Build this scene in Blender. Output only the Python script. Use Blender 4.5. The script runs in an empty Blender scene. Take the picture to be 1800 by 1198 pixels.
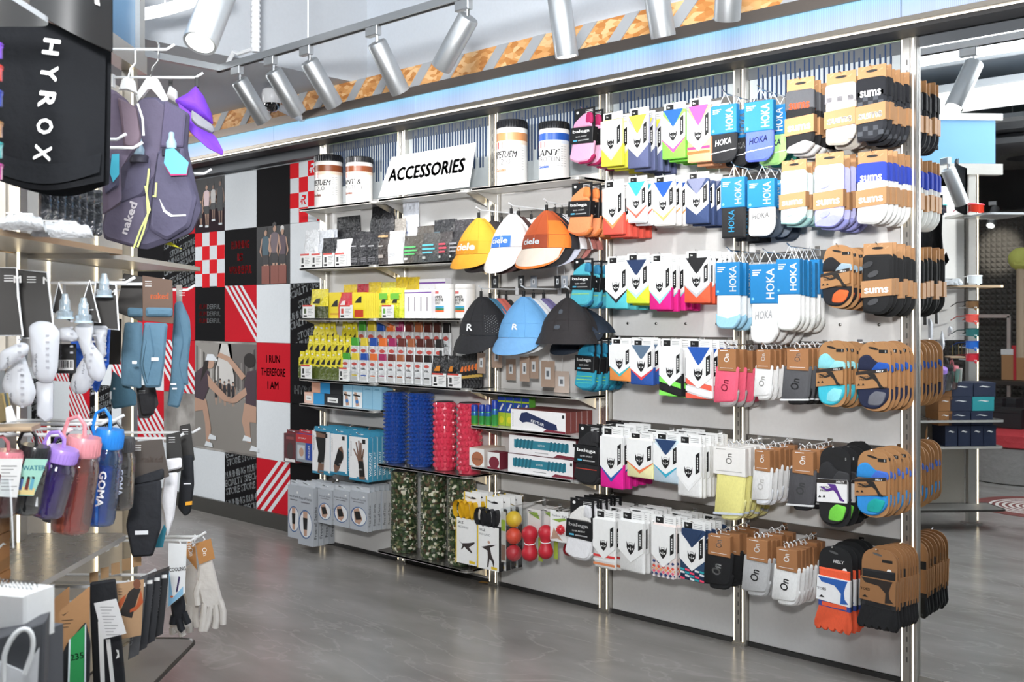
import bpy, math, random
from mathutils import Vector, Matrix
random.seed(7)
PI = math.pi
C = bpy.context.scene.collection
# ---------------------------------------------------------------- camera, world, lights, exposure
F, HC = 1850.0, 1.535                     # focal length in pixels of the 1800 wide frame, eye height
CX, CY = 5.784, -4.338
FW = (-0.6836, 0.7303); RT = (0.7303, 0.6836)
sc = bpy.context.scene
cd = bpy.data.cameras.new('camera'); co = bpy.data.objects.new('camera', cd); C.objects.link(co)
co.location = (CX, CY, HC); co.rotation_euler = (PI/2, 0, math.atan2(-FW[0], FW[1]))
cd.sensor_width = 36; cd.lens = F/1800*36; cd.shift_y = -43/1800
cd.clip_start = .05
cd.dof.use_dof = True; cd.dof.focus_distance = 5.2; cd.dof.aperture_fstop = 5.6
sc.camera = co
sc.view_settings.view_transform = 'Standard'
try: sc.view_settings.look = 'None'
except Exception: pass
sc.view_settings.exposure = 0.0; sc.view_settings.gamma = 1; sc.view_settings.use_curve_mapping = False
w = bpy.data.worlds.new('world'); sc.world = w; w.use_nodes = True
w.node_tree.nodes['Background'].inputs[0].default_value = (.85, .92, 1, 1)
w.node_tree.nodes['Background'].inputs[1].default_value = .32

def area(name, loc, size, power, col=(1, 1, 1), rot=(0, 0, 0), sizey=None, spread=PI):
    l = bpy.data.lights.new(name, 'AREA'); l.energy = power; l.color = col; l.size = size
    if sizey: l.shape = 'RECTANGLE'; l.size_y = sizey
    l.spread = spread
    o = bpy.data.objects.new(name, l); C.objects.link(o); o.location = loc; o.rotation_euler = rot
    return o
def aim(o, p):
    d = Vector(p) - o.location; o.rotation_euler = d.to_track_quat('-Z', 'Y').to_euler()
# fill lights added near the ceiling, out of view, and the photographer's flash, held above the camera and tipped up
area('added_ceiling_fill', (3.0, -3.4, 3.52), 2.6, 36, (.97, .99, 1), (0, 0, 0), 1.2)
area('added_ceiling_fill', (5.6, -2.0, 3.52), 2.2, 46, (.97, .99, 1), (0, 0, 0), 1.2)
area('added_ceiling_fill', (-2.7, -2.1, 2.98), 2.6, 190, (.97, .99, 1), (.3, -.25, 0), 1.0)  # added fill for the mural side, kept outside the frame
fl = area('flash_light', (5.95, -4.75, 2.25), .4, 236, (1, 1, 1), spread=math.radians(121)); aim(fl, (2.0, -1.0, 5.6))

def at(px, py, Y):
    """the world point that lies at depth plane y = Y"""
    a = (px-900)/F; dx = FW[0]+a*RT[0]; dy = FW[1]+a*RT[1]; t = (Y-CY)/dy
    return Vector((CX+dx*t, Y, HC+(556-py)/F*t))
def cam(px, py, Z):
    """the world point at distance Z along the viewing direction"""
    X = (px-900)/F*Z
    return Vector((CX+FW[0]*Z+RT[0]*X, CY+FW[1]*Z+RT[1]*X, HC+(556-py)/F*Z))

# ---------------------------------------------------------------- materials
def lin(h):
    h = h.lstrip('#'); h = h if len(h) == 6 else ''.join(c*2 for c in h); r = []
    for i in (0, 2, 4):
        c = int(h[i:i+2], 16)/255; r.append(c/12.92 if c <= .04045 else ((c+.055)/1.055)**2.4)
    return (*r, 1)
_m = {}
def mat(hexc, rough=.55, metal=0, kind='', emit=0, trans=0, alpha=1, coat=0, spec=.5):
    k = (hexc, rough, metal, kind, emit, trans, alpha, coat, spec)
    if k in _m: return _m[k]
    m = bpy.data.materials.new((kind or 'plain')+'_'+hexc.lstrip('#')); m.use_nodes = True
    nt = m.node_tree; N = nt.nodes; L = nt.links; b = N['Principled BSDF']
    c = lin(hexc)
    b.inputs['Base Color'].default_value = c; b.inputs['Roughness'].default_value = rough
    b.inputs['Metallic'].default_value = metal; b.inputs['Specular IOR Level'].default_value = spec
    if emit: b.inputs['Emission Color'].default_value = c; b.inputs['Emission Strength'].default_value = emit
    if trans: b.inputs['Transmission Weight'].default_value = trans; b.inputs['IOR'].default_value = 1.2
    if alpha < 1: b.inputs['Alpha'].default_value = alpha
    if coat: b.inputs['Coat Weight'].default_value = coat
    def tex(scale, vec=None, detail=3):
        n = N.new('ShaderNodeTexNoise'); n.inputs['Scale'].default_value = scale; n.inputs['Detail'].default_value = detail
        t = N.new('ShaderNodeTexCoord'); mp = N.new('ShaderNodeMapping')
        if vec: mp.inputs['Scale'].default_value = vec
        L.new(t.outputs['Object'], mp.inputs['Vector']); L.new(mp.outputs['Vector'], n.inputs['Vector']); return n
    def vary(n, lo, hi):
        r = N.new('ShaderNodeMapRange'); r.inputs[3].default_value = lo; r.inputs[4].default_value = hi
        L.new(n.outputs[0], r.inputs[0])
        mx = N.new('ShaderNodeMix'); mx.data_type = 'RGBA'; mx.blend_type = 'MULTIPLY'; mx.inputs[0].default_value = 1
        mx.inputs[6].default_value = c; L.new(r.outputs[0], mx.inputs[7]); L.new(mx.outputs[2], b.inputs['Base Color'])
    def bump(n, s, d=.002):
        q = N.new('ShaderNodeBump'); q.inputs['Strength'].default_value = s; q.inputs['Distance'].default_value = d
        L.new(n.outputs[0], q.inputs['Height']); L.new(q.outputs[0], b.inputs['Normal'])
    if kind == 'knit':
        n = tex(220, (1, 1, .35)); vary(n, .86, 1.1); bump(n, .5)
    elif kind == 'cloth':
        n = tex(18); vary(n, .88, 1.08); bump(n, .35, .02)
    elif kind == 'card':
        n = tex(60); vary(n, .95, 1.04)
    elif kind == 'steel':
        n = tex(30, (1, 1, 40), 2); vary(n, .88, 1.08); bump(n, .08)
        r = N.new('ShaderNodeMapRange'); r.inputs[3].default_value = rough*.8; r.inputs[4].default_value = rough*1.3
        L.new(n.outputs[0], r.inputs[0]); L.new(r.outputs[0], b.inputs['Roughness'])
    elif kind == 'film':
        n = tex(35, (1, 1, 1), 4); bump(n, .9, .02); vary(n, .9, 1.1)
    _m[k] = m; return m
def ramp_mat(name, stops, scale, rough=.6, detail=4, voronoi=False, vec=(1, 1, 1), const=False, bump=0):
    if name in _m: return _m[name]
    m = bpy.data.materials.new(name); m.use_nodes = True; nt = m.node_tree; N = nt.nodes; L = nt.links; b = N['Principled BSDF']
    t = N.new('ShaderNodeTexCoord'); mp = N.new('ShaderNodeMapping'); mp.inputs['Scale'].default_value = vec
    n = N.new('ShaderNodeTexVoronoi' if voronoi else 'ShaderNodeTexNoise'); n.inputs['Scale'].default_value = scale
    if not voronoi: n.inputs['Detail'].default_value = detail
    L.new(t.outputs['Object'], mp.inputs[0]); L.new(mp.outputs[0], n.inputs['Vector'])
    r = N.new('ShaderNodeValToRGB'); e = r.color_ramp.elements
    if const: r.color_ramp.interpolation = 'CONSTANT'
    while len(e) < len(stops): e.new(.5)
    for q, (p, h) in zip(e, stops): q.position = p; q.color = lin(h)
    if voronoi:
        s = N.new('ShaderNodeSeparateColor'); L.new(n.outputs['Color'], s.inputs[0]); L.new(s.outputs[0], r.inputs[0])
    else: L.new(n.outputs[0], r.inputs[0])
    L.new(r.outputs[0], b.inputs['Base Color']); b.inputs['Roughness'].default_value = rough
    if bump:
        q = N.new('ShaderNodeBump'); q.inputs['Strength'].default_value = bump; q.inputs['Distance'].default_value = .01
        L.new(n.outputs[0], q.inputs['Height']); L.new(q.outputs[0], b.inputs['Normal'])
    _m[name] = m; return m

# ---------------------------------------------------------------- mesh building
_txt = {}
def text_mesh(body, bold):
    k = (body, bold)
    if k not in _txt:
        cu = bpy.data.curves.new('t', 'FONT'); cu.body = body; cu.resolution_u = 2; cu.align_x = 'CENTER'
        o = bpy.data.objects.new('t', cu)
        me = o.to_mesh()
        v = [(p.co.x, p.co.y) for p in me.vertices]; f = [tuple(q.vertices) for q in me.polygons]
        x0 = min(p[0] for p in v); x1 = max(p[0] for p in v); z0 = min(p[1] for p in v); z1 = max(p[1] for p in v)
        v = [(p[0]-(x0+x1)/2, p[1]-(z0+z1)/2) for p in v]
        if bold:      # heavier strokes: the outline laid down again beside itself
            n = len(v); b0, f0 = v, f; v = []; f = []
            for i, (dx, dz) in enumerate(((-1, 0), (0, .8), (1, 0), (0, -.8))):
                v += [(a+dx*bold*1.1, c+dz*bold*1.1) for a, c in b0]; f += [tuple(j+i*n for j in q) for q in f0]
        _txt[k] = (v, f, x1-x0, z1-z0); o.to_mesh_clear(); bpy.data.objects.remove(o); bpy.data.curves.remove(cu)
    return _txt[k]
class MB:
    def __init__(s): s.v = []; s.f = []; s.mi = []; s.sm = []; s.ms = []; s.X = None
    def slot(s, m):
        if m not in s.ms: s.ms.append(m)
        return s.ms.index(m)
    def add(s, vs, fs, m, smooth=False):
        b = len(s.v)
        s.v += [tuple(s.X @ Vector(p)) for p in vs] if s.X else [tuple(p) for p in vs]
        single = not isinstance(m, list); k = s.slot(m) if single else None
        for i, f in enumerate(fs):
            s.f.append(tuple(b+j for j in f)); s.mi.append(k if single else s.slot(m[i])); s.sm.append(smooth)
        return s
    def box(s, x0, x1, y0, y1, z0, z1, m, bev=0):
        if bev: return s.prism([(x0, z0), (x1, z0), (x1, z1), (x0, z1)], y0, y1, m, bev)
        v = [(x, y, z) for z in (z0, z1) for y in (y0, y1) for x in (x0, x1)]
        return s.add(v, [(0, 2, 3, 1), (4, 5, 7, 6), (0, 1, 5, 4), (2, 6, 7, 3), (0, 4, 6, 2), (1, 3, 7, 5)], m)
    def prism(s, pts, y0, y1, m, bev=0, smooth=False, mf=None):
        """outline in (x, z), counter-clockwise from the front (-y); y0 is the front"""
        n = len(pts)
        if bev:
            xs = [p[0] for p in pts]; zs = [p[1] for p in pts]
            cx = (min(xs)+max(xs))/2; cz = (min(zs)+max(zs))/2; W = max(1e-6, max(xs)-min(xs)); H = max(1e-6, max(zs)-min(zs))
            sx = max(.2, 1-2*bev/W); sz = max(.2, 1-2*bev/H); by = min(bev, (y1-y0)/2)
            q = [(cx+(p[0]-cx)*sx, cz+(p[1]-cz)*sz) for p in pts]
            rings = [(q, y0), (pts, y0+by), (pts, y1-by), (q, y1)]
        else: rings = [(pts, y0), (pts, y1)]
        v = [(p[0], y, p[1]) for r, y in rings for p in r]
        f = [tuple(range(n))]
        for k in range(len(rings)-1):
            for i in range(n):
                j = (i+1) % n; f.append((k*n+j, k*n+i, (k+1)*n+i, (k+1)*n+j))
        f.append(tuple(reversed(range((len(rings)-1)*n, len(rings)*n))))
        mm = m if mf is None else [mf]+[m]*(len(f)-1)
        return s.add(v, f, mm, smooth)
    def flat(s, pts, y, m): return s.add([(p[0], y, p[1]) for p in pts], [tuple(range(len(pts)))], m)
    def rect(s, x0, x1, z0, z1, y, m): return s.flat([(x0, z0), (x1, z0), (x1, z1), (x0, z1)], y, m)
    def disc(s, cx, cz, rx, rz, y, m, n=16, rot=0):
        c, q = math.cos(rot), math.sin(rot)
        return s.flat([(cx+rx*math.cos(2*PI*i/n)*c-rz*math.sin(2*PI*i/n)*q, cz+rx*math.cos(2*PI*i/n)*q+rz*math.sin(2*PI*i/n)*c) for i in range(n)], y, m)
    def tube(s, path, r, m, n=8, closed=False):
        P = [Vector(p) for p in path]; v = []; k = len(P); up = None
        R = r if isinstance(r, (list, tuple)) else [r]*k
        for i, p in enumerate(P):
            a = P[i-1] if (i or closed) else p; b = P[(i+1) % k] if (i < k-1 or closed) else p
            d = (b-a).normalized()
            if up is None: up = d.orthogonal().normalized()
            up = (up-d*up.dot(d))
            up = up.normalized() if up.length > 1e-6 else d.orthogonal().normalized()
            q = d.cross(up)
            for j in range(n):
                t = 2*PI*j/n; v.append(p+up*(R[i]*math.cos(t))+q*(R[i]*math.sin(t)))
        f = []
        for i in range(k if closed else k-1):
            for j in range(n):
                a = i*n+j; b = i*n+(j+1) % n; c = ((i+1) % k)*n+(j+1) % n; d = ((i+1) % k)*n+j
                f.append((a, b, c, d))
        if not closed: f.append(tuple(reversed(range(n)))); f.append(tuple(range((k-1)*n, k*n)))
        return s.add(v, f, m, True)
    def lathe(s, prof, m, n=20, org=(0, 0, 0)):
        """profile of (radius, z) from the bottom up; m may be one material or one for each ring"""
        v = [(org[0]+r*math.cos(2*PI*j/n), org[1]+r*math.sin(2*PI*j/n), org[2]+z) for r, z in prof for j in range(n)]
        f = []; ml = []
        for i in range(len(prof)-1):
            for j in range(n):
                f.append((i*n+j, i*n+(j+1) % n, (i+1)*n+(j+1) % n, (i+1)*n+j)); ml.append(m[i] if isinstance(m, list) else m)
        f.append(tuple(reversed(range(n)))); ml.append(m[0] if isinstance(m, list) else m)
        k = len(prof)-1; f.append(tuple(range(k*n, k*n+n))); ml.append(m[-1] if isinstance(m, list) else m)
        return s.add(v, f, ml, True)
    def grid(s, fn, nu, nv, m, smooth=True):
        """fn(u, v) for u, v in 0..1 gives a point; m may be a function (u, v) -> material"""
        v = [fn(i/nu, j/nv) for j in range(nv+1) for i in range(nu+1)]
        f = []; ml = []
        for j in range(nv):
            for i in range(nu):
                a = j*(nu+1)+i; f.append((a, a+1, a+nu+2, a+nu+1)); ml.append(m((i+.5)/nu, (j+.5)/nv) if callable(m) else m)
        return s.add(v, f, ml, smooth)
    def text(s, body, x, z, h, y, m, rot=0, shear=0, bold=0, width=None, cyl=0):
        v, f, W, H = text_mesh(body, bold); k = h/H; kx = k if width is None else width/W
        c, q = math.cos(rot), math.sin(rot); o = []
        for a, b in v:
            a = a*kx+b*k*shear; b *= k
            X = x+a*c-b*q; Z = z+a*q+b*c
            o.append((cyl*math.sin(X/cyl), -cyl*math.cos(X/cyl)+y, Z) if cyl else (X, y, Z))
        return s.add(o, f, m)
    def build(s, name, parent=None, loc=(0, 0, 0), rz=0, label=None):
        me = bpy.data.meshes.new(name); me.from_pydata(s.v, [], s.f)
        for m in s.ms: me.materials.append(m)
        me.polygons.foreach_set('material_index', s.mi); me.polygons.foreach_set('use_smooth', s.sm)
        if any(s.sm):
            try: me.set_sharp_from_angle(angle=math.radians(42))
            except Exception: pass
        me.update()
        o = bpy.data.objects.new(name, me); C.objects.link(o); o.location = loc; o.rotation_euler = (0, 0, rz)
        if parent: o.parent = parent
        if label: o['label'] = label
        return o
def tag(o, label=None, cat=None, group=None, kind=None):
    if label: o['label'] = label
    if cat: o['category'] = cat
    if group: o['group'] = group
    if kind: o['kind'] = kind
    return o
def thing(name, label, cat, loc=(0, 0, 0), rz=0, group=None, rx=0, ry=0):
    o = bpy.data.objects.new(name, None); C.objects.link(o); o.empty_display_size = .05
    o.location = loc; o.rotation_euler = (rx, ry, rz)
    return tag(o, label, cat, group)
_kids = {}
def dup(root, loc=None, rz=None, label=None, group=None, rx=None, ry=None):
    def cp(o, par):
        c = o.copy(); C.objects.link(c)
        if par: c.parent = par
        for ch in list(o.children): cp(ch, c)
        return c
    r = cp(root, None)
    if loc is not None: r.location = loc
    e = list(root.rotation_euler)
    r.rotation_euler = (e[0] if rx is None else rx, e[1] if ry is None else ry, e[2] if rz is None else rz)
    if label: r['label'] = label
    if group: r['group'] = group
    elif 'group' in r: del r['group']
    return r
def part(parent, name, mesh_obj, loc=(0, 0, 0), rot=(0, 0, 0)):
    """another child that shares the mesh of an earlier piece"""
    o = bpy.data.objects.new(name, mesh_obj.data); C.objects.link(o); o.parent = parent; o.location = loc; o.rotation_euler = rot
    return o
def rpoly(pts, r, n=4):
    """an outline with rounded corners; r is one radius or one for each corner"""
    out = []; k = len(pts)
    for i in range(k):
        R = r[i] if isinstance(r, (list, tuple)) else r
        p = Vector(pts[i]); a = Vector(pts[i-1])-p; b = Vector(pts[(i+1) % k])-p
        if R <= 0: out.append(tuple(p)); continue
        d = min(R, a.length*.49, b.length*.49); A = p+a.normalized()*d; B = p+b.normalized()*d
        for j in range(n+1):
            t = j/n; q = A*(1-t)**2+p*2*t*(1-t)+B*t*t; out.append((q.x, q.y))
    return out
def film(name, tint='#ffffff', gloss=.1, rough=.06, dens=0.0):
    """thin clear plastic: mostly see-through, tinted, with a glossy film of reflection"""
    if name in _m: return _m[name]
    m = bpy.data.materials.new(name); m.use_nodes = True; nt = m.node_tree; N = nt.nodes; L = nt.links
    N.remove(N['Principled BSDF']); out = N['Material Output']
    t = N.new('ShaderNodeBsdfTransparent'); t.inputs[0].default_value = lin(tint)
    g = N.new('ShaderNodeBsdfGlossy'); g.inputs['Roughness'].default_value = rough; g.inputs['Color'].default_value = (1, 1, 1, 1)
    d = N.new('ShaderNodeBsdfDiffuse'); d.inputs[0].default_value = lin(tint)
    a = N.new('ShaderNodeMixShader'); a.inputs[0].default_value = dens; L.new(t.outputs[0], a.inputs[1]); L.new(d.outputs[0], a.inputs[2])
    x = N.new('ShaderNodeMixShader'); lw = N.new('ShaderNodeLayerWeight'); lw.inputs[0].default_value = .25
    mr = N.new('ShaderNodeMapRange'); mr.inputs[3].default_value = gloss*.5; mr.inputs[4].default_value = min(1, gloss*4)
    tc = N.new('ShaderNodeTexCoord'); n = N.new('ShaderNodeTexNoise'); n.inputs['Scale'].default_value = 30; q = N.new('ShaderNodeBump'); q.inputs['Strength'].default_value = .25; q.inputs['Distance'].default_value = .01
    L.new(tc.outputs['Object'], n.inputs['Vector']); L.new(n.outputs[0], q.inputs['Height']); L.new(q.outputs[0], g.inputs['Normal'])
    L.new(lw.outputs['Facing'], mr.inputs[0]); L.new(mr.outputs[0], x.inputs[0]); L.new(a.outputs[0], x.inputs[1]); L.new(g.outputs[0], x.inputs[2]); L.new(x.outputs[0], out.inputs[0])
    _m[name] = m; return m
WHITE = mat('#f4f4f2', .5, kind='card'); BLACK = mat('#17181a', .5, kind='card'); STEEL = mat('#cfccc6', .3, .9, 'steel')
KRAFT = mat('#b98a5e', .7, kind='card'); INK = mat('#141414', .6); CHROME = mat('#d8d8d8', .12, 1); WIRE = mat('#eceef0', .35)
CLEAR = film('clear_acrylic', '#f6f9fa', .07, .03, .0)
# ---------------------------------------------------------------- the setting
W = .8                                    # width of one bay of the display wall
fm = bpy.data.materials.new('floor_vinyl'); fm.use_nodes = True
N = fm.node_tree.nodes; L = fm.node_tree.links; b = N['Principled BSDF']
tc = N.new('ShaderNodeTexCoord'); n1 = N.new('ShaderNodeTexNoise'); n1.inputs['Scale'].default_value = 1.6; n1.inputs['Detail'].default_value = 8
mp = N.new('ShaderNodeMapping'); mp.inputs['Scale'].default_value = (1, 2.5, 1); mp.inputs['Rotation'].default_value = (0, 0, .5)
L.new(tc.outputs['Object'], mp.inputs[0]); L.new(mp.outputs[0], n1.inputs['Vector'])
r = N.new('ShaderNodeValToRGB'); r.color_ramp.elements[0].position = .3; r.color_ramp.elements[0].color = lin('#827e79')
r.color_ramp.elements[1].position = .72; r.color_ramp.elements[1].color = lin('#9c9894')
L.new(n1.outputs[0], r.inputs[0])
n2 = N.new('ShaderNodeTexNoise'); n2.inputs['Scale'].default_value = 1.1; n2.inputs['Detail'].default_value = 5; n2.inputs['Distortion'].default_value = 1.5
L.new(mp.outputs[0], n2.inputs['Vector'])
r2 = N.new('ShaderNodeValToRGB'); e = r2.color_ramp.elements; e[0].position = .485; e[0].color = (0, 0, 0, 1); e[1].position = .5; e[1].color = (.3, .3, .3, 1)
q = e.new(.515); q.color = (0, 0, 0, 1)
L.new(n2.outputs[0], r2.inputs[0])
mx = N.new('ShaderNodeMix'); mx.data_type = 'RGBA'; mx.inputs[7].default_value = lin('#b5b1ac')
L.new(r2.outputs[0], mx.inputs[0]); L.new(r.outputs[0], mx.inputs[6]); L.new(mx.outputs[2], b.inputs['Base Color'])
b.inputs['Roughness'].default_value = .24; b.inputs['Specular IOR Level'].default_value = .45
fl_ = MB().box(-7, 10, -11, 1.2, -.1, 0, fm).build('floor'); tag(fl_, kind='structure')
# large floor tiles: thin recessed joints
JT = mat('#77736f', .6)
wallm = mat('#d9dde0', .6, kind='card')
tag(MB().box(-7, 10, .09, .25, 0, 3.7, wallm).build('wall_back'), kind='structure')
tag(MB().box(-7.15, -7, -11, .25, 0, 3.7, wallm).build('wall_left'), kind='structure')
tag(MB().box(10, 10.15, -11, .25, 0, 3.7, wallm).build('wall_right'), kind='structure')
wr = tag(MB().box(-7.15, 10.15, -10.2, -10, 0, 3.7, mat('#4a4846', .8)).build('wall_rear'), kind='structure')
ceilm = mat('#cfd7df', .7, kind='card')
cl = tag(MB().box(-7, 10, -11, .2, 3.6, 3.7, ceilm).build('ceiling'), kind='structure')
beam = tag(MB().box(-4.5, .525, -4.6, -.02, 3.012, 3.6, mat('#bfc4ca', .7, kind='card')).build('trim_1'), kind='structure')
tag(MB().box(-7, 10, -.07, .09, 2.96, 3.6, mat('#d3dae2', .7, kind='card')).build('trim_2'), kind='structure')

# OSB fascia with grey diagonal stripes (each stripe a part)
OSB = ramp_mat('osb_board', [(.1, '#c07c3c'), (.35, '#d99a58'), (.6, '#e4aa6c'), (.85, '#efc48e')], 22, .65, voronoi=True, vec=(1, 1, 2.2))
fas = thing('chipboard_fascia', 'long chipboard fascia with grey diagonal stripes above the light box', 'fascia')
za, zb = 2.888, 3.012
MB().box(-2.4, 5.4, -.2, -.08, za, zb, OSB).build('board', fas)
GP = mat('#a9acb0', .6)
xx = -2.3; i = 0
while xx < 5.3:
    MB().prism([(xx, za), (xx+.085, za), (xx+.205, zb), (xx+.12, zb)], -.206, -.2, GP).build('stripe', fas)
    xx += .262 if i % 2 else .345; i += 1
# brown metal trim + glowing light box + LED line
lb = thing('light_box', 'long glowing blue white light box running above the display wall', 'light box')
MB().box(-3.2, 5.6, -.225, -.02, 2.83, 2.884, mat('#7a7068', .3, .9, 'steel')).build('top_trim', lb)
gm = bpy.data.materials.new('light_box_glow'); gm.use_nodes = True
N = gm.node_tree.nodes; L = gm.node_tree.links; b = N['Principled BSDF']
tc = N.new('ShaderNodeTexCoord'); wv = N.new('ShaderNodeTexWave'); wv.inputs['Scale'].default_value = 40; wv.bands_direction = 'X'
L.new(tc.outputs['Object'], wv.inputs['Vector'])
mr = N.new('ShaderNodeMapRange'); mr.inputs[3].default_value = .78; mr.inputs[4].default_value = 1.08; L.new(wv.outputs['Fac'], mr.inputs[0])
sx = N.new('ShaderNodeSeparateXYZ'); L.new(tc.outputs['Object'], sx.inputs[0])
rp = N.new('ShaderNodeMapRange'); rp.inputs[1].default_value = 2.73; rp.inputs[2].default_value = 2.83; L.new(sx.outputs['Z'], rp.inputs[0])
cr = N.new('ShaderNodeValToRGB'); e = cr.color_ramp.elements; e[0].color = lin('#b9c9ec'); e[0].position = 0; e[1].color = lin('#8fd4f6'); e[1].position = 1
q = e.new(.5); q.color = lin('#a9c8f2')
L.new(rp.outputs[0], cr.inputs[0]); L.new(cr.outputs[0], b.inputs['Emission Color']); L.new(mr.outputs[0], b.inputs['Emission Strength'])
b.inputs['Base Color'].default_value = (.12, .14, .16, 1); b.inputs['Roughness'].default_value = .25
x = -3.2
while x < 5.6:
    x2 = min(x+1.45, 5.6)
    MB().prism([(0, 0), (x2-x-.006, 0), (x2-x-.006, .1), (0, .1)], -.212, -.2, gm).build('diffuser_panel', lb)
    o = C.objects[-1]; o.data.transform(Matrix.Translation((x, 0, 2.73))); x = x2
MB().box(-3.2, 5.6, -.215, -.02, 2.708, 2.728, mat('#8c857b', .35, .8, 'steel')).build('bottom_trim', lb)
MB().box(-3.2, 5.6, -.19, -.18, 2.704, 2.708, mat('#fff6e6', .4, emit=3)).build('light_strip', lb)
MB().box(-3.2, 5.6, -.165, -.035, 2.69, 2.708, mat('#26272b', .6)).build('back_trim', lb)

# mural wall: a chequer of printed panels
s = .427
xr = [at(px, 600, .07).x for px in (237, 288, 343, 395, 451, 510)]
xs = xr+[xr[-1]+s, xr[-1]+2*s]
xs = [xr[0]-5*s, xr[0]-4*s, xr[0]-3*s, xr[0]-2*s, xr[0]-s]+xs
def col_rows(px):    # z of the joints below the top edge, at this column
    return None
MW = mat('#e9eef2', .8, kind='card', spec=.15); MK = mat('#161517', .8, kind='card', spec=.12); MR = mat('#cf1f2e', .8, kind='card', spec=.12); MRB = mat('#e8222c', .8, spec=.12)
mural = thing('mural_wall', 'wall mural of red, black and white printed panels left of the shelving', 'mural')
ZT = at(510, 288, .07).z; ZB = at(451, 898, .07).z
rows = [ZT-i*s for i in range(6)]
def logo_R(m, x, z, h, y, c):
    """slanted speed-line R emblem"""
    k = h
    m.flat([(x-.18*k, z+.5*k), (x-.28*k, z+.3*k), (x+.12*k, z+.3*k), (x+.1*k, z+.06*k), (x-.4*k, z+.06*k), (x-.45*k, z-.06*k), (x+.2*k, z-.06*k), (x+.42*k, z+.1*k), (x+.48*k, z+.42*k), (x+.4*k, z+.5*k)], y, c)
    m.flat([(x-.5*k, z-.12*k), (x-.1*k, z-.12*k), (x-.14*k, z-.5*k), (x-.36*k, z-.5*k), (x-.3*k, z-.24*k), (x-.55*k, z-.24*k)], y, c)
    m.flat([(x-.02*k, z-.1*k), (x+.2*k, z-.1*k), (x+.5*k, z-.5*k), (x+.24*k, z-.5*k)], y, c)
def person_print(m, x, z, h, y, top, leg, skin, hair, lean=0, arm=1):
    """a standing runner of a printed photograph"""
    def P(*q): return [(x+(a+lean*b)*h, z+b*h) for a, b in q]
    m.flat(P((-.09, .46), (-.03, 0), (.0, 0), (.0, .4), (.03, .4), (.04, 0), (.08, 0), (.1, .46)), y, skin)
    m.flat(P((-.1, .3), (.11, .3), (.1, .5), (-.09, .5)), y-.0004, leg)
    m.flat(P((-.1, .48), (.1, .48), (.13, .8), (.04, .84), (-.04, .84), (-.13, .8)), y-.0008, top)
    m.flat(P((.1, .8), (.13, .8), (.2, .55), (.12, .44), (.15, .56)), y-.001, skin)
    m.flat(P((-.1, .8), (-.13, .8), (-.2, .55), (-.12, .44), (-.15, .56)), y-.001, skin)
    m.disc(x+lean*.92*h, z+.92*h, .05*h, .075*h, y-.0011, skin, 12)
    m.flat(P((-.06, .9), (-.055, 1.0), (.0, 1.02), (.055, 1.0), (.06, .93), (0, .96)), y-.0015, hair)
def panel(i, j, w=1, h=1, base=MW, fn=None):
    x0, x1 = xs[i], xs[i+w]; z1 = ZT-j*s; z0 = ZT-(j+h)*s; z0 = max(z0, .1)
    m = MB(); m.box(x0+.0012, x1-.0012, .07, .09, z0+.0012, z1-.0012, base)
    if fn: fn(m, x0, x1, z0, z1)
    return m.build('printed_panel', mural)
Y = .0692
def chk(m, x0, x1, z0, z1, n=4, rows_=None, ph=0, c=None):
    d = (x1-x0)/n
    for a in range(n):
        for b_ in range(rows_ or n):
            if (a+b_+ph) % 2 == 0: m.rect(x0+a*d, x0+a*d+d, z1-b_*d-d, z1-b_*d, Y, c or MRB)
def clip_poly(p, x0, x1, z0, z1):
    for ax, lo, sg in ((0, x0, 1), (0, x1, -1), (1, z0, 1), (1, z1, -1)):
        o = []
        for k in range(len(p)):
            a, b_ = p[k-1], p[k]; da = (a[ax]-lo)*sg; db = (b_[ax]-lo)*sg
            if da*db < 0: t = da/(da-db); o.append((a[0]+(b_[0]-a[0])*t, a[1]+(b_[1]-a[1])*t))
            if db >= 0: o.append(b_)
        p = o
        if len(p) < 3: return None
    return p
def stripes(m, x0, x1, z0, z1, c, sl=1, k0=.0, n=4, wd=.1, gap=.18):
    w_ = x1-x0
    for k in range(n):
        a = k0+k*gap
        p = [(x0+w_*a, z1), (x0+w_*(a+wd), z1), (x0+w_*(a+wd+sl), z0), (x0+w_*(a+sl), z0)]
        if sl < 0: p = [(x0+w_*(a-sl), z1), (x0+w_*(a-sl+wd), z1), (x0+w_*(a+wd), z0), (x0+w_*a, z0)]
        p = clip_poly(p, x0, x1, z0, z1)
        if p: m.flat(p if sl > 0 or True else p, Y, c)
_words = ['STORE STORE', 'RUNNING RUNNING', 'SPECIALTY SPECIALTY']
def words(m, x0, x1, z0, z1, sh=0):
    """slanted lettering cut off at the panel edges"""
    k = 0; z = z1+.12
    while z > z0-.2:
        t = _words[(k+sh) % 3]; v, f, Wt, Ht = text_mesh(t, .022); h = .05; kk = h/Ht; q = .25
        c_, s_ = math.cos(q), math.sin(q); ox = x0+.2+((k*.07) % .11); oz = z
        for fc in f:
            p = []
            for a in fc:
                u, w_ = v[a]; u *= kk*.92; w_ *= kk; p.append((ox+u*c_-w_*s_*.5, oz+u*s_+w_*c_))
            p = clip_poly(p, x0+.004, x1-.004, z0+.004, z1-.004)
            if p: m.flat(p, Y, MW)
        z -= .0745; k += 1
def say(lines, c, h=.056, dz=.095, bold=.02, zz=.5):
    def fn(m, x0, x1, z0, z1):
        n = len(lines)
        for k, t in enumerate(lines): m.text(t, (x0+x1)/2, z0+(z1-z0)*zz+((n-1)/2-k)*dz, h, Y, c, bold=bold, width=.034*len(t))
    return fn
GREYP = ramp_mat('photo_street', [(.25, '#5a5653'), (.5, '#8f8a85'), (.75, '#c9c5c0')], 3.5, .6, 6)
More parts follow.
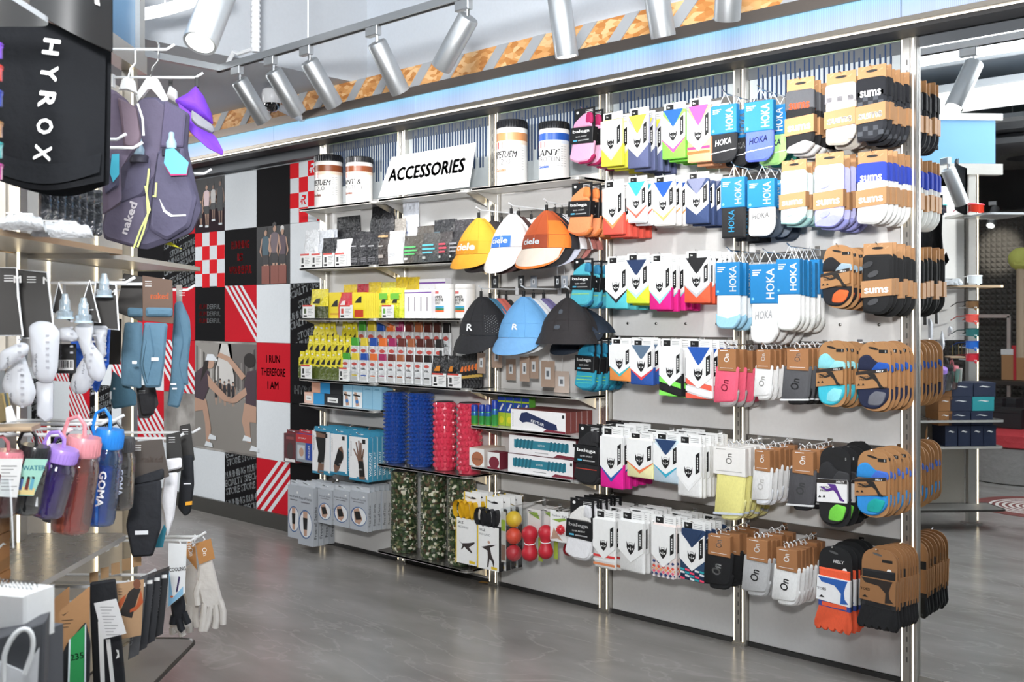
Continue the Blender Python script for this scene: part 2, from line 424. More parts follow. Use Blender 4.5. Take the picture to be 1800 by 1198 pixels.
DARKP = ramp_mat('photo_night', [(.3, '#0b0a0c'), (.7, '#1d181b')], 6, .6, 5)
SKIN = mat('#c09a84', .7); SKIN2 = mat('#7d5d4c', .6); HAIR = mat('#241d1b', .6)
def runners(m, x0, x1, z0, z1):
    w_ = x1-x0; h_ = z1-z0
    m.rect(x0, x1, z0, z0+h_*.42, Y+.0004, mat('#33272d', .8, spec=.1))
    for u, v_, hh, tp, lg in ((.2, .12, .5, '#3a3a40', '#222226'), (.4, .1, .8, '#e3c9cc', '#1a1a1c'), (.62, .2, .68, '#c9c6c4', '#2a2a2c'), (.85, .12, .82, '#232327', '#1b1b1d')):
        person_print(m, x0+w_*u, z0+h_*v_, h_*hh, Y, mat(tp, .6), mat(lg, .6), SKIN2 if u > .5 else SKIN, HAIR)
        m.rect(x0+w_*u-.02, x0+w_*u+.03, z0+h_*v_-.004, z0+h_*v_+.012, Y-.001, MW)
def trio(m, x0, x1, z0, z1):
    w_ = x1-x0; h_ = z1-z0
    for u, tp, hr in ((.28, '#3b5968', '#1f1a1b'), (.55, '#6e5e66', '#241d1b'), (.78, '#57424e', '#d9d9d6')):
        hh = h_*(.9 if u != .55 else .97)
        person_print(m, x0+w_*u, z0+.03, hh, Y-.0002*u, mat(tp, .6), mat('#241f22', .6), SKIN, mat(hr, .6))
        m.rect(x0+w_*u-.05, x0+w_*u+.05, z0+.004, z0+h_*.32, Y-.0016, mat('#8a4a3c', .6))
def squat(m, x0, x1, z0, z1):
    """two women crouching in a street, holding hands, more pairs behind them"""
    w_ = x1-x0; h_ = z1-z0
    def P(*q): return [(x0+w_*a, z0+h_*b_) for a, b_ in q]
    m.flat(P((0, .45), (.3, .62), (.45, .98), (0, .98)), Y, mat('#9a9690', .6)); m.flat(P((.55, .98), (.68, .6), (1, .5), (1, .98)), Y, mat('#6f6a67', .6))
    m.flat(P((.3, .62), (.68, .6), (.6, .98), (.42, .98)), Y, mat('#d7d4d0', .6))
    m.flat(P((0, .02), (1, .02), (1, .4), (.66, .58), (.34, .58), (0, .4)), Y-.0001, mat('#8f8a84', .6))
    for k in range(7):      # house fronts and shop shutters along the street
        m.flat(P((.02+.06*k, .5+.015*k), (.05+.06*k, .51+.015*k), (.05+.06*k, .95-.03*k), (.02+.06*k, .96-.03*k)), Y-.0003, mat(('#6f6b68', '#b9b5b0', '#57534f')[k % 3], .7))
        m.flat(P((.98-.05*k, .5+.012*k), (.955-.05*k, .51+.012*k), (.955-.05*k, .93-.03*k), (.98-.05*k, .94-.03*k)), Y-.0003, mat(('#4a4644', '#8f8a86', '#5f5b58')[k % 3], .7))
    for k in range(5):
        u = .36+.07*k; person_print(m, x0+w_*u, z0+h_*(.42+.02*(k % 2)), h_*.22, Y-.0006, mat('#2d2a30', .6), mat('#232126', .6), SKIN, HAIR)
    s_ = SKIN; t_ = mat('#4a3a44', .6); y = Y-.003
    m.flat(P((0, .5), (.2, .46), (.28, .2), (.26, .06), (.2, .06), (.18, .24), (.14, .36), (0, .34)), y, s_)               # left woman's legs
    m.flat(P((0, .47), (.16, .45), (.26, .6), (.25, .72), (.14, .76), (0, .7)), y-.0004, t_)
    m.flat(P((.22, .7), (.24, .58), (.5, .46), (.6, .46), (.56, .5), (.3, .64)), y-.0008, s_)
    m.disc(x0+w_*.26, z0+h_*.8, w_*.075, h_*.055, y-.0005, s_, 14); m.flat(P((.1, .62), (.16, .8), (.26, .87), (.22, .74)), y-.0009, HAIR)
    m.flat(P((.19, .82), (.22, .88), (.32, .88), (.4, .82)), y-.0012, MW)
    m.flat(P((1, .5), (.82, .46), (.78, .3), (.86, .12), (.92, .12), (.9, .3), (1, .3)), y, s_)
    m.flat(P((1, .44), (.84, .46), (.82, .62), (.86, .74), (1, .76)), y-.0004, t_)
    m.flat(P((.84, .7), (.6, .86), (.42, .9), (.38, .86), (.56, .82), (.78, .66)), y-.0008, s_)
    m.flat(P((.84, .6), (.64, .5), (.58, .48), (.6, .45), (.7, .46), (.86, .54)), y-.0008, s_)
    m.disc(x0+w_*.9, z0+h_*.84, w_*.09, h_*.065, y-.0006, HAIR, 14)
    for u, v_ in ((.24, .03), (.3, .1), (.86, .13), (.97, .05)): m.flat(P((u-.07, v_), (u+.07, v_), (u+.06, v_+.035), (u-.04, v_+.05)), y-.0014, MW)
red_words = [['RUNNING', 'IS', 'WONDERFUL']]
# columns: index 5 = x 237..288, 6 = 288..343, 7 = 343..395, 8 = 395..451, 9 = 451..510, 10 = 510.., 11
def runderful(m, x0, x1, z0, z1):
    for k in range(3):
        z = (z0+z1)/2+(1-k)*.055; m.text('RUN', (x0+x1)/2-.095, z, .036, Y, MRB, bold=.012, shear=.2, width=.105); m.text('DERFUL', (x0+x1)/2+.06, z, .036, Y, MW, bold=.012, width=.19)
def chequer_logo(m, x0, x1, z0, z1):
    d = (x1-x0)/4
    for a in range(4):
        for b_ in range(4):
            if (a+b_) % 2 == 0: m.rect(x0+a*d, x0+a*d+d, z1-b_*d-d, z1-b_*d, Y, MRB)
    logo_R(m, x0+2.5*d, z1-.5*d, d*.62, Y-.0006, MW); logo_R(m, x0+1.5*d, z1-2.5*d, d*.62, Y-.0006, MRB)
panel(5, 0); panel(5, 1, base=MK); panel(5, 2, base=MR); panel(5, 3); panel(5, 4, base=MR, fn=lambda m, *a: stripes(m, *a, MW, 1, -.6, 6)); panel(5, 5)
panel(6, 0, base=MR); panel(6, 1, base=MK, fn=lambda m, *a: words(m, *a)); panel(6, 2, base=MR); panel(6, 3, base=MR, fn=lambda m, *a: stripes(m, *a, MW, 1, -.6, 6)); panel(6, 4, base=GREYP); panel(6, 5)
panel(7, 0, base=DARKP, fn=runners); panel(7, 1, base=MW, fn=chk); panel(7, 2, base=MK, fn=runderful); panel(7, 3, 2, 2, GREYP, squat); panel(7, 5)
panel(8, 0); panel(8, 1, base=MK, fn=say(['RUNNING', 'IS', 'WONDERFUL'], MRB)); panel(8, 2, base=MR, fn=lambda m, *a: stripes(m, *a, MW, 1.0, .0, 4, .085, .16)); panel(8, 5, base=MK, fn=lambda m, *a: words(m, *a, 1))
panel(9, 0, base=MK); panel(9, 1, base=DARKP, fn=trio); panel(9, 2); panel(9, 3, base=MR, fn=say(['I RUN', 'THEREFORE', 'I AM'], MK)); panel(9, 4); panel(9, 5, base=MR, fn=lambda m, *a: stripes(m, *a, MW, -1.0, -.35, 4, .11, .22))
panel(10, 0, base=MW, fn=chequer_logo); panel(10, 1); panel(10, 2, base=MK, fn=lambda m, *a: words(m, *a, 0)); panel(10, 3, base=MK, fn=lambda m, x0, x1, z0, z1: m.text('HYROX', x0+.2, z0+.1, .06, Y, MW, bold=.01)); panel(10, 4, base=MK); panel(10, 5, base=MK)
for i in range(5):
    for j in range(6): panel(i, j, base=(MW, MK, MR)[(i*2+j) % 3], fn=(None, lambda m, *a: words(m, *a), lambda m, *a: stripes(m, *a, MW, 1, -.6, 6))[(i*2+j) % 3])
tag(MB().box(-7, .0, .045, .075, 0, .11, mat('#5f5e5a', .4, .6)).build('baseboard_back'), kind='structure')
tag(MB().box(-7, 5.6, -.0, .08, 2.635, 2.7, mat('#565a5f', .6)).build('trim_3'), kind='structure')

# ---------------------------------------------------------------- the display wall: posts, panels, mirror
bays = ['first', 'second', 'third', 'fourth', 'fifth']
ZP = 2.706
post = thing('display_post', 'slim steel display post with lit strips, left end of the shelving', 'post', (0, -.0, 0))
MB().box(-.035, .035, -.026, .03, 0, ZP, STEEL, .003).build('profile', post)
mm = MB()
for k in range(60): mm.box(-.0075, -.0035, -.0265, -.024, .1+k*.042, .122+k*.042, mat('#4a4846', .5))
o = mm.build('slot_strip', post); o['kind'] = 'stuff'
LED = mat('#ffecc6', .4, emit=2.8)
ls = MB().box(.0165, .0215, -.0275, -.025, .02, ZP-.02, LED).build('light_strip', post); part(post, 'light_strip', ls, (-.046, 0, 0)); MB().box(.006, .009, -.0268, -.025, .02, ZP-.02, mat('#55524e', .4, .8)).build('groove', post)
MB().box(-.034, .034, -.034, .03, 0, .012, STEEL).build('foot_plate', post)
plab = ['second steel display post from the left, beside the tall foam rollers', 'third steel display post, behind the yellow cap', 'fourth steel display post, left of the wolf-head sock packs', 'fifth steel display post, behind the blue sock cards', 'wide steel display post beside the mirror']
for k in range(5): dup(post, ((k+1)*W, 0, 0), label=plab[k])
MB().box(4.8-.03, 4.83, -.028, .03, 0, ZP, STEEL).build('mirror_post'); tag(C.objects[-1], 'steel post on the far right side of the mirror', 'post')
PANEL = mat('#e6e5e3', .36, 0, kind='card')
SC = MB().lathe([(.007, 0), (.007, .004), (.0045, .006)], mat('#8b8a88', .3, 1), 8); SC.v = [(a, -c, b_) for a, b_, c in SC.v]
SLOT = mat('#2a3d5c', .7, spec=.2); SLG = ramp_mat('slotted_steel', [(.3, '#9fa7ac'), (.7, '#b3b9ba')], 4, .35)
scr = None
blab = ['grey steel back panel behind the gels and tape', 'grey steel back panel behind the foam rollers', 'grey steel back panel behind the caps', 'grey steel back panel behind the wolf-head sock packs', 'grey steel back panel at the mirror end']
for k in range(5):
    x0 = k*W+.036; x1 = (k+1)*W-.036
    p = thing('back_panel', blab[k], 'panel', (0, 0, 0))
    MB().box(x0, x1, 0, .02, .022, 2.29, PANEL, .003).build('sheet', p)
    for zz in (.33, .78, 1.2, 1.5, 1.97):
        for t in range(4):
            loc = (x0+.1+t*(x1-x0-.2)/3, 0, zz)
            if scr is None: scr = SC.build('screw', p, loc)
            else: part(p, 'screw', scr, loc)
    q = thing('slotted_panel', ['slotted steel panel above the white tubs', 'slotted steel panel behind the accessories sign', 'slotted steel panel behind the blue lidded tub', 'slotted steel panel above the wolf-head sock packs', 'slotted steel panel above the checked socks'][k], 'panel')
    MB().box(x0, x1, 0.005, .02, 2.29, 2.705, SLG, .003).build('sheet', q); MB().box(x0, x1, -.002, .005, 2.69, 2.705, mat('#a4b89f', .2)).build('glass_edge', q)
    m = MB(); nn = 28
    for t in range(nn):
        x = x0+.05+t*(x1-x0-.1)/(nn-1); zl = 2.40+.06*((t*7) % 3 == 0); zh = 2.685-.035*((t*5) % 4 == 1)
        m.box(x-.0034, x+.0034, -.0005, .006, zl, zh, SLOT)
    o = m.build('slots', q); o['kind'] = 'stuff'
    MB().box(x0, x1, -.006, .02, .0, .02, mat('#3b3a39', .5)).build('kick_plate', p)
mir = thing('wall_mirror', 'tall frameless mirror on the right end of the display wall reflecting the shop', 'mirror')
MB().box(4.036, 4.768, -.004, .02, .05, 2.65, mat('#f0f3f3', .008, 1)).build('glass', mir)
MB().box(4.036, 4.768, -.01, .02, .0, .05, STEEL).build('kick_plate', mir)

# ---------------------------------------------------------------- lighting track and spotlights
ALU = mat('#b9bcbe', .38, .85, 'steel')
TZ = 2.9; TY = -1.162
tr = thing('light_track', 'long aluminium lighting track hanging parallel to the display wall', 'light track')
MB().box(.56, 5.8, TY-.018, TY+.018, TZ, TZ+.035, ALU).build('rail', tr)
MB().box(.56, 5.8, TY-.006, TY+.006, TZ-.003, TZ+.002, INK).build('groove', tr)
MB().box(.566, .6, TY-3.0, TY, TZ, TZ+.035, ALU).build('side_rail', tr)
for x in (1.4, 3.2, 5.0): MB().tube([(x, TY, TZ+.03), (x, TY, 3.6)], .004, WIRE).build('hanging_rod', tr)
mt = MB(); mt.tube([(.93, TY, TZ+.05), (.93, TY, 3.6)], .022, WIRE, 10); 
for k in range(22): mt.tube([(.93, TY, 2.97+k*.028), (.93, TY, 2.983+k*.028)], .026, WIRE, 10)
mt.build('corrugated_conduit', tr)
MB().tube([(.93, TY, 2.97), (.8, TY-.02, 2.96), (.72, TY, 2.99), (.66, TY, TZ+.04)], .012, WIRE).build('power_cable', tr)
lens = mat('#fffdf5', .3, emit=9)
spot0 = None
def spotlight(x, y, rx, ry, label, energy, target, group=None):
    global spot0
    if spot0 is None:
        spot0 = thing('track_spotlight', label, 'spotlight', (x, y, TZ), 0)
        MB().box(-.05, .035, -.017, .017, -.045, 0, ALU, .004).build('adapter', spot0)
        MB().tube([(.02, 0, -.045), (.02, 0, -.095)], .008, CHROME).build('stem', spot0)
        h = MB().lathe([(.03, -.245), (.046, -.25), (.047, -.24), (.047, 0), (.042, .008), (.01, .01)], ALU, 24).build('barrel', spot0, (.02, 0, -.085))
        MB().lathe([(.04, -.247), (.04, -.2475)], lens, 20).build('lens', h)
        r = spot0
    else: r = dup(spot0, (x, y, TZ), label=label)
    for ch in r.children:
        if ch.name.startswith('barrel'): ch.rotation_euler = (rx, ry, 0)
    l = bpy.data.lights.new('spot_lamp', 'SPOT'); l.energy = energy; l.spot_size = math.radians(74); l.spot_blend = .8; l.shadow_soft_size = .04; l.color = (1, .985, .96)
    lo = bpy.data.objects.new('spot_lamp', l); C.objects.link(lo)
    d = Matrix.Rotation(ry, 3, 'Y') @ Vector((0, 0, -1)); d = Matrix.Rotation(rx, 3, 'X') @ d
    lo.location = Vector((x+.02, y, TZ-.085))+d*.27; aim(lo, target)
    return r
# seven spotlights on the long track, in view from left to right, one more seen in the mirror
ax = lambda px: at(px, 100, TY).x
for i, (px, rx, ry, lab) in enumerate([
    (418, .68, 0, 'silver track spotlight furthest left, nearest the dome camera'),
    (477, .68, 0, 'silver track spotlight just right of the dome camera'),
    (540, .68, 0, 'third silver track spotlight from the dome camera, pointing at the wall'),
    (658, .62, 0, 'silver track spotlight above the accessories sign, pointing at the wall'),
    (817, 0, .75, 'silver track spotlight turned to the left with its lit lens showing'),
    (975, .15, -.05, 'silver track spotlight hanging straight down above the blue lidded tub'),
    (1138, .3, 0, 'silver track spotlight above the wolf-head sock packs')]):
    X = ax(px); spotlight(X, TY, rx, ry, lab, 27, (X-.1 if i != 4 else X-1.2, 0, 2.2))
spotlight(3.83, TY, .35, .3, 'silver track spotlight that only the mirror shows', 30, (3.7, 0, 2.2))
# a big near lamp, upper left, on another track
p = cam(385, -30, 3.0)
r = dup(spot0, (p.x, p.y, p.z+.1), rz=.6, label='large silver spotlight close to the viewer near the top left')
for ch in r.children:
    if ch.name.startswith('barrel'): ch.rotation_euler = (-.5, .1, 0)
# dome camera
dc = thing('dome_camera', 'white dome security camera on a wall bracket beside the spotlights', 'camera', at(478, 180, -.5))
B_ = mat('#e9ebee', .35)
MB().lathe([(.0, -.03), (.05, -.03), (.062, -.01), (.064, .03), (.058, .06), (.03, .075)], B_, 20).build('housing', dc, (0, 0, .02))
MB().lathe([(.002, -.062), (.028, -.055), (.046, -.035), (.052, -.01), (.052, .0)], mat('#0d0d10', .08, coat=1), 20).build('dome', dc, (.0, 0, .0))
MB().tube([(-.05, .02, .03), (-.08, .1, 0), (-.08, .28, -.05), (-.05, .3, -.05)], .024, B_, 10).build('bracket', dc)
o = MB(); 
for k in range(8): o.disc(.026*math.cos(k*.785), .026*math.sin(k*.785)-.025, .005, .005, -.0525, mat('#c9ccd0', .2), 8)
o.build('infrared_ring', dc)

# ---------------------------------------------------------------- socks on pegs
D = .27
RAILM = mat('#8d8984', .35, .8, 'steel')
pegm = {}
rails = {}
def rail(bay, z, row):
    k = (bay, row)
    if k not in rails:
        rt = thing('hook_rail', f'flat steel hook rail, {["top", "second", "third", "fourth", "fifth", "lowest"][row]} row, {["", "", "under the caps", "behind the wolf-head sock packs", "next to the mirror"][bay]}'.strip(' ,'), 'rail', (0, 0, 0))
        MB().box(bay*W+.04, (bay+1)*W-.04, -.014, -.002, z-.03, z+.012, RAILM, .002).build('bar', rt)
        rails[k] = rt
    return rails[k]
def peg(rt, x, z, d, name='peg', m=None, r=.0032):
    k = (round(d, 3), r, m)
    if k in pegm: part(rt, name, pegm[k], (x, 0, z))
    else:
        pegm[k] = MB().tube([(0, 0, 0), (0, -d+.02, 0), (0, -d-.012, .014)], r, m or CHROME, 6).box(-.012, .012, -.018, -.0135, -.03, .014, m or CHROME).build(name, rt, (x, 0, z))
def knit(h): return mat(h, .85, kind='knit')
def cardm(h): return mat(h, .6, kind='card')
def blank(v): return [(a, b) for a, b in v]

def wolf(w, h, r, base='#f2f2f2', tri=None, chev=None, bot=None, extra=None, pat=None, kids=True):
    P = lambda u, v: ((u-.5)*w, -v*h)
    t = .012
    m = MB(); m.prism(rpoly([P(.03, .34), P(.97, .34), P(.97, 0), P(.03, 0)], .003), -.002, .002, WHITE)
    m.rect(*[(.12-.5)*w, (.45-.5)*w], -.14*h, -.03*h, -.0026, INK); m.text('be', (.24-.5)*w, -.075*h, .035*h, -.003, WHITE, bold=.02)
    for k in range(3): m.rect((.52-.5)*w, (.86-.5)*w, -(.05+.03*k)*h, -(.042+.03*k)*h, -.0026, mat('#9a9a9a', .6))
    m.build('header_card', r)
    m = MB(); m.prism(rpoly([P(0, .99), P(1, 1), P(1, .13), P(0, .13)], .012), -t, t, knit(base), .008, True)
    y = -t-.001
    if bot: m.prism(rpoly([P(-.01, .995), P(1.01, 1.005), P(1.01, .6), P(-.01, .6)], .006), -t-.0015, t+.001, knit(bot), .004, True); y -= .0015
    if pat == 'check':
        cs = ['#e8543f', '#2b3f77', '#f0a06a', '#e9dfe4', '#f06a86']
        n = 5; d = w/n; k = 0
        for a in range(-1, n+1):
            for b_ in range(7):
                cx = (a+.5*(b_ % 2))*d-w/2+d/2; cz = -h*.99+b_*d*.42
                p = clip_poly([(cx-d*.36, cz), (cx, cz-d*.3), (cx+d*.36, cz), (cx, cz+d*.3)], -w/2, w/2, -h, 0)
                k += 1
                if p: m.flat(p, y-.0006, knit(cs[(a*3+b_*2+k) % 5]))
    if pat == 'check2':
        cs = ['#25a5ae', '#f04a6a', '#16233f', '#e8e8ea']
        for a in range(5):
            for b_ in range(4): m.flat([P(.02+a*.2, .8+b_*.05), P(.2+a*.2, .8+b_*.05+.01), P(.2+a*.2, .84+b_*.05), P(.02+a*.2, .835+b_*.05)][::-1], y-.0006, knit(cs[(a+b_*3) % 4]))
    if pat == 'stripe':      # slanting stripes
        for k, c in enumerate(extra): m.flat(clip_poly([P(-.05, .66+k*.12), P(-.05, .75+k*.12), P(1.05, .87+k*.12), P(1.05, .78+k*.12)], -w/2-.001, w/2+.001, -h, 0), y-.0006, knit(c))
    if pat == 'bands':
        for k, c in enumerate(extra): m.rect(-w/2, w/2, -(.80+k*.07)*h, -(.76+k*.07)*h, y-.0006, knit(c))
    if tri: m.flat([P(.06, .13), P(.5, .46), P(.94, .13)], y-.0012, knit(tri))
    m.build('sock', r)
    m = MB(); q = -t-.0045
    if chev: m.prism([P(0, .66), P(0, .58), P(.5, .78), P(1, .58), P(1, .66), P(.5, .9)], q+.001, -t, knit(chev))
    top = [(1.005, .2), (.5, .44), (-.005, .2)] if tri else [(1.005, .16), (-.005, .16)]
    m.prism([P(-.005, .64), P(.5, .83), P(1.005, .64)]+[P(*a) for a in top], q, -t+.004, WHITE)
    m.flat([P(.8, .62), P(.96, .57), P(.96, .25), P(.8, .3)], q-.0006, INK)
    for k in range(5): m.rect((.86-.5)*w, (.9-.5)*w, -(.5-.04*k+.03)*h, -(.5-.04*k)*h, q-.001, WHITE)
    e = .16*w; cx, cz = P(.5, .585); g = q-.0008
    e *= 1.05; m.flat([(cx-e, cz+e*1.15), (cx-e*.95, cz-.1*e), (cx-.5*e, cz-.9*e), (cx, cz-1.35*e), (cx+.5*e, cz-.9*e), (cx+.95*e, cz-.1*e), (cx+e, cz+e*1.15), (cx+.62*e, cz+.35*e), (cx+.3*e, cz+.6*e), (cx-.3*e, cz+.6*e), (cx-.62*e, cz+.35*e)], g, INK); m.flat([(cx-.1*e, cz-.5*e), (cx+.1*e, cz-.5*e), (cx, cz+.3*e)], g-.0004, WHITE)
    m.flat([(cx-.7*e, cz+.05*e), (cx-.2*e, cz-.25*e), (cx-.45*e, cz-.45*e)], g-.0004, WHITE); m.flat([(cx+.7*e, cz+.05*e), (cx+.45*e, cz-.45*e), (cx+.2*e, cz-.25*e)], g-.0004, WHITE)
    m.tube([(cx-.5*e, g, cz+.5*e), (cx-.35*e, g, cz+.95*e), (cx+.35*e, g, cz+.95*e), (cx+.5*e, g, cz+.5*e)], .0007, INK, 4)
    m.build('paper_sleeve', r)
def wing(w, h, r, base='#1d1e20', logo=None, foot=True, toe=None, lc='#f2f2f2', rib=None, vert=False):
    """blue folded card over the sock, hanging from a wire hook"""
    P = lambda u, v: ((u-.5)*w, -v*h); t = .012
    m = MB(); q = mat('#1e7cb8', .5, kind='card')
    m.prism(rpoly([P(0, .5), P(1, .5), P(1, 0), P(0, 0)], [0, 0, .004, .004]), -t-.004, t+.004, q, .003)
    m.text('HOKA', (.74-.5)*w, -.25*h, w*.28, -t-.0046, WHITE, rot=PI/2, bold=.015, width=h*.38)
    for k in range(3): m.rect((.1-.5)*w, (.42-.06*k-.5)*w, -(.085+.03*k)*h, -(.07+.03*k)*h, -t-.0046, WHITE)
    m.disc((.12-.5)*w, -.44*h, .05*w, .05*w, -t-.0046, mat('#7cc0e6', .5), 10)
    m.build('header_card', r)
    m = MB()
    o = [P(.0, .99), P(.75, 1), P(.98, .86), P(.98, .1), P(.02, .1), P(.02, .8)] if foot else [P(.0, 1), P(1, 1), P(1, .1), P(0, .1)]
    m.prism(rpoly(o, [w*.35, w*.3, w*.3, .01, .01, w*.2] if foot else .006, 5), -t, t, knit(base), .008, True)
    y = -t-.001
    if toe: m.prism(rpoly([P(.0, .995), P(.76, 1.005), P(.99, .86), P(.97, .78), P(.5, .84), P(-.01, .78)], [w*.35, w*.3, w*.2, 0, 0, 0], 5), -t-.0012, t+.001, knit(toe), .006, True)
    if rib: m.prism([P(.02, .82), P(.98, .77), P(.98, .785), P(.02, .835)], y-.0008, y, knit(rib))
    if logo:
        if vert: m.text('HOKA', (.45-.5)*w, -.72*h, w*.24, y-.001, mat(lc, .6), rot=PI/2, bold=.01, width=h*.36)
        else: m.text('HOKA', (.5-.5)*w, -.64*h, h*.1, y-.001, mat(lc, .6), rot=.1, bold=.02, width=w*.62, shear=.2)
    m.build('sock', r)
    MB().tube([(-.26*w, 0, -.004), (-.05*w, 0, .045), (0, 0, .058), (.05*w, 0, .045), (.26*w, 0, -.004)], .0016, WIRE, 6).build('wire_hook', r)
def sumz(w, h, r, base='#f2f2f2', top=None, chk=None, foot=True, toe=None, word=None, wc='#f2f2f2', tie=None):
    P = lambda u, v: ((u-.5)*w, -v*h); t = .013
    m = MB(); m.prism(rpoly([P(.02, .3), P(.98, .3), P(.98, 0), P(.02, 0)], .003), -.002, .002, KRAFT)
    for k in range(4): m.text('SUMS', (.2+.2*k-.5)*w, -(.035+.03*(k % 2))*h, .018*h, -.0026, mat('#d9b48c', .7), rot=.5)
    m.disc(0, -.07*h, .2*w, .018*h, -.003, INK, 10); m.build('header_card', r)
    m = MB()
    o = [P(.0, .97), P(.7, 1), P(.99, .86), P(1, .16), P(0, .16), P(0, .85)]
    m.prism(rpoly(o, [w*.3, w*.3, w*.35, .02, .02, w*.2], 5), -t, t, knit(base), .009, True); y = -t-.0012
    if chk:
        n = 5
        for a in range(n):
            for b_ in range(9):
                if (a+b_) % 2 == 0 and not (b_ in (5, 6)): m.flat([P(.06+a*.176, .34+b_*.065), P(.06+a*.176, .4+b_*.065), P(.06+a*.176+.17, .4+b_*.065), P(.06+a*.176+.17, .34+b_*.065)], y, knit(chk))
    if top: m.prism(rpoly([P(-.01, .42), P(1.01, .42), P(1.01, .16), P(-.01, .16)], [0, 0, .02, .02]), -t-.0012, t+.001, knit(top), .004, True)
    if toe: m.prism(rpoly([P(.0, .975), P(.7, 1.005), P(1.0, .88), P(.7, .82), P(.1, .9)], [w*.2, w*.25, w*.1, .01, .01], 4), -t-.002, t+.001, knit(toe), .004, True)
    if word: m.text('sums', 0, -.37*h, .08*h, -t-.0022, mat(wc, .7), bold=.03, width=w*.7)
    if tie:
        for k in range(5): m.disc((.2+.3*((k*7) % 3)/1.6-.5)*w, -(.3+.13*k)*h, w*.2, h*.04, y-.0004*k-.001, knit(tie[k % len(tie)]), 10, .4)
    m.build('sock', r)
    m = MB(); q = -t-.004
    m.prism([P(-.01, .76), P(1.01, .73), P(1.01, .5), P(-.01, .53)], q, t+.003, KRAFT)
    m.text('sums', 0, -.66*h, .07*h, q-.0006, WHITE, bold=.035, width=w*.78, rot=.04); m.build('paper_band', r)
def onn(w, h, r, base='#f0f0f0', card='#a8744a', cuff=None, toe=None, lc=None, wide=False, two=False):
    P = lambda u, v: ((u-.5)*w, -v*h); t = .012
    m = MB(); cm = cardm(card)
    a, b_ = (.0, 1.0) if wide else (.22, .92)
    m.prism(rpoly([P(a, .37), P(b_, .38), P(b_, 0), P(a, 0)], .002), -t-.005, t+.004, cm, .002)
    lg = WHITE if card != '#ece9e4' else mat('#9a9892', .6)
    cx = (a+b_)/2-.5
    m.text('On', cx*w, -.15*h, w*.19, -t-.0056, lg, rot=PI/2, bold=.01, width=h*.14)
    m.rect((a+.1-.5)*w, (b_-.1-.5)*w, -.325*h, -.318*h, -t-.0056, lg); m.rect((a+.1-.5)*w, (a+.4-.5)*w, -.03*h, -.02*h, -t-.0056, lg)
    m.build('folded_card', r)
    m = MB()
    m.prism(rpoly([P(.0, .93), P(.9, .9), P(1, .3), P(.1, .3)], [w*.1, w*.2, .01, .01], 4), -t, t-.004, knit(base), .008, True)
    m.prism(rpoly([P(.12, 1), P(.85, .98), P(.98, .7), P(.5, .6)], [w*.25, w*.3, .01, .01], 5), -t+.006, t+.004, knit(toe or base), .008, True)
    if cuff: m.prism([P(-.01, .93), P(.9, .9), P(.9, .87), P(-.01, .9)], -t-.001, 0, knit(cuff))
    if lc: m.text('On', -.02*w, -.62*h, w*.26, -t-.0012, mat(lc, .7), rot=PI/2-.15, bold=.02, width=h*.2)
    m.build('sock', r)
    MB().tube([(-.006, 0, 0), (-.012, 0, .014), (0, 0, .027), (.012, 0, .016), (.01, 0, .006)], .0022, WIRE, 6).build('plastic_hook', r)
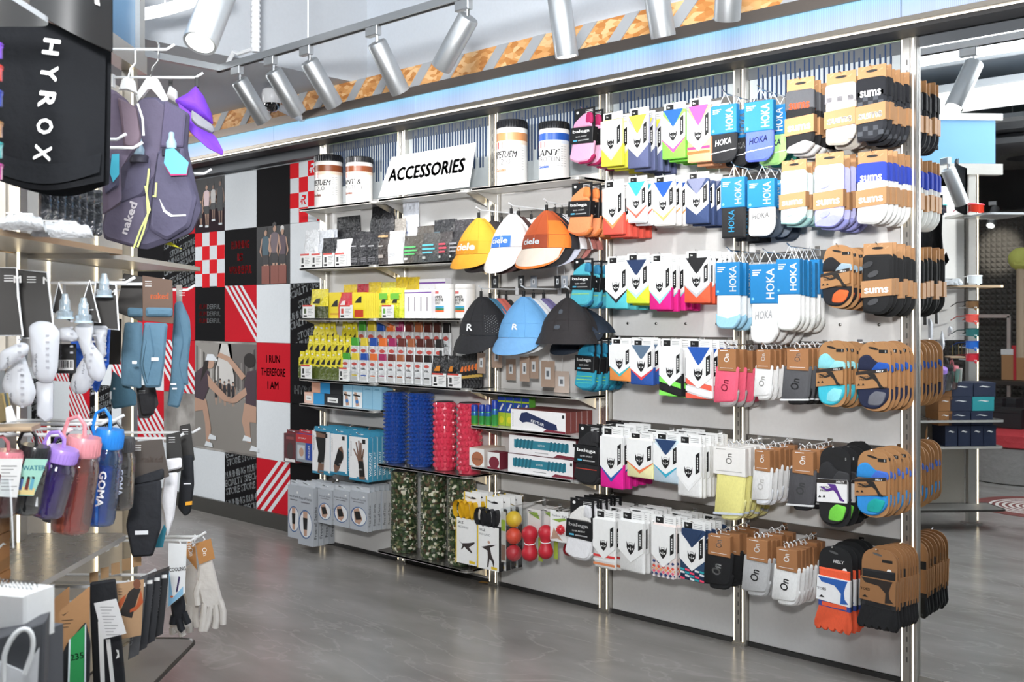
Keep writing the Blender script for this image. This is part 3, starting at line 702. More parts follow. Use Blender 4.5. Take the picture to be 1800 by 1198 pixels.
def hill(w, h, r, board='#ae7f52', heel='#1c1d22', mid='#9fb5c4', toe='#ef6a34', toe2='#1c1d22', band=None, leg='#231f1c', word=True, tilt=.06):
    P = lambda u, v: ((u-.5)*w, -v*h); t = .008
    m = MB(); bm = cardm(board)
    m.prism(rpoly([P(.03, 1), P(.97, 1), P(.97, 0), P(.03, 0)], w*.48, 8), -.002, .002, bm)
    m.disc(-.04*w, -.1*h, .16*w, .018*h, -.0026, INK, 10, -.2); m.rect(.12*w, .38*w, -.165*h, -.115*h, -.0026, INK); m.text('S', .32*w, -.14*h, .03*h, -.003, WHITE, bold=.02)
    m.build('sock_board', r)
    m = MB()
    m.prism(rpoly([P(.0, .42), P(.93, .42), P(.9, .33), P(.55, .3), P(.3, .17), P(.02, .24)], [.004, .004, w*.1, w*.2, w*.15, w*.2], 4), -t-.002, t, knit(heel), .006, True)
    m.prism(rpoly([P(.4, .42), P(.95, .42), P(.93, .31), P(.6, .29)], .01), -t-.004, t, knit(mid), .004, True)
    m.prism(rpoly([P(.04, .95), P(.6, .985), P(.92, .82), P(.92, .66), P(-.0, .66)], [w*.34, w*.3, w*.25, 0, 0], 6), -t-.003, t, knit(toe2), .006, True)
    m.prism(rpoly([P(.3, .92), P(.75, .93), P(.9, .72), P(.55, .7), P(.35, .78)], [w*.1, w*.2, w*.1, .01, .01], 4), -t-.006, t, knit(toe), .005, True)
    m.build('sock', r)
    m = MB(); q = -t-.0075; bb = cardm(band) if band else bm
    d = tilt
    m.prism([P(-.02, .7), P(.9, .7-d), P(.9, .4-d*.3), P(-.02, .4+d*.7)], q, t+.003, bb)
    m.flat([P(-.02, .45+d*.7), P(.9, .45-d*.3), P(.9, .4-d*.3), P(-.02, .4+d*.7)], q-.0006, mat('#2a2421', .6))
    m.text('HILLY', .2*w, -(.425-d*.05)*h, .028*h, q-.001, WHITE, bold=.03, shear=.2, rot=.03)
    if word: m.text('MARATHON', -.24*w, -.51*h, .026*h, q-.0008, INK, bold=.01, width=.38*w, rot=.08); m.text('FRESH', -.28*w, -.55*h, .026*h, q-.0008, INK, bold=.01, width=.26*w, rot=.08)
    lm = mat(leg, .6)
    m.flat([P(.3, .46), P(.55, .46), P(.68, .57), P(.74, .62), P(.82, .65), P(.82, .665), P(.68, .655), P(.6, .58), P(.45, .52)][::-1], q-.0012, lm)
    m.flat([P(.5, .49), P(.3, .53), P(.12, .5), P(.1, .515), P(.3, .56), P(.52, .53)], q-.0014, lm)
    m.flat([P(.02, .645), P(.07, .61), P(.12, .64)], q-.001, INK); m.flat([P(.16, .64), P(.2, .6), P(.25, .635)], q-.001, INK)
    m.build('paper_band', r)
def toes(w, h, r, board='#17181a', sock='#f2603a', cuffc='#3b4f9c', band='#f2f2f2', leg='#2a5fae'):
    P = lambda u, v: ((u-.5)*w, -v*h); t = .009
    m = MB(); bm = cardm(board); m.prism(rpoly([P(.08, .72), P(.98, .72), P(.98, 0), P(.08, 0)], [.01, .01, w*.42, w*.42], 8), -.002, .002, bm)
    m.disc(-.02*w, -.07*h, .13*w, .014*h, -.0026, mat('#5a5a5a', .5), 10, -.2)
    m.text('HILLY', .12*w, -.17*h, .035*h, -.0026, WHITE, bold=.03, shear=.2) if board == '#17181a' else m.rect(.1*w, .36*w, -.16*h, -.125*h, -.0026, INK)
    m.disc(.28*w, -.26*h, .06*w, .06*w, -.0026, WHITE, 10); m.build('sock_board', r)
    m = MB(); sm = knit(sock)
    o = [P(.1, .26), P(.12, .66), P(-.04, .9)]
    for k in range(5):
        a = -.04+.2*k; o += [P(a+.01, .95+.02*math.sin(k*.9)), P(a+.07, .985), P(a+.14, .985), P(a+.185, .95)]
    o += [P(.98, .9), P(.93, .66), P(.93, .26)]
    m.prism([(a, b_) for a, b_ in o], -t-.002, t, sm, .006, True)
    m.prism([P(.1, .7), P(.95, .72), P(.94, .6), P(.1, .6)], -t-.0035, t+.001, knit(cuffc)); m.prism([P(.2, .695), P(.86, .7), P(.86, .65), P(.2, .65)], -t-.0045, t, sm)
    m.build('sock', r)
    m = MB(); q = -t-.007; m.prism([P(.05, .63), P(.95, .66), P(.97, .36), P(.08, .35)], q, t+.003, cardm(band))
    lm = mat(leg, .6)
    m.flat([P(.1, .36), P(.9, .37), P(.85, .42), P(.8, .5), P(.82, .58), P(.92, .63), P(.7, .64), P(.72, .52), P(.55, .44), P(.2, .42)], q-.0008, lm)
    m.text('TOES', -.3*w, -.5*h, .028*h, q-.001, INK, bold=.02, width=.24*w); m.flat([P(.12, .6), P(.2, .57), P(.28, .6)], q-.001, INK)
    m.build('paper_band', r)
def bale(w, h, r, top='#f0a8cc', heel='#b3255f', bot='#f0b4d4', strip=None, low=.98):
    P = lambda u, v: ((u-.5)*w, -v*h); t = .015
    m = MB(); m.prism([P(.1, .4), P(1, .4), P(1, 0), P(.1, 0)], -.002, .002, BLACK)
    for k in range(3): m.rect(.1*w, .42*w, -(.05+.025*k)*h, -(.042+.025*k)*h, -.0026, WHITE)
    m.disc(-.25*w, -.07*h, .06*w, .05*w, -.0026, WHITE, 10); m.build('header_card', r)
    m = MB()
    m.prism(rpoly([P(.08, .36), P(.9, .36), P(.82, .1), P(.55, .1), P(.12, .27)], [0, 0, w*.2, w*.2, w*.1], 5), -t, t, knit(top), .008, True)
    m.prism(rpoly([P(.62, .3), P(.95, .3), P(.92, .1), P(.7, .08)], w*.12, 4), -t-.002, t, knit(heel), .007, True)
    m.prism(rpoly([P(-.1, .9), P(.2, low), P(.9, low), P(1.0, .62), P(.05, .62)], [w*.1, w*.15, w*.3, 0, 0], 5), -t, t, knit(bot), .009, True)
    m.prism(rpoly([P(.15, 1.0), P(.8, 1.0), P(1.0, .85), P(.5, .86)], [w*.2, w*.3, w*.1, .01], 5), -t+.006, t+.006, knit(heel), .008, True)
    for k, c in enumerate(strip or ()): m.rect(-.42*w, .4*w, -(.74+.06*k)*h, -(.725+.06*k)*h, -t-.0012, knit(c))
    m.build('sock', r)
    m = MB(); q = -t-.004; m.prism(rpoly([P(-.02, .63), P(.98, .66), P(1.02, .36), P(.02, .34)], .003), q, t+.006, BLACK, .002)
    m.text('balega', .0, -.43*h, .07*h, q-.0006, WHITE, bold=.025, width=w*.74, rot=-.02)
    m.text('SILVER ARGENT', .0, -.52*h, .024*h, q-.0006, WHITE, width=w*.5); m.rect(-.36*w, -.18*w, -.6*h, -.572*h, q-.0006, mat('#57b6d8', .5))
    m.rect(-.14*w, .34*w, -.6*h, -.58*h, q-.0006, mat('#a8a8a8', .5))
    m.build('paper_band', r)
NAMES = {wolf: 'sock_pack', wing: 'hooked_sock_pack', sumz: 'banded_sock_pack', onn: 'folded_sock_pack', hill: 'sports_sock_pack', toes: 'toe_sock_pack', bale: 'cushioned_sock_pack'}
def hang(kind, row, bay, box, n, look, where, d=D, behind=None, last=.05, dz=0, alts=None, **kw):
    x0, x1, y0, y1 = box
    a = at(x0, y0, -d); b_ = at(x1, y0, -d); c = at((x0+x1)/2, y0, -d); e = at((x0+x1)/2, y1, -d)
    w_ = b_.x-a.x; h_ = c.z-e.z
    hole = {wing: .056, onn: .02}.get(kind, -.03*h_)
    rt = rail(bay, c.z+hole, row)
    peg(rt, c.x, c.z+hole-.003, d+.01)
    lab_ = f'{look}, {where}'; lab_ = lab_ if len(lab_.split()) <= 16 else look+', '+' '.join(where.split()[:16-len(look.split())])
    r = thing(NAMES[kind], lab_, 'socks', (c.x, -d, c.z+dz), random.uniform(-.05, .05), f'{look}, {["top", "second", "third", "fourth", "fifth", "lowest"][row]} row')
    kind(w_, h_, r, **kw)
    rn = ['top', 'second', 'third', 'fourth', 'fifth', 'lowest'][row]; bl = behind or f'{look}, behind the first, {rn} row'
    for k in range(1, n):
        q = dup(r, (c.x+random.uniform(-.004, .004), -d+(d-last)*k/max(1, n-1), c.z+dz+random.uniform(-.012, .004)), random.uniform(-.06, .06), label=bl, group=f'{look}, {rn} row')
        if alts and k <= len(alts):      # another colour hangs behind the first
            for ch in q.children:
                if ch.name.startswith('sock'): ch.material_slots[0].link = 'OBJECT'; ch.material_slots[0].material = knit(alts[k-1][0])
            q['label'] = alts[k-1][1]; del q['group']
    return r
h = hang
# ---- top row
h(bale, 0, 3, (1006, 1046, 190, 287), 4, 'pink sock pack with a black band', 'top row left end')
h(wolf, 0, 3, (1059, 1096, 197, 292), 5, 'white and yellow wolf-head sock pack', 'top row, pink chevron', base='#f6f2a0', bot='#f1ee4a', chev='#f6f3b8')
h(wolf, 0, 3, (1106, 1142, 189, 295), 5, 'slate blue wolf-head sock pack', 'top row, yellow triangle at its neck', base='#b7b3c9', tri='#f0ec4e', bot='#5b6288')
h(wolf, 0, 3, (1167, 1206, 180, 279), 5, 'bright green wolf-head sock pack', 'top row, blue neck', base='#8ff058', tri='#2560b8', bot='#86e94f', chev='#e6559a')
h(wolf, 0, 3, (1211, 1251, 171, 285), 4, 'orange wolf-head sock pack with pink neck', 'top row, right of the green one', base='#fbb887', tri='#e35aa0', bot='#f7b184', pat='bands', extra=['#e0407f', '#f0703c'])
h(wing, 0, 3, (1252, 1297, 185, 286), 3, 'black sock with a blue card', 'top row, white logo on the foot', base='#232325', logo=1, rib='#e8e8e8')
h(wing, 0, 4, (1311, 1361, 178, 284), 3, 'violet blue sock with a blue card', 'top row, right of the black one', alts=[('#b4ee8e', 'lime green sock with a blue card behind the violet one, top row'), ('#3fa08c', 'sea green sock with a blue card, last behind the violet one')], base='#5d6fd2', logo=1, lc='#2b3666', rib='#e8e8e8')
h(sumz, 0, 4, (1383, 1432, 137, 270), 5, 'black and grey banded sock with orange word', 'top row', base='#19191b', top='#55565a', word=1, wc='#ee5a2e', toe='#e9e9e7')
h(sumz, 0, 4, (1452, 1506, 126, 256), 4, 'grey and cream checked banded sock', 'top row', base='#cbc4b8', chk='#aaa8ac', top='#aaa6ab')
h(sumz, 0, 4, (1507, 1559, 115, 249), 6, 'black checked banded sock', 'top row beside the mirror post', base='#26282e', chk='#4c4f55', top='#1b1c22', word=1)
# ---- second row
h(bale, 1, 3, (1002, 1041, 321, 414), 4, 'orange sock pack with a black band', 'second row left end', top='#f59a63', heel='#f28a4a', bot='#f69c68')
h(wolf, 1, 3, (1062, 1098, 316, 412), 5, 'coral wolf-head sock pack', 'second row beside the orange band pack', base='#f7f2f0', bot='#f2604f', chev='#f29a62')
h(wolf, 1, 3, (1105, 1138, 309, 392), 5, 'white wolf-head sock pack with teal neck', 'second row', base='#eef0f2', tri='#42b4c4', chev='#ea6a56')
h(wolf, 1, 3, (1150, 1188, 308, 397), 5, 'white wolf-head sock pack with royal blue neck', 'second row', base='#f2eeea', tri='#2358b4', chev='#f5b46e')
h(wolf, 1, 3, (1208, 1247, 302, 393), 5, 'navy wolf-head sock pack with grey neck', 'second row', base='#39496e', tri='#7c819c', bot='#33446c')
h(wing, 1, 3, (1270, 1311, 312, 418), 3, 'black sock with blue card and upright blue word', 'second row', base='#242425', foot=False, logo=1, vert=True, lc='#37a4d6')
h(wing, 1, 4, (1316, 1364, 315, 415), 4, 'white sock with blue card and grey word', 'second row', alts=[('#46505c', 'slate sock with a blue card right behind the white one, second row'), ('#7f8894', 'grey sock with a blue card behind the slate one, second row'), ('#39414c', 'dark slate sock with a blue card, last on the white peg')], base='#f0f0ee', logo=1, lc='#9a9a9a')
h(sumz, 1, 4, (1373, 1419, 281, 395), 5, 'mint tie-dyed banded sock', 'second row', base='#dfeee9', tie=['#c9e4e0', '#e9eef0', '#d2c9ee'], toe='#a9d4cf')
h(sumz, 1, 4, (1433, 1484, 268, 400), 5, 'lilac tie-dyed banded sock', 'second row', base='#c3c3ee', tie=['#dcdcf4', '#9fa2dc', '#b9d8e4'], toe='#9d9fdc')
h(sumz, 1, 4, (1507, 1561, 265, 395), 6, 'white banded sock with royal blue cuff', 'second row beside the mirror post', base='#f0f0ee', top='#2f45b0', word=1)
# ---- third row
h(bale, 2, 3, (1006, 1042, 454, 539), 4, 'turquoise sock pack with a black band', 'third row left end', top='#54b9cc', heel='#2f7fa6', bot='#4fb3c6', strip=['#9fd06a'])
h(wolf, 2, 3, (1068, 1104, 450, 542), 4, 'aqua wolf-head sock pack with black chevron', 'third row', alts=None, base='#f2f2f2', bot='#55c3cf', chev='#26272b')
h(wolf, 2, 3, (1101, 1143, 445, 533), 5, 'lime wolf-head sock pack with navy neck', 'third row', base='#e9f3f2', tri='#26395f', bot='#def23c', chev='#bfe6e2')
h(wolf, 2, 3, (1144, 1182, 446, 544), 5, 'magenta wolf-head sock pack with aqua chevron', 'third row', base='#f2f2f2', bot='#ea1e8c', chev='#9be0e0')
h(wolf, 2, 3, (1206, 1249, 441, 532), 6, 'orange red wolf-head sock pack with black neck', 'third row', base='#f2f2f2', tri='#1c1c1e', bot='#f0603e', chev='#bdbdc0')
h(wing, 2, 3, (1260, 1303, 461, 577), 5, 'white sock with pale blue toe and a blue card', 'third row', base='#eef4f6', toe='#a3d4ec')
h(wing, 2, 4, (1321, 1370, 464, 603), 4, 'long white sock with grey word and a blue card', 'third row', base='#f2f2f0', logo=1, lc='#b4b4b6', toe='#e9e9e7')
h(wing, 2, 4, (1367, 1408, 455, 580), 6, 'white sock with a blue card at a slant', 'third row, beside the orange toe pack', base='#f2f2f0', toe='#e6e8e4')
h(hill, 2, 4, (1446, 1502, 430, 541), 5, 'orange and black sock on a brown board', 'third row', tilt=.09)
h(sumz, 2, 4, (1517, 1570, 427, 553), 6, 'black banded sock with grey camouflage', 'third row beside the mirror post', base='#1b1b1c', tie=['#3b3b3d', '#4a4a4c', '#28282a'])
# ---- fourth row
h(bale, 3, 3, (1014, 1048, 592, 686), 5, 'blue green sock pack with a black band', 'fourth row left end', top='#1f86a8', heel='#1b7394', bot='#2b9cb8', strip=['#7fd06a', '#a9e06a', '#58c4b0'])
h(wolf, 3, 3, (1074, 1111, 594, 669), 5, 'white wolf-head sock pack with orange hem', 'fourth row', base='#f2f2f2', bot='#f39a4e', chev='#45b9c0')
h(wolf, 3, 3, (1111, 1150, 596, 676), 5, 'white wolf-head sock pack with steel blue neck', 'fourth row', base='#f2f2f2', tri='#62788f', bot='#2b56a8', chev='#ea4a52')
h(wolf, 3, 3, (1162, 1200, 595, 695), 4, 'black and green striped wolf-head sock pack', 'fourth row', base='#f2f2f2', bot='#1a1a1c', pat='stripe', extra=['#84e85a', '#1a1a1c', '#84e85a'])
h(wolf, 3, 3, (1208, 1254, 596, 700), 5, 'red and white striped wolf-head sock pack', 'fourth row', base='#f2f2f2', tri='#2458b0', pat='stripe', extra=['#f06450', '#f2f2f2', '#f06450'])
h(onn, 3, 3, (1255, 1300, 613, 716), 4, 'coral pink folded sock with a brown card', 'fourth row', base='#f0617c', toe='#a9a4a2', lc='#b8405a', wide=False)
h(onn, 3, 4, (1325, 1360, 614, 704), 6, 'white folded sock with a brown card', 'fourth row, left of the charcoal one', base='#ecebe9', lc='#cfcdca', wide=False)
h(onn, 3, 4, (1374, 1428, 613, 712), 6, 'charcoal folded sock with a brown card', 'fourth row', base='#57575a', toe='#1a1a1c', cuff='#e8e8e8', lc='#3c3c3e')
h(hill, 3, 4, (1438, 1490, 599, 715), 6, 'aqua sock on a brown board', 'fourth row', heel='#8fd9e2', mid='#9fe0e6', toe='#8fe0ea', toe2='#3fbfd4')
h(hill, 3, 4, (1508, 1568, 600, 722), 6, 'navy and royal blue sock on a brown board', 'fourth row beside the mirror post', heel='#1d2440', mid='#2458b4', toe='#6f7078', toe2='#1d2440')
# ---- fifth row
h(bale, 4, 3, (1013, 1057, 746, 852), 4, 'black sock pack with red piping and a black band', 'fifth row left end', top='#232325', heel='#2b2b2d', bot='#1d1d1f', strip=['#b5392b'])
h(wolf, 4, 3, (1058, 1097, 750, 857), 5, 'magenta wolf-head sock pack with blue chevron', 'fifth row', base='#f2f2f2', bot='#ee1a9a', chev='#2c59a8')
h(wolf, 4, 3, (1105, 1150, 760, 839), 6, 'pale yellow wolf-head sock pack with orange chevron', 'fifth row', base='#f4f1e4', bot='#f2ecb4', chev='#ee7a4a')
h(wolf, 4, 3, (1152, 1195, 761, 847), 6, 'pale blue wolf-head sock pack with navy neck', 'fifth row', base='#cfe0e9', tri='#23406a', bot='#c3d6e2', chev='#36aac6')
h(wolf, 4, 3, (1193, 1234, 765, 873), 7, 'plain white wolf-head sock pack', 'fifth row, left of the yellow socks', base='#f4f4f2', chev='#f0f0ee')
h(onn, 4, 4, (1257, 1312, 786, 915), 6, 'pale yellow tie-dyed folded sock with a white card', 'fifth row', base='#ece48f', card='#ece9e4', toe='#e9e29a', cuff='#cfd6e0', wide=True)
h(onn, 4, 4, (1321, 1360, 790, 888), 6, 'white folded sock with a brown card', 'fifth row, right of the yellow one', base='#e4e3e1', toe='#eceef2', lc='#cfcdca')
h(onn, 4, 4, (1384, 1437, 792, 898), 5, 'dark grey folded sock with a brown card', 'fifth row, left of the black board', base='#4e4d50', toe='#1a1a1e', cuff='#dcdcdc', lc='#3a3a3c')
h(hill, 4, 4, (1440, 1497, 785, 926), 4, 'black board sock pack with purple leg picture', 'fifth row', board='#18181a', heel='#2b2b2d', mid='#3a3a3c', toe='#7ad84a', toe2='#1b1b1c', band='#ecebea', leg='#5a2f86', tilt=.02)
h(hill, 4, 4, (1506, 1566, 791, 909), 7, 'bright blue and teal sock on a brown board', 'fifth row beside the mirror post', heel='#2f8fd8', mid='#4470d0', toe='#16a7a0', toe2='#2f8fd8')
# ---- lowest row
h(bale, 5, 3, (999, 1043, 876, 984), 7, 'white sock pack with a black band', 'lowest row beside the massage balls', top='#eceae6', heel='#e2e2e4', bot='#f0f0f2')
h(wolf, 5, 3, (1046, 1083, 896, 999), 5, 'white wolf-head sock pack with red bands', 'lowest row', base='#f0efec', pat='bands', extra=['#df3b3b', '#f1f0ee', '#e08a5a'])
h(wolf, 5, 3, (1090, 1135, 899, 1005), 7, 'plain white wolf-head sock pack', 'lowest row, right of the red banded one', base='#f2f2f0')
h(wolf, 5, 3, (1148, 1190, 906, 1014), 6, 'coral and navy diamond wolf-head sock pack', 'lowest row', base='#f1e2dc', pat='check')
h(wolf, 5, 3, (1198, 1241, 916, 1020), 6, 'navy wolf-head sock pack with coloured chequers', 'lowest row', base='#223b60', tri='#233a5c', bot='#2a4564', pat='check2')
h(onn, 5, 3, (1236, 1290, 939, 1036), 4, 'black ankle sock with a brown card', 'lowest row', base='#141416', toe='#1a1a1c', lc='#e9e9e9')
h(onn, 5, 4, (1304, 1356, 946, 1049), 6, 'grey marl ankle sock with a brown card', 'lowest row', base='#b9b9b9', toe='#c2c2c2', lc='#232323')
h(onn, 5, 4, (1356, 1409, 963, 1065), 7, 'white ribbed ankle sock with a brown card', 'lowest row', base='#eeeeec', toe='#f0f0ee', lc='#1d1d1d')
h(toes, 5, 4, (1434, 1500, 960, 1112), 6, 'orange toe sock on a black board', 'lowest row')
h(toes, 5, 4, (1510, 1578, 964, 1108), 8, 'black toe sock on a brown board', 'lowest row beside the mirror post', board='#9a6d45', sock='#1b1b1d', cuffc='#2a2a2c', band='#9a6d45', leg='#2a211c')
# ---------------------------------------------------------------- shelves
SH = mat('#dfe0de', .25, .2, kind='card'); EDGE = mat('#d2cfc9', .42, .55, 'steel')
RX = Matrix.Rotation(-PI/2, 4, 'X')
shz = {}
def shelf(key, bay, px, py, label, d=.25, mtl=None, x0=None, x1=None):
    z = at(px, py, -d).z; shz[key] = z
    x0 = bay*W+.036 if x0 is None else x0; x1 = (bay+1)*W-.036+.05 if x1 is None else x1
    r = thing('wall_shelf', label, 'shelf', (0, 0, z))
    o = rpoly([(x0, -d), (x1, -d), (x1, -.036), (x0, -.036)], [.02, .05, 0, 0], 5)
    m = MB(); m.X = RX; m.prism(o, .0005, .011, mtl or SH); m.build('board', r)
    m = MB(); m.X = RX
    e = rpoly([(x0, -d), (x1, -d), (x1, -.036), (x0, -.036)], [.02, .05, 0, 0], 5)
    n = len(e); i = [((p[0]-(x0+x1)/2)*.994+(x0+x1)/2, p[1]*.975-.001) for p in e]
    v = [(p[0], y, p[1]) for y in (0, .014) for p in e]; f = [(j, (j+1) % n, n+(j+1) % n, n+j)[::-1] for j in range(n)]
    m.add(v, f, EDGE, True); m.build('steel_edge', r)
    for x in (x0+.004, x1-.06):
        MB().X
        b = MB(); b.add([(x, -.036, -.012), (x+.004, -.036, -.012), (x, -.2, -.014), (x+.004, -.2, -.014), (x, -.036, -.075), (x+.004, -.036, -.075)], [(0, 2, 4), (1, 5, 3), (2, 3, 5, 4), (0, 1, 3, 2), (0, 4, 5, 1)], STEEL); b.build('bracket', r)
    return r
shelf('A1', 0, 592, 360, 'shelf carrying the two brown banded tubs at the left end')
shelf('A2', 1, 745, 341, 'shelf that the accessories sign stands on')
shelf('A3', 2, 940, 318, 'shelf carrying the blue lidded tub, above the caps')
shelf('B1', 0, 592, 468, 'shelf carrying the white and black pouches')
shelf('B2', 1, 735, 461, 'shelf carrying the dark coffee pouches, left of the yellow cap')
shelf('C1', 0, 592, 559, 'shelf carrying the big yellow pouch and yellow boxes')
shelf('C2', 1, 745, 559, 'shelf carrying the white stick boxes and two white tubs')
shelf('D1', 0, 592, 669, 'shelf carrying the yellow gel sachets')
shelf('D2', 1, 745, 678, 'shelf carrying the dark chocolate gels and black gels')
shelf('D3', 2, 950, 693, 'empty shelf under the light blue cap')
shelf('E1', 0, 600, 716, 'shelf carrying the rolled tape boxes')
shelf('R2', 1, 757, 828, 'shelf carrying blue and red foam rollers', d=.25, mtl=mat('#8f8b86', .22, .8, 'steel'))
shelf('S2', 1, 750, 987, 'lowest shelf, carrying the camouflage foam rollers', d=.25, mtl=mat('#8f8b86', .22, .8, 'steel'))
shelf('F3', 2, 925, 757, 'shelf carrying spray cans and a navy band box')
shelf('G3', 2, 925, 833, 'shelf carrying two teal massage roller boxes')

def X(px, Y): return at(px, 500, Y).x
def dep(px, Y): a = (px-900)/F; return (Y-CY)/(FW[1]+a*RT[1])
def zat(px, py, Y): return at(px, py, Y).z
# ---- tubs
def tub(px0, px1, ytop, Y, zk, label, words_, band, lidc, kind=0):
    pm = (px0+px1)/2; c = at(pm, ytop, Y); R = (px1-px0)*dep(pm, Y)/F/2; z0 = shz[zk]; H = c.z-z0-.004
    r = thing('powder_tub', label, 'tub', (c.x, Y, z0))
    b = mat(band, .35); wm = mat('#f1efec', .3, coat=.4)
    if kind == 0:
        prof = [(R*.93, 0), (R, .01), (R, H*.62), (R, H*.68), (R, H*.8), (R, H*.86), (R*.97, H*.875)]
        lt = mat('#f0d9c4', .35) if band != '#2458b0' else mat('#dfe6f2', .35)
        m = MB().lathe(prof, [wm, wm, lt, b, wm, wm], 28)
        m.text(words_[0], .0, H*.47, H*.1, 0, INK, bold=.025, shear=.2, cyl=R+.0006, width=R*2.1)
        m.text(words_[1], .3*R, H*.36, H*.08, 0, mat('#6a6a6a', .5), cyl=R+.0006, width=R*.7 if len(words_[1]) < 5 else R*1.6)
        m.text('Chocolate', -.1*R, H*.24, H*.05, 0, mat(words_[2], .5), bold=.06, cyl=R+.0006, width=R*.9)
        for k in range(9): m.text('_ _ _', 1.25*R, H*(.25+.04*k), H*.006, 0, mat('#a0a0a0', .5), cyl=R+.0006, width=R*.7)
        m.add([((R+.0005)*math.sin(a), -(R+.0005)*math.cos(a), H*zz) for zz in (.56, .66) for a in (-.7, -.3, .1)], [(0, 1, 4, 3), (1, 2, 5, 4)], mat('#c23030', .4), True)
        m.build('tub_body', r)
        m = MB(); n = 36
        m.lathe([(R*.96, H*.875), (R*1.0, H*.88), (R*1.0, H*.985), (R*.95, H), (.01, H)], mat(lidc, .25), 28)
        for k in range(n): a = 2*PI*k/n; m.tube([(R*math.cos(a), R*math.sin(a), H*.885), (R*math.cos(a), R*math.sin(a), H*.975)], R*.03, mat(lidc, .25), 4)
        m.build('ribbed_lid', r)
    else:
        m = MB().lathe([(R*.95, 0), (R, .006), (R, H*.84), (R*.98, H*.86)], wm, 28)
        m.text(words_[0], -.1*R, H*.62, H*.075, 0, INK, bold=.03, cyl=R+.0006, width=R*1.3); m.text(words_[1], -.1*R, H*.53, H*.075, 0, INK, bold=.03, cyl=R+.0006, width=R*1.5); m.text(words_[2], -.2*R, H*.44, H*.075, 0, INK, bold=.03, cyl=R+.0006, width=R*1.1)
        for k, c_ in enumerate(('#3f9fc8', '#2f7f5a', '#e2693a')):
            z = H*(.3-.06*k); q = [a*.2-.9 for a in range(9)]
            m.add([((R+.0006)*math.sin(a), -(R+.0006)*math.cos(a), z+zz) for zz in (0, H*.055) for a in q], [(i, i+1, i+10, i+9) for i in range(8)], mat(c_, .4), True)
        q = [a*.2-.9 for a in range(6)]; m.add([((R+.0007)*math.sin(a), -(R+.0007)*math.cos(a), H*.72+zz) for zz in (0, H*.07) for a in q], [(i, i+1, i+7, i+6) for i in range(5)], mat('#d96a66', .4), True)
        m.build('tub_body', r)
        MB().lathe([(R*1.0, H*.86), (R*1.02, H*.87), (R*1.02, H*.98), (R*.98, H), (.01, H)], wm, 28).build('lid', r)
    return r
tub(553, 602, 273, -.13, 'A1', 'white tub with brown band at the left end of the top shelf', ['PERPETUEM', '2.0', '#7a3a22'], '#8c4a2a', '#1a1b1e')
tub(608, 655, 276, -.13, 'A1', 'white tub with brown band beside the accessories sign', ['PLANT &', 'PROTEIN', '#8c4322'], '#8c4a2a', '#1a1b1e')
tub(873, 927, 212, -.14, 'A3', 'white tub with tan band, right of the accessories sign', ['PERPETUEM', '2.0', '#d9825a'], '#c98a5a', '#1a1b1e')
tub(947, 1001, 215, -.14, 'A3', 'white tub with blue band next to the pink socks', ['PLANT', 'PROTEIN', '#2458b0'], '#2458b0', '#1a1b1e')
tub(765, 800, 498, -.12, 'C2', 'left white tub with blue, green and orange stripes', ['HAMMER', 'CREATINE', 'BOOST'], '#fff', '#fff', 1)
tub(800, 836, 498, -.12, 'C2', 'right white tub with coloured stripes, beside the black cap', ['HAMMER', 'CREATINE', 'BOOST'], '#fff', '#fff', 1)
# ---- the sign
Ys = -.232
q = [at(665, 347, Ys), at(824, 328, Ys), at(836, 250, Ys), at(688, 276, Ys)]; q = [(p.x, max(p.z, shz['A2']+.001)) for p in q]
sg = thing('accessories_sign', 'white slanted sign board reading accessories on the top shelf', 'sign', (0, 0, 0))
MB().prism(q, Ys, Ys+.006, WHITE, .0012).build('board', sg)
a = at(748, 299, Ys); a2 = at(683, 310, Ys); a3 = at(815, 292, Ys)
MB().text('ACCESSORIES', a.x, a.z, .073, Ys-.0006, mat('#3a3a3c', .5), shear=.25, bold=.05, width=(a3.x-a2.x)).build('lettering', sg)
MB().box(q[0][0]+.05, q[1][0]-.05, Ys+.006, Ys+.06, shz['A2']+.001, shz['A2']+.003, WHITE).build('foot', sg)
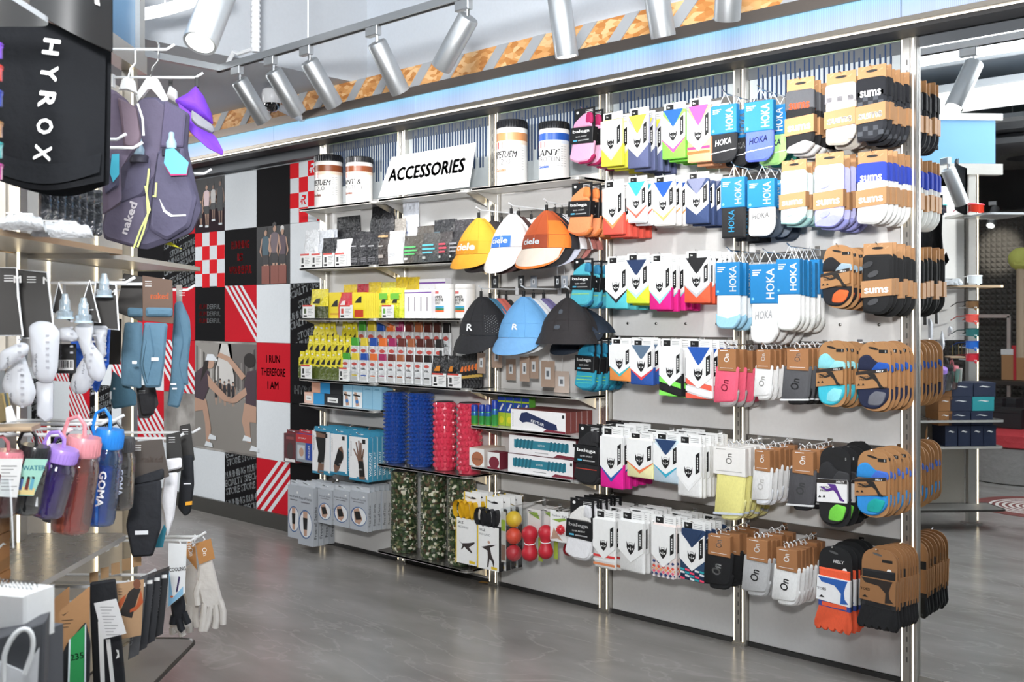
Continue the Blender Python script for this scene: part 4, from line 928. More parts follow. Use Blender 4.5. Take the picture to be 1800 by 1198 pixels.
# ---- pouches and boxes
def pouch(px0, px1, ytop, Y, z0, label, col, name='stand_up_pouch', group=None, low=None, mark=None, lines=(), tear=None, n=1, back=None, step=.02, rough=.3, rz=0, cat='pouch'):
    p0 = at(px0, ytop, Y); p1 = at(px1, ytop, Y); w_ = p1.x-p0.x; H = at((px0+px1)/2, ytop, Y).z-z0
    if H < .03: H = .03
    r = thing(name, label, cat, ((p0.x+p1.x)/2, Y, z0+.001), rz, group)
    cm = mat(col, rough, kind='film'); lm = mat(low, rough, kind='film') if low else cm
    T = min(.03, w_*.35)
    def fn(side):
        def g(u, v):
            t = math.sin(PI*min(1, u/.12+.12)*.5)*math.sin(PI*min(1, (1-u)/.12+.12)*.5)*(1 if v < .55 else max(.05, 1-(v-.55)/.4))*.9
            e = .96+.04*math.sin(v*PI)
            return ((u-.5)*w_*e*(1 if side < 0 else 1), side*T*t-.0005*side, v*H)
        return g
    m = MB(); m.grid(fn(-1), 8, 10, lambda u, v: lm if v < .42 else cm)
    m.grid(lambda u, v: fn(1)(1-u, v), 8, 6, cm); m.build('bag', r)
    y = -T*.95
    m = MB()
    if mark: m.flat([(-.22*w_, .5*H), (.18*w_, .5*H), (.22*w_, .68*H), (-.02*w_, .66*H)], y-.001, mat(mark, .5))
    for k, (c_, zz, ww, hh) in enumerate(lines): m.rect(-.34*w_, (-.34+ww)*w_, zz*H, (zz+hh)*H, y-.0012, mat(c_, .5))
    if mark or lines: m.build('printed_label', r)
    MB().box(-.48*w_, .48*w_, -.0014, .0014, H*.94, H*1.0, cm).build('seal', r)
    for k in range(1, n): dup(r, (r.location.x+random.uniform(-.003, .003), Y+step*k, z0+.001), rz+random.uniform(-.05, .05), label=back or (label+', behind the first'), group=group or label)
    if n > 1: r['group'] = group or label
    return r
def carton(px0, px1, ytop, Y, z0, label, front, side, d=.06, name='carton', n=1, back=None, gap=.002, art=None, top=None, group=None, cat='box', h=None, rz=0, dx=0):
    p0 = at(px0, ytop, Y); p1 = at(px1, ytop, Y); w_ = p1.x-p0.x; H = h or at((px0+px1)/2, ytop, Y).z-z0
    r = thing(name, label, cat, ((p0.x+p1.x)/2, Y, z0+.0005), rz, group)
    fm_ = cardm(front); sm_ = cardm(side); m = MB()
    m.prism([(-w_/2, 0), (w_/2, 0), (w_/2, H), (-w_/2, H)], 0, d, sm_, 0, mf=fm_); m.build('box_body', r)
    MB().box(-w_/2+.001, w_/2-.001, .001, d-.001, H, H+.0012, cardm(top or side)).build('lid_flap', r)
    if art: m = MB(); art(m, w_, H); m.build('printed_front', r)
    for k in range(1, n): dup(r, (r.location.x+dx*k, Y+(d+gap)*k, z0+.0005), label=back or (label+', behind the first'), group=group or label)
    if n > 1: r['group'] = group or label
    return r
PR = lambda h: mat(h, .5)
def price_card(px0, px1, ytop, Y, z0, label, dot='#3a3a3a'):
    p0 = at(px0, ytop, Y); p1 = at(px1, ytop, Y); w_ = p1.x-p0.x; H = at((px0+px1)/2, ytop, Y).z-z0
    r = thing('price_card', label, 'price card', ((p0.x+p1.x)/2, Y, z0+.001))
    MB().box(-w_/2, w_/2, 0, .0012, 0, H, WHITE).build('card', r)
    m = MB(); m.rect(-w_/2, w_/2*.6, H*.88, H, -.0006, PR('#d8493f')); m.rect(-w_*.38, -w_*.2, H*.34, H*.72, -.0006, PR(dot)); m.rect(-w_*.42, -w_*.14, H*.08, H*.22, -.0006, INK)
    for k in range(6): m.rect(-w_*.05, w_*(.4-.08*(k % 3)), H*(.74-.11*k), H*(.77-.11*k), -.0006, PR('#8a8a8a'))
    m.build('print', r)
    MB().box(-w_/2, w_/2, -.0005, .03, -.001, .0004, CLEAR).build('acrylic_foot', r)
    return r
def row(y, **k): return y
# second shelf: pouches
zB = shz['B1']; zB2 = shz['B2']
L_ = [('#8a8a8c', .3, .4, .02), ('#8a8a8c', .25, .5, .02), ('#8a8a8c', .2, .3, .02)]
pouch(537, 562, 404, -.13, zB, 'white pouch at the far left of the second shelf', '#eceff2', n=2)
pouch(562, 588, 404, -.13, zB, 'second white pouch from the left on the second shelf', '#e6eaf1', n=2)
pouch(568, 597, 418, -.19, zB, 'short black pouch in front of the white pouches', '#25262a', n=3, lines=L_)
pouch(592, 634, 380, -.075, zB+.05, 'black glossy pouch raised at the back of the second shelf', '#1d1e21', n=1)
pouch(592, 620, 420, -.2, zB, 'white pouch between the price cards and black pouches', '#f0f1f3', n=2)
for i, (a, b_, c_, t) in enumerate([(620, 639, '#222226', 'first'), (638, 653, '#2a2a2e', 'second'), (650, 671, '#1f2024', 'third')]):
    pouch(a, b_, 407, -.2, zB if i < 2 else zB, f'tall black pouch, {t} of the three beside the brown one', c_, n=2, lines=[('#b9b9bd', .55, .5, .03), ('#77777b', .2, .6, .02), ('#77777b', .15, .6, .02), ('#77777b', .1, .6, .02)])
pouch(669, 686, 408, -.2, zB2, 'tall brown black pouch with tan top', '#3a3432', n=2, lines=[('#c9a070', .84, .68, .05), ('#d8d0c8', .55, .5, .03), ('#98908a', .2, .5, .1)])
pouch(685, 708, 406, -.2, zB2, 'tall white pouch next to the brown black one', '#f2f3f4', n=2, lines=[('#b9bcc2', .3, .5, .02), ('#b9bcc2', .24, .5, .02)])
pouch(654, 674, 359, -.07, zB+.12, 'black pouch at the upper back under the top shelf', '#1b1c1f')
pouch(672, 694, 360, -.07, zB2+.12, 'second black pouch at the upper back under the top shelf', '#26262a')
pouch(694, 714, 384, -.12, zB2+.02, 'grey pouch behind the tall white one', '#8d8882')
pouch(708, 737, 356, -.08, zB2, 'white pouch standing tall at the back under the sign', '#e9eef8', lines=[('#8b93b8', .5, .4, .03)])
for i, (a, b_, y, Y, c_, p, t) in enumerate([(711, 748, 414, -.19, '#4a4640', '#58b06a', 'green print'), (743, 779, 409, -.19, '#4b4a49', '#58b0c0', 'pale blue print'), (774, 796, 407, -.19, '#403c3c', '#d04858', 'red print'), (791, 816, 406, -.18, '#2e2d30', '#8f8f94', 'grey print')]):
    pouch(a, b_, y, Y, zB2, f'dark flat pouch with {t} left of the yellow cap', c_, name='coffee_pouch', n=2, lines=[(p, .55, .55, .06), (p, .42, .62, .06), (p, .3, .5, .05), ('#d9d5cf', .12, .16, .08)])
for i, (a, b_, y, c_, t) in enumerate([(732, 763, 397, '#4b4640', 'brownish'), (763, 800, 386, '#26272b', 'black'), (799, 832, 386, '#3a383c', 'charcoal')]):
    pouch(a, b_, y, -.09, zB2+.04, f'{t} flat pouch in the back row behind the printed ones', c_, name='coffee_pouch', n=2, lines=[('#7fb0c4', .6, .3, .06)])
tr_ = thing('acrylic_tray', 'clear acrylic tray holding the dark printed pouches', 'tray', (0, 0, 0))
x0, x1 = X(727, -.235), X(808, -.235)
MB().box(x0, x1, -.238, -.235, zB2+.001, zB2+.045, CLEAR).build('front_wall', tr_); MB().box(x0, x1, -.235, -.16, zB2+.001, zB2+.003, CLEAR).build('base', tr_)
for i, (a, b_) in enumerate([(528, 547), (547.5, 566), (568, 588), (589, 609)]): price_card(a, b_, 446-i*.6, -.238, zB, f'{["first", "second", "third", "fourth"][i]} white price card from the left on the second shelf')
# third shelf
zC, zC2 = shz['C1'], shz['C2']
MK2 = '#26261c'
pouch(548, 578, 508, -.2, zC, 'large yellow pouch with dark green foot at the shelf end', '#e9d93a', low='#4c5230', mark=MK2, n=1)
carton(578, 599, 514, -.2, zC, 'yellow carton left of the red pouch', '#efd62e', '#e6c428', .05, n=2, art=lambda m, w_, h_: (m.flat([(-.3*w_, .45*h_), (.25*w_, .45*h_), (.25*w_, .72*h_), (0, .66*h_)], -.0006, INK), m.rect(-.4*w_, .4*w_, .12*h_, .2*h_, -.0006, PR('#d9a82a'))))
pouch(598, 620, 514, -.19, zC, 'red pouch behind a price card', '#c8283c', mark='#f0e6e6', n=2)
carton(619, 641, 514, -.2, zC, 'yellow carton right of the red pouch', '#efdb2e', '#e6cc28', .05, n=1, art=lambda m, w_, h_: (m.flat([(-.3*w_, .6*h_), (.25*w_, .6*h_), (.25*w_, .86*h_), (0, .8*h_)], -.0006, INK), m.rect(-.3*w_, .4*w_, .04*h_, .32*h_, -.0006, PR('#cf4a34'))))
for k in range(9):
    px = 641+k*3.2; carton(px, px+2.6, 515, -.2, zC if px < 660 else zC2, 'thin yellow sachet on edge in the sachet row', '#f0de3c', '#e8cc2c', .07, name='sachet', group='yellow sachets on edge', cat='sachet')
for i, (a, b_) in enumerate([(670, 690), (689, 711)]): pouch(a, b_, 506, -.19, zC2, f'{["left", "right"][i]} yellow and green pouch beside the white stick boxes', '#e8de3a', low='#d8e03c', mark=MK2, n=2, lines=[('#74c43c', .62, .7, .2)])
def stick_art(m, w_, h_):
    m.rect(-w_/2, w_/2, .88*h_, .92*h_, -.0006, PR('#7a4aa0'))
    for k in range(4): m.rect((-.36+.23*k)*w_, (-.32+.23*k)*w_, .25*h_, .75*h_, -.0006, PR('#a39aa2'))
carton(711, 758, 509, -.2, zC2, 'front white stick carton with purple line', '#f1f0f1', '#e6e4e8', .1, art=stick_art)
carton(737, 783, 490, -.09, zC2, 'rear white stick carton with purple line, showing above', '#f1f0f1', '#e6e4e8', .05, art=stick_art)
for i, (a, b_, y, c_, t) in enumerate([(604, 628, 500, '#efd22e', 'yellow pouch, left in the back row of the third shelf'), (628, 649, 499, '#c2283c', 'red pouch in the back row of the third shelf'), (648, 671, 496, '#f0d42c', 'yellow pouch right of the red one in the back row'), (671, 697, 496, '#e6dc4a', 'pale yellow pouch in the back row, third shelf')]): pouch(a, b_, y, -.08, zC if i < 2 else zC2, t, c_, mark=MK2)
for i, (a, b_) in enumerate([(696, 717), (716, 738)]): pouch(a, b_, 487, -.08, zC2, f'{["left", "right"][i]} tall yellow and green pouch in the back row, third shelf', '#f0ce2c', low='#6cbe3c', mark=MK2, lines=[('#74c43c', .42, .7, .25)])
for i, (a, b_, t) in enumerate([(532, 553, 'price card below the large yellow pouch'), (597, 620, 'price card below the red pouch'), (671, 692, 'price card below the yellow and green pouches')]): price_card(a, b_, 536, -.238, zC if i < 2 else zC2, t, ('#50603a', '#d04a3a', '#6ab04a')[i])
# fourth shelf: gels in tiers on a clear stepped stand
zD, zD2 = shz['D1'], shz['D2']
st = thing('gel_stand', 'clear acrylic stepped stand holding the gel sachets', 'stand', (0, 0, 0))
a, b_ = X(531, -.2), .80
for k, (Y, h_) in enumerate(((-.145, .055), (-.075, .115))):
    for s0, s1, zz in ((a, b_, zD), (.86, 1.6, zD2)):
        MB().box(s0, s1, Y-.03, Y+.03, zz+h_-.003, zz+h_, CLEAR).build('step', st); MB().box(s0, s1, Y-.03, Y-.028, zz+.001, zz+h_-.003, CLEAR).build('riser', st)
def gel(px, wpx, ytop, Y, zb, label, body, cap, low, group, text=None):
    p = at(px+wpx/2, ytop, Y); w_ = X(px+wpx, Y)-X(px, Y); H = max(.06, p.z-zb)
    r = thing('gel_sachet', label, 'gel', (p.x, Y, zb+.001), random.uniform(-.06, .06), group)
    bm = mat(body, .35, kind='film'); T = .008
    m = MB(); o = [(-.46*w_, 0), (.46*w_, 0), (.46*w_, .74*H), (.28*w_, .82*H), (.26*w_, H), (-.26*w_, H), (-.28*w_, .82*H), (-.46*w_, .74*H)] if not text else [(-.46*w_, 0), (.46*w_, 0), (.46*w_, .76*H), (-.46*w_, .76*H)]
    m.prism(o, -T, T, bm, .004); 
    if low: m.prism([(-.47*w_, 0), (.47*w_, 0), (.47*w_, .4*H), (-.47*w_, .48*H)], -T-.0006, T+.0006, mat(low, .35, kind='film'))
    m.build('sachet', r)
    MB().prism([(-.4*w_, .76*H), (.4*w_, .76*H), (.36*w_, H), (-.36*w_, H)] if text else [(-.2*w_, .93*H), (.2*w_, .93*H), (.2*w_, H), (-.2*w_, H)], -T*.8, T*.8, mat(cap, .4), .002).build('tear_top', r)
    m = MB()
    if text:
        m.disc(-.02*w_, .62*H, .3*w_, .055*H, -T-.001, mat('#c8564e', .4), 10); m.text('GEL', -.02*w_, .46*H, .06*H, -T-.001, INK, bold=.03, width=.5*w_); m.rect(-.3*w_, .3*w_, .2*H, .24*H, -T-.001, mat(cap, .4)); m.rect(-.3*w_, .3*w_, .05*H, .17*H, -T-.001, PR('#c9cac8'))
    else: m.flat([(-.3*w_, .52*H), (.22*w_, .52*H), (.28*w_, .72*H), (0, .66*H)], -T-.001, INK); m.disc(0, .86*H, .16*w_, .03*H, -T-.001, WHITE, 8)
    m.build('printed_label', r); return r
tiers = [('front', -.205, 0), ('middle', -.145, .056), ('back', -.075, .116)]
for t, (nm, Y, up) in enumerate(tiers):
    spans = [[(527, 602, 616)], [(542, 618, 589)], [(552, 590, 566), (602, 628, 566)]][t]
    for x0, x1, yt in spans:
        n = 8 if t == 0 else (7 if t == 1 else (4 if x0 < 590 else 3))
        for k in range(n):
            wd = (x1-x0)/n; gel(x0+k*wd-1, wd+3, yt+random.uniform(-1, 2), Y+random.uniform(-.006, .006), zD+up, f'yellow gel sachet in the {nm} tier', '#ecdc30', '#e8dc50', '#5d6a2c', f'yellow gels, {nm} tier')
caps_ = [('#4aa836', 'green'), ('#e6ce3a', 'yellow'), ('#2350a8', 'blue'), ('#ea7430', 'orange'), ('#a82a62', 'magenta'), ('#6a2b22', 'dark red'), ('#a8603a', 'tan'), ('#54241c', 'chocolate'), ('#4a261e', 'dark brown'), ('#221e1d', 'black')]
for t, (nm, Y, up) in enumerate(tiers):
    x0, x1, yt = [(601, 760, 620), (616, 781, 593), (629, 794, 564)][t]
    for k, (c_, cn) in enumerate(caps_):
        wd = (x1-x0)/10; px = x0+k*wd
        zb = (zD if X(px+wd/2, Y) < .81 else zD2)+up
        g = gel(px+.5, wd-1, yt+(k*.5 if t == 0 else k*.35), Y, zb, f'white gel sachet with {cn} top, {nm} tier', '#dfe1e2', c_, None, 'white gels in three tiers', text=1)
        del g['group']
# black gels
for i, (a, b_) in enumerate([(761, 788), (789, 808)]):
    pouch(a, b_, 625, -.2, zD2, f'{["left", "right"][i]} black spouted gel pouch with orange slash', '#1e1e20', name='spouted_pouch', lines=[('#d9d9d9', .3, .3, .08)], mark='#e08a2a')
    p = at((a+b_)/2, 622, -.2); o = MB().lathe([(.008, 0), (.008, .03), (.006, .034)], INK, 10).build('spout', bpy.data.objects['spouted_pouch' if i == 0 else 'spouted_pouch.001'], (0, 0, p.z-zD2-.014))
for k in range(6):
    a = 808+k*6; r = pouch(a, a+10, 626-k*2, -.215+.012*k, zD2, 'black gel sachet with orange yellow corner in the upright row', '#202022', name='slim_gel_sachet', group='black slim gels in a row', lines=[('#c9a54a', .3, .8, .08)], mark='#e8742a', rz=.5, cat='gel')
for i, (a, b_, y, t) in enumerate([(529, 548, 641, 'price card below the yellow gels'), (596, 613, 646, 'price card at the left end of the white gels'), (760, 784, 656, 'price card below the left black gel pouch'), (787, 811, 657, 'price card below the slim black gels')]): price_card(a, b_, y, -.238, zD if i < 2 else zD2, t)
# tape boxes
zE = shz['E1']
for i, (a, b_, y, up, c_, s_, t) in enumerate([(535, 551, 691, 0, '#efc9b8', '#e0a58e', 'salmon tape box, bottom of its stack'), (551, 570, 691, 0, '#2f97d2', '#2a86c2', 'blue tape box, bottom of its stack'), (570, 600, 692, 0, '#1b1c22', '#15161a', 'black tape box with white label, bottom of its stack'), (548, 563, 674, 1, '#dba48a', '#d0957c', 'salmon tape box on top of the stack'), (563, 580, 674, 1, '#2c90cc', '#2784c0', 'blue tape box on top of the stack'), (580, 604, 674, 1, '#191a20', '#121317', 'black tape box on top of the stack')]):
    hh = zat(560, 691, -.19)-zE
    carton(a, b_, y, -.19, zE+(hh+.0025)*up, t, c_, s_, .09, name='tape_box', h=hh, art=(lambda m, w_, h_: (m.rect(-.3*w_, .3*w_, .25*h_, .7*h_, -.0006, WHITE), m.rect(-.2*w_, .2*w_, .4*h_, .5*h_, -.0008, PR('#555')))) if i in (0, 2) else None)
def knee_art(m, w_, h_):
    m.rect(-w_/2+.001, w_/2-.001, .02*h_, .72*h_, -.0006, PR('#eef3f6')); m.flat([(-.35*w_, .7*h_), (-.1*w_, .7*h_), (.2*w_, .1*h_), (-.15*w_, .06*h_)], -.0009, SKIN); m.flat([(-.42*w_, .62*h_), (.3*w_, .56*h_), (.3*w_, .5*h_), (-.42*w_, .54*h_)], -.0012, INK); m.disc(-.05*w_, .28*h_, .16*w_, .09*h_, -.0012, PR('#3a7cc0'), 10)
for i, (a, b_) in enumerate([(603, 619), (620, 637), (638, 654), (655, 671)]): carton(a, b_, 677+i, -.2, zE, f'light blue strap carton, {["first", "second", "third", "last"][i]} from the tape boxes', '#8fc0da', '#84b6d2', .09, name='strap_carton', art=knee_art if i < 2 else (lambda m, w_, h_: m.flat([(-.3*w_, .85*h_), (.3*w_, .85*h_), (.2*w_, .9*h_), (-.2*w_, .9*h_)], -.0006, PR('#5f97b6'))))
# ---- hanging boxes, first bay
def hangbox(px0, px1, y0, y1, tab, Y, d, label, n, front, side, art, name, tabc=None, dy=None, spine=None):
    p0 = at(px0, y0, Y); p1 = at(px1, y0, Y); w_ = p1.x-p0.x; z0 = zat((px0+px1)/2, y1, Y); H = zat((px0+px1)/2, y0, Y)-z0; th = tab
    r = thing(name, label, 'box', ((p0.x+p1.x)/2, Y, z0), 0, label)
    m = MB(); m.prism([(-w_/2, 0), (w_/2, 0), (w_/2, H), (-w_/2, H)], 0, d, cardm(side), 0, mf=cardm(front))
    if spine:      # upright lettering on the right side
        v, f, Wt, Ht = text_mesh(spine[0], .01); k = H*.55/Wt; m.add([(w_/2+.0006, d/2+b_*k*-1*min(1, d*.5/(Ht*k))*-1*-1, H*.4+a_*k) for a_, b_ in v], f, PR(spine[1]))
    m.build('box_body', r)
    m = MB(); m.prism(rpoly([(-w_/2, H), (w_/2, H), (w_/2, H+th), (-w_/2, H+th)], [0, 0, .008, .008]), d*.5, d*.5+.0012, cardm(tabc or side)); m.disc(0, H+th*.55, w_*.16, th*.14, d*.5-.0006, PR('#dfe6ea'), 10); m.build('hang_tab', r)
    m = MB(); art(m, w_, H); m.build('printed_front', r)
    pz = z0+H+th*.55; dd = -Y+.005
    rt = rail(0, pz, 3 if y0 < 800 else 4); peg(rt, (p0.x+p1.x)/2, pz, dd, r=.003)
    for k in range(1, n): dup(r, (r.location.x+random.uniform(-.003, .003), Y+(d+.004)*k, z0+random.uniform(-.004, .003)), label=label+', behind the first', group=label)
    return r
def limb(kind):
    def art(m, w_, h_):
        m.rect(-w_/2+.001, w_/2-.001, .0, .055*h_, -.0006, PR('#2f88aa')); m.rect(.2*w_, .36*w_, .86*h_, .96*h_, -.0006, INK); m.text('WORKOUT', -.4*w_, .72*h_, .055*w_, -.0006, INK, rot=PI/2, width=h_*.36)
        m.rect(-.1*w_, .4*w_, .05*h_, .09*h_, -.0008, PR('#2f88aa'))
        s_ = SKIN2; y = -.0008
        if kind == 0:
            m.flat([(-.3*w_, 1*h_), (.25*w_, 1*h_), (.2*w_, .5*h_), (.15*w_, .02*h_), (-.2*w_, .02*h_), (-.12*w_, .4*h_)], y, s_); m.flat([(-.3*w_, .86*h_), (.26*w_, .86*h_), (.24*w_, .55*h_), (.16*w_, .24*h_), (-.2*w_, .28*h_), (-.14*w_, .5*h_)], y-.0005, INK); m.flat([(-.36*w_, .99*h_), (.3*w_, .94*h_), (.3*w_, 1*h_), (-.36*w_, 1*h_)], y-.0006, INK)
        elif kind == 1:
            m.flat([(.0, .66*h_), (.2*w_, .72*h_), (.28*w_, .6*h_), (.3*w_, .45*h_), (-.05*w_, .05*h_), (-.25*w_, .04*h_), (-.3*w_, .2*h_)], y, s_); m.flat([(-.02*w_, .64*h_), (.26*w_, .56*h_), (.28*w_, .4*h_), (.0, .2*h_), (-.28*w_, .26*h_)], y-.0005, INK)
        else:
            for q, (dx_, l_) in enumerate(((-.3, .72), (-.16, .88), (-.02, .92), (.1, .88), (.24, .74))): m.flat([((-.08+.06*q)*w_, .52*h_), ((-.0+.06*q)*w_, .52*h_), ((dx_+.07)*w_, l_*h_), (dx_*w_, l_*h_)], y-.0002*q, s_)
            m.flat([(-.1*w_, .6*h_), (.22*w_, .6*h_), (.28*w_, .4*h_), (.36*w_, .05*h_), (.05*w_, .04*h_), (.0, .38*h_)], y-.0008, s_); m.flat([(-.0, .46*h_), (.26*w_, .46*h_), (.34*w_, .12*h_), (.07*w_, .1*h_)], y-.0012, INK)
        m.text('WORKOUT', .12*w_, .27*h_, .05*w_, y-.0016, WHITE, rot=.1, width=.2*w_)
    return art
TL = '#3d94b4'
hangbox(549, 580, 758, 833, .028, -.25, .034, 'teal carton with a knee sleeve picture', 5, '#f2f2f2', TL, limb(0), 'support_carton', spine=('WORKOUT', '#ffffff'))
hangbox(581, 610, 763, 834, .028, -.25, .034, 'teal carton with an ankle sleeve picture', 5, '#f2f2f2', TL, limb(1), 'support_carton', spine=('WORKOUT', '#ffffff'))
hangbox(614, 647, 768, 845, .028, -.25, .034, 'teal carton with a wrist sleeve picture', 6, '#f2f2f2', TL, limb(2), 'support_carton', spine=('WORKOUT', '#ffffff'))
def fs_art(k):
    def art(m, w_, h_):
        m.text('Free-all Series', 0, .8*h_, .05*h_, -.0006, PR('#4a4a4e'), width=.84*w_); m.rect(-.3*w_, .3*w_, .72*h_, .74*h_, -.0006, PR('#7a7a80'))
        m.disc(0, .36*h_, .46*w_, .25*h_, -.0006, PR('#4d6a98'), 20); m.disc(.02*w_, .36*h_, .41*w_, .225*h_, -.0009, PR('#e8eaec'), 20)
        m.flat([(-.28*w_, .52*h_), (.0, .58*h_), (.22*w_, .3*h_), (.05*w_, .16*h_), (-.2*w_, .2*h_)] if k else [(-.15*w_, .58*h_), (.15*w_, .58*h_), (.1*w_, .16*h_), (-.1*w_, .16*h_)], -.0012, SKIN); m.flat([(-.24*w_, .47*h_), (.06*w_, .5*h_), (.18*w_, .3*h_), (-.14*w_, .26*h_)] if k else [(-.15*w_, .47*h_), (.15*w_, .47*h_), (.12*w_, .27*h_), (-.12*w_, .27*h_)], -.0015, INK)
        m.disc(.3*w_, .88*h_, .06*w_, .025*h_, -.0006, WHITE, 8)
    return art
GS = ('Free-all Series', '#4a4a4e')
hangbox(506, 527, 853, 945, .03, -.25, .04, 'grey support carton, furthest left of the lower hanging row', 2, '#b4b9c0', '#aeb3ba', fs_art(0), 'grey_support_carton', '#c9cdd2', spine=GS)
hangbox(524, 550, 856, 958, .03, -.27, .04, 'grey knee support carton hanging lowest at the corner', 4, '#b4b9c0', '#b4b8bd', fs_art(0), 'grey_support_carton', '#c9cdd2', spine=GS)
hangbox(559, 583, 860, 920, .03, -.25, .034, 'grey ankle support carton, left of the two hand ones', 5, '#b4b9c0', '#b4b8bd', fs_art(1), 'grey_support_carton', '#c9cdd2', spine=GS)
hangbox(586, 613, 862, 925, .03, -.25, .034, 'grey elbow support carton in the lower hanging row', 5, '#b4b9c0', '#b4b8bd', fs_art(1), 'grey_support_carton', '#c9cdd2', spine=GS)
hangbox(615, 646, 864, 932, .03, -.25, .034, 'grey wrist support carton, nearest the camouflage rollers', 6, '#b4b9c0', '#b4b8bd', fs_art(1), 'grey_support_carton', '#c9cdd2', spine=GS)
def ins_art(m, w_, h_): m.rect(-.4*w_, .4*w_, .02*h_, .12*h_, -.0006, WHITE); m.disc(0, .4*h_, .26*w_, .3*h_, -.0008, PR('#4a3a3a'), 14); m.rect(-.3*w_, .3*w_, .8*h_, .9*h_, -.0006, PR('#8a4a4a'))
def mue_art(m, w_, h_): m.rect(-w_/2, w_/2, .7*h_, h_, -.0006, PR('#c2353a')); m.rect(.1*w_, w_/2, .1*h_, .7*h_, -.0006, PR('#2a4aa0')); m.text('MUELLER', .3*w_, .4*h_, .1*w_, -.0009, WHITE, rot=PI/2, width=.45*h_); m.rect(-.4*w_, .05*w_, .1*h_, .6*h_, -.0006, PR('#c9cdd2')); m.text('SPORT', -.1*w_, .85*h_, .05*h_, -.0009, WHITE, width=.5*w_); m.disc(-.15*w_, .35*h_, .14*w_, .16*h_, -.001, SKIN, 12)
hangbox(499, 521, 762, 812, .025, -.22, .05, 'maroon insole carton hanging at the left end of the shelving', 1, '#5f3034', '#7a2f34', ins_art, 'insole_carton')
hangbox(520, 549, 763, 812, .025, -.24, .06, 'red, blue and grey strap carton beside the knee sleeve ones', 1, '#8f969e', '#2a4aa0', mue_art, 'strap_carton', '#c2353a')
# ---- foam rollers
def roller(px0, px1, yt, yb, Y, zk, label, style):
    pm = (px0+px1)/2; c = at(pm, yt, Y); R = (px1-px0)*dep(pm, Y)/F/2; z0 = shz[zk]; H = c.z-z0
    r = thing('foam_roller', label, 'roller', (c.x, Y, z0+.001), random.uniform(0, 3))
    r0 = R*(.84 if style == 'blue' else .88); m = MB()
    if style == 'camo': cm = ramp_mat('camouflage', [(.0, '#2b3a24'), (.3, '#465a38'), (.48, '#5a4836'), (.62, '#d9d5c2'), (.74, '#314429'), (.9, '#8f8c68')], 62, .3, voronoi=True, const=True)
    else: cm = mat({'blue': '#1f4a9c', 'red': '#d93a54'}[style], .18, coat=.6)
    n = {'blue': 18, 'red': 13, 'camo': 16}[style]; k = {'blue': 18, 'red': 11, 'camo': 15}[style]; dz = H*.97/k
    m.lathe([(r0*.96, 0), (r0, .004), (r0, H-.004), (r0*.94, H)], cm, 24)
    for j in range(k):
        for i in range(n):
            a0 = 2*PI*(i+.5*(j % 2))/n; hw = PI/n*.88; z = .012+dz*j; zh = dz*.46
            if style == 'red':
                ring = [(a0+hw*math.cos(t*PI/3), z+zh+zh*1.02*math.sin(t*PI/3)) for t in range(6)]
                top = [(a0+hw*.5*math.cos(t*PI/3), z+zh+zh*.5*math.sin(t*PI/3)) for t in range(6)]
                v = [(r0*math.cos(a), r0*math.sin(a), q_) for a, q_ in ring]+[(r0*1.14*math.cos(a), r0*1.14*math.sin(a), q_) for a, q_ in top]
                m.add(v, [(t, (t+1) % 6, 6+(t+1) % 6, 6+t) for t in range(6)]+[tuple(range(6, 12))], cm)
            else:
                hh = 1.22 if style == 'blue' else 1.1
                ring = [(a0-hw, z), (a0+hw, z), (a0+hw, z+2*zh), (a0-hw, z+2*zh)]; s_ = .25 if style == 'blue' else .75
                v = [(r0*math.cos(a), r0*math.sin(a), q_) for a, q_ in ring]+[(r0*hh*math.cos(a0+(a-a0)*s_), r0*hh*math.sin(a0+(a-a0)*s_), z+zh+(q_-z-zh)*s_) for a, q_ in ring]
                m.add(v, [(t, (t+1) % 4, 4+(t+1) % 4, 4+t) for t in range(4)]+[(4, 5, 6, 7)], cm)
    m.build('roller_body', r)
    MB().lathe([(r0*.5, H), (r0*.9, H), (r0*.9, H+.003), (r0*.5, H+.003)], mat('#3a3a40', .5), 24).build('end_ring', r)
    fm_ = film('shrink_wrap', '#ffffff', .045, .03)
    n_ = 40; rr = [R*(1.03+.02*math.sin(i*2.3)) for i in range(n_)]
    MB().add([(rr[i]*math.cos(2*PI*i/n_), rr[i]*math.sin(2*PI*i/n_), z) for z in (.0, H+.004) for i in range(n_)], [(i, (i+1) % n_, n_+(i+1) % n_, n_+i) for i in range(n_)], fm_, True).build('plastic_wrap', r)
roller(674, 716, 688, 816, -.15, 'R2', 'left blue studded foam roller', 'blue')
roller(716, 763, 690, 822, -.15, 'R2', 'right blue studded foam roller, beside the red ones', 'blue')
roller(761, 802, 706, 827, -.15, 'R2', 'left red hexagon studded foam roller', 'red')
roller(803, 848, 708, 832, -.15, 'R2', 'right red hexagon studded foam roller', 'red')
roller(686, 735, 827, 972, -.15, 'S2', 'camouflage foam roller nearest the grey cartons', 'camo')
roller(738, 786, 832, 984, -.15, 'S2', 'camouflage foam roller in the middle of the lowest shelf', 'camo')
roller(786, 838, 838, 995, -.15, 'S2', 'camouflage foam roller next to the band packs', 'camo')
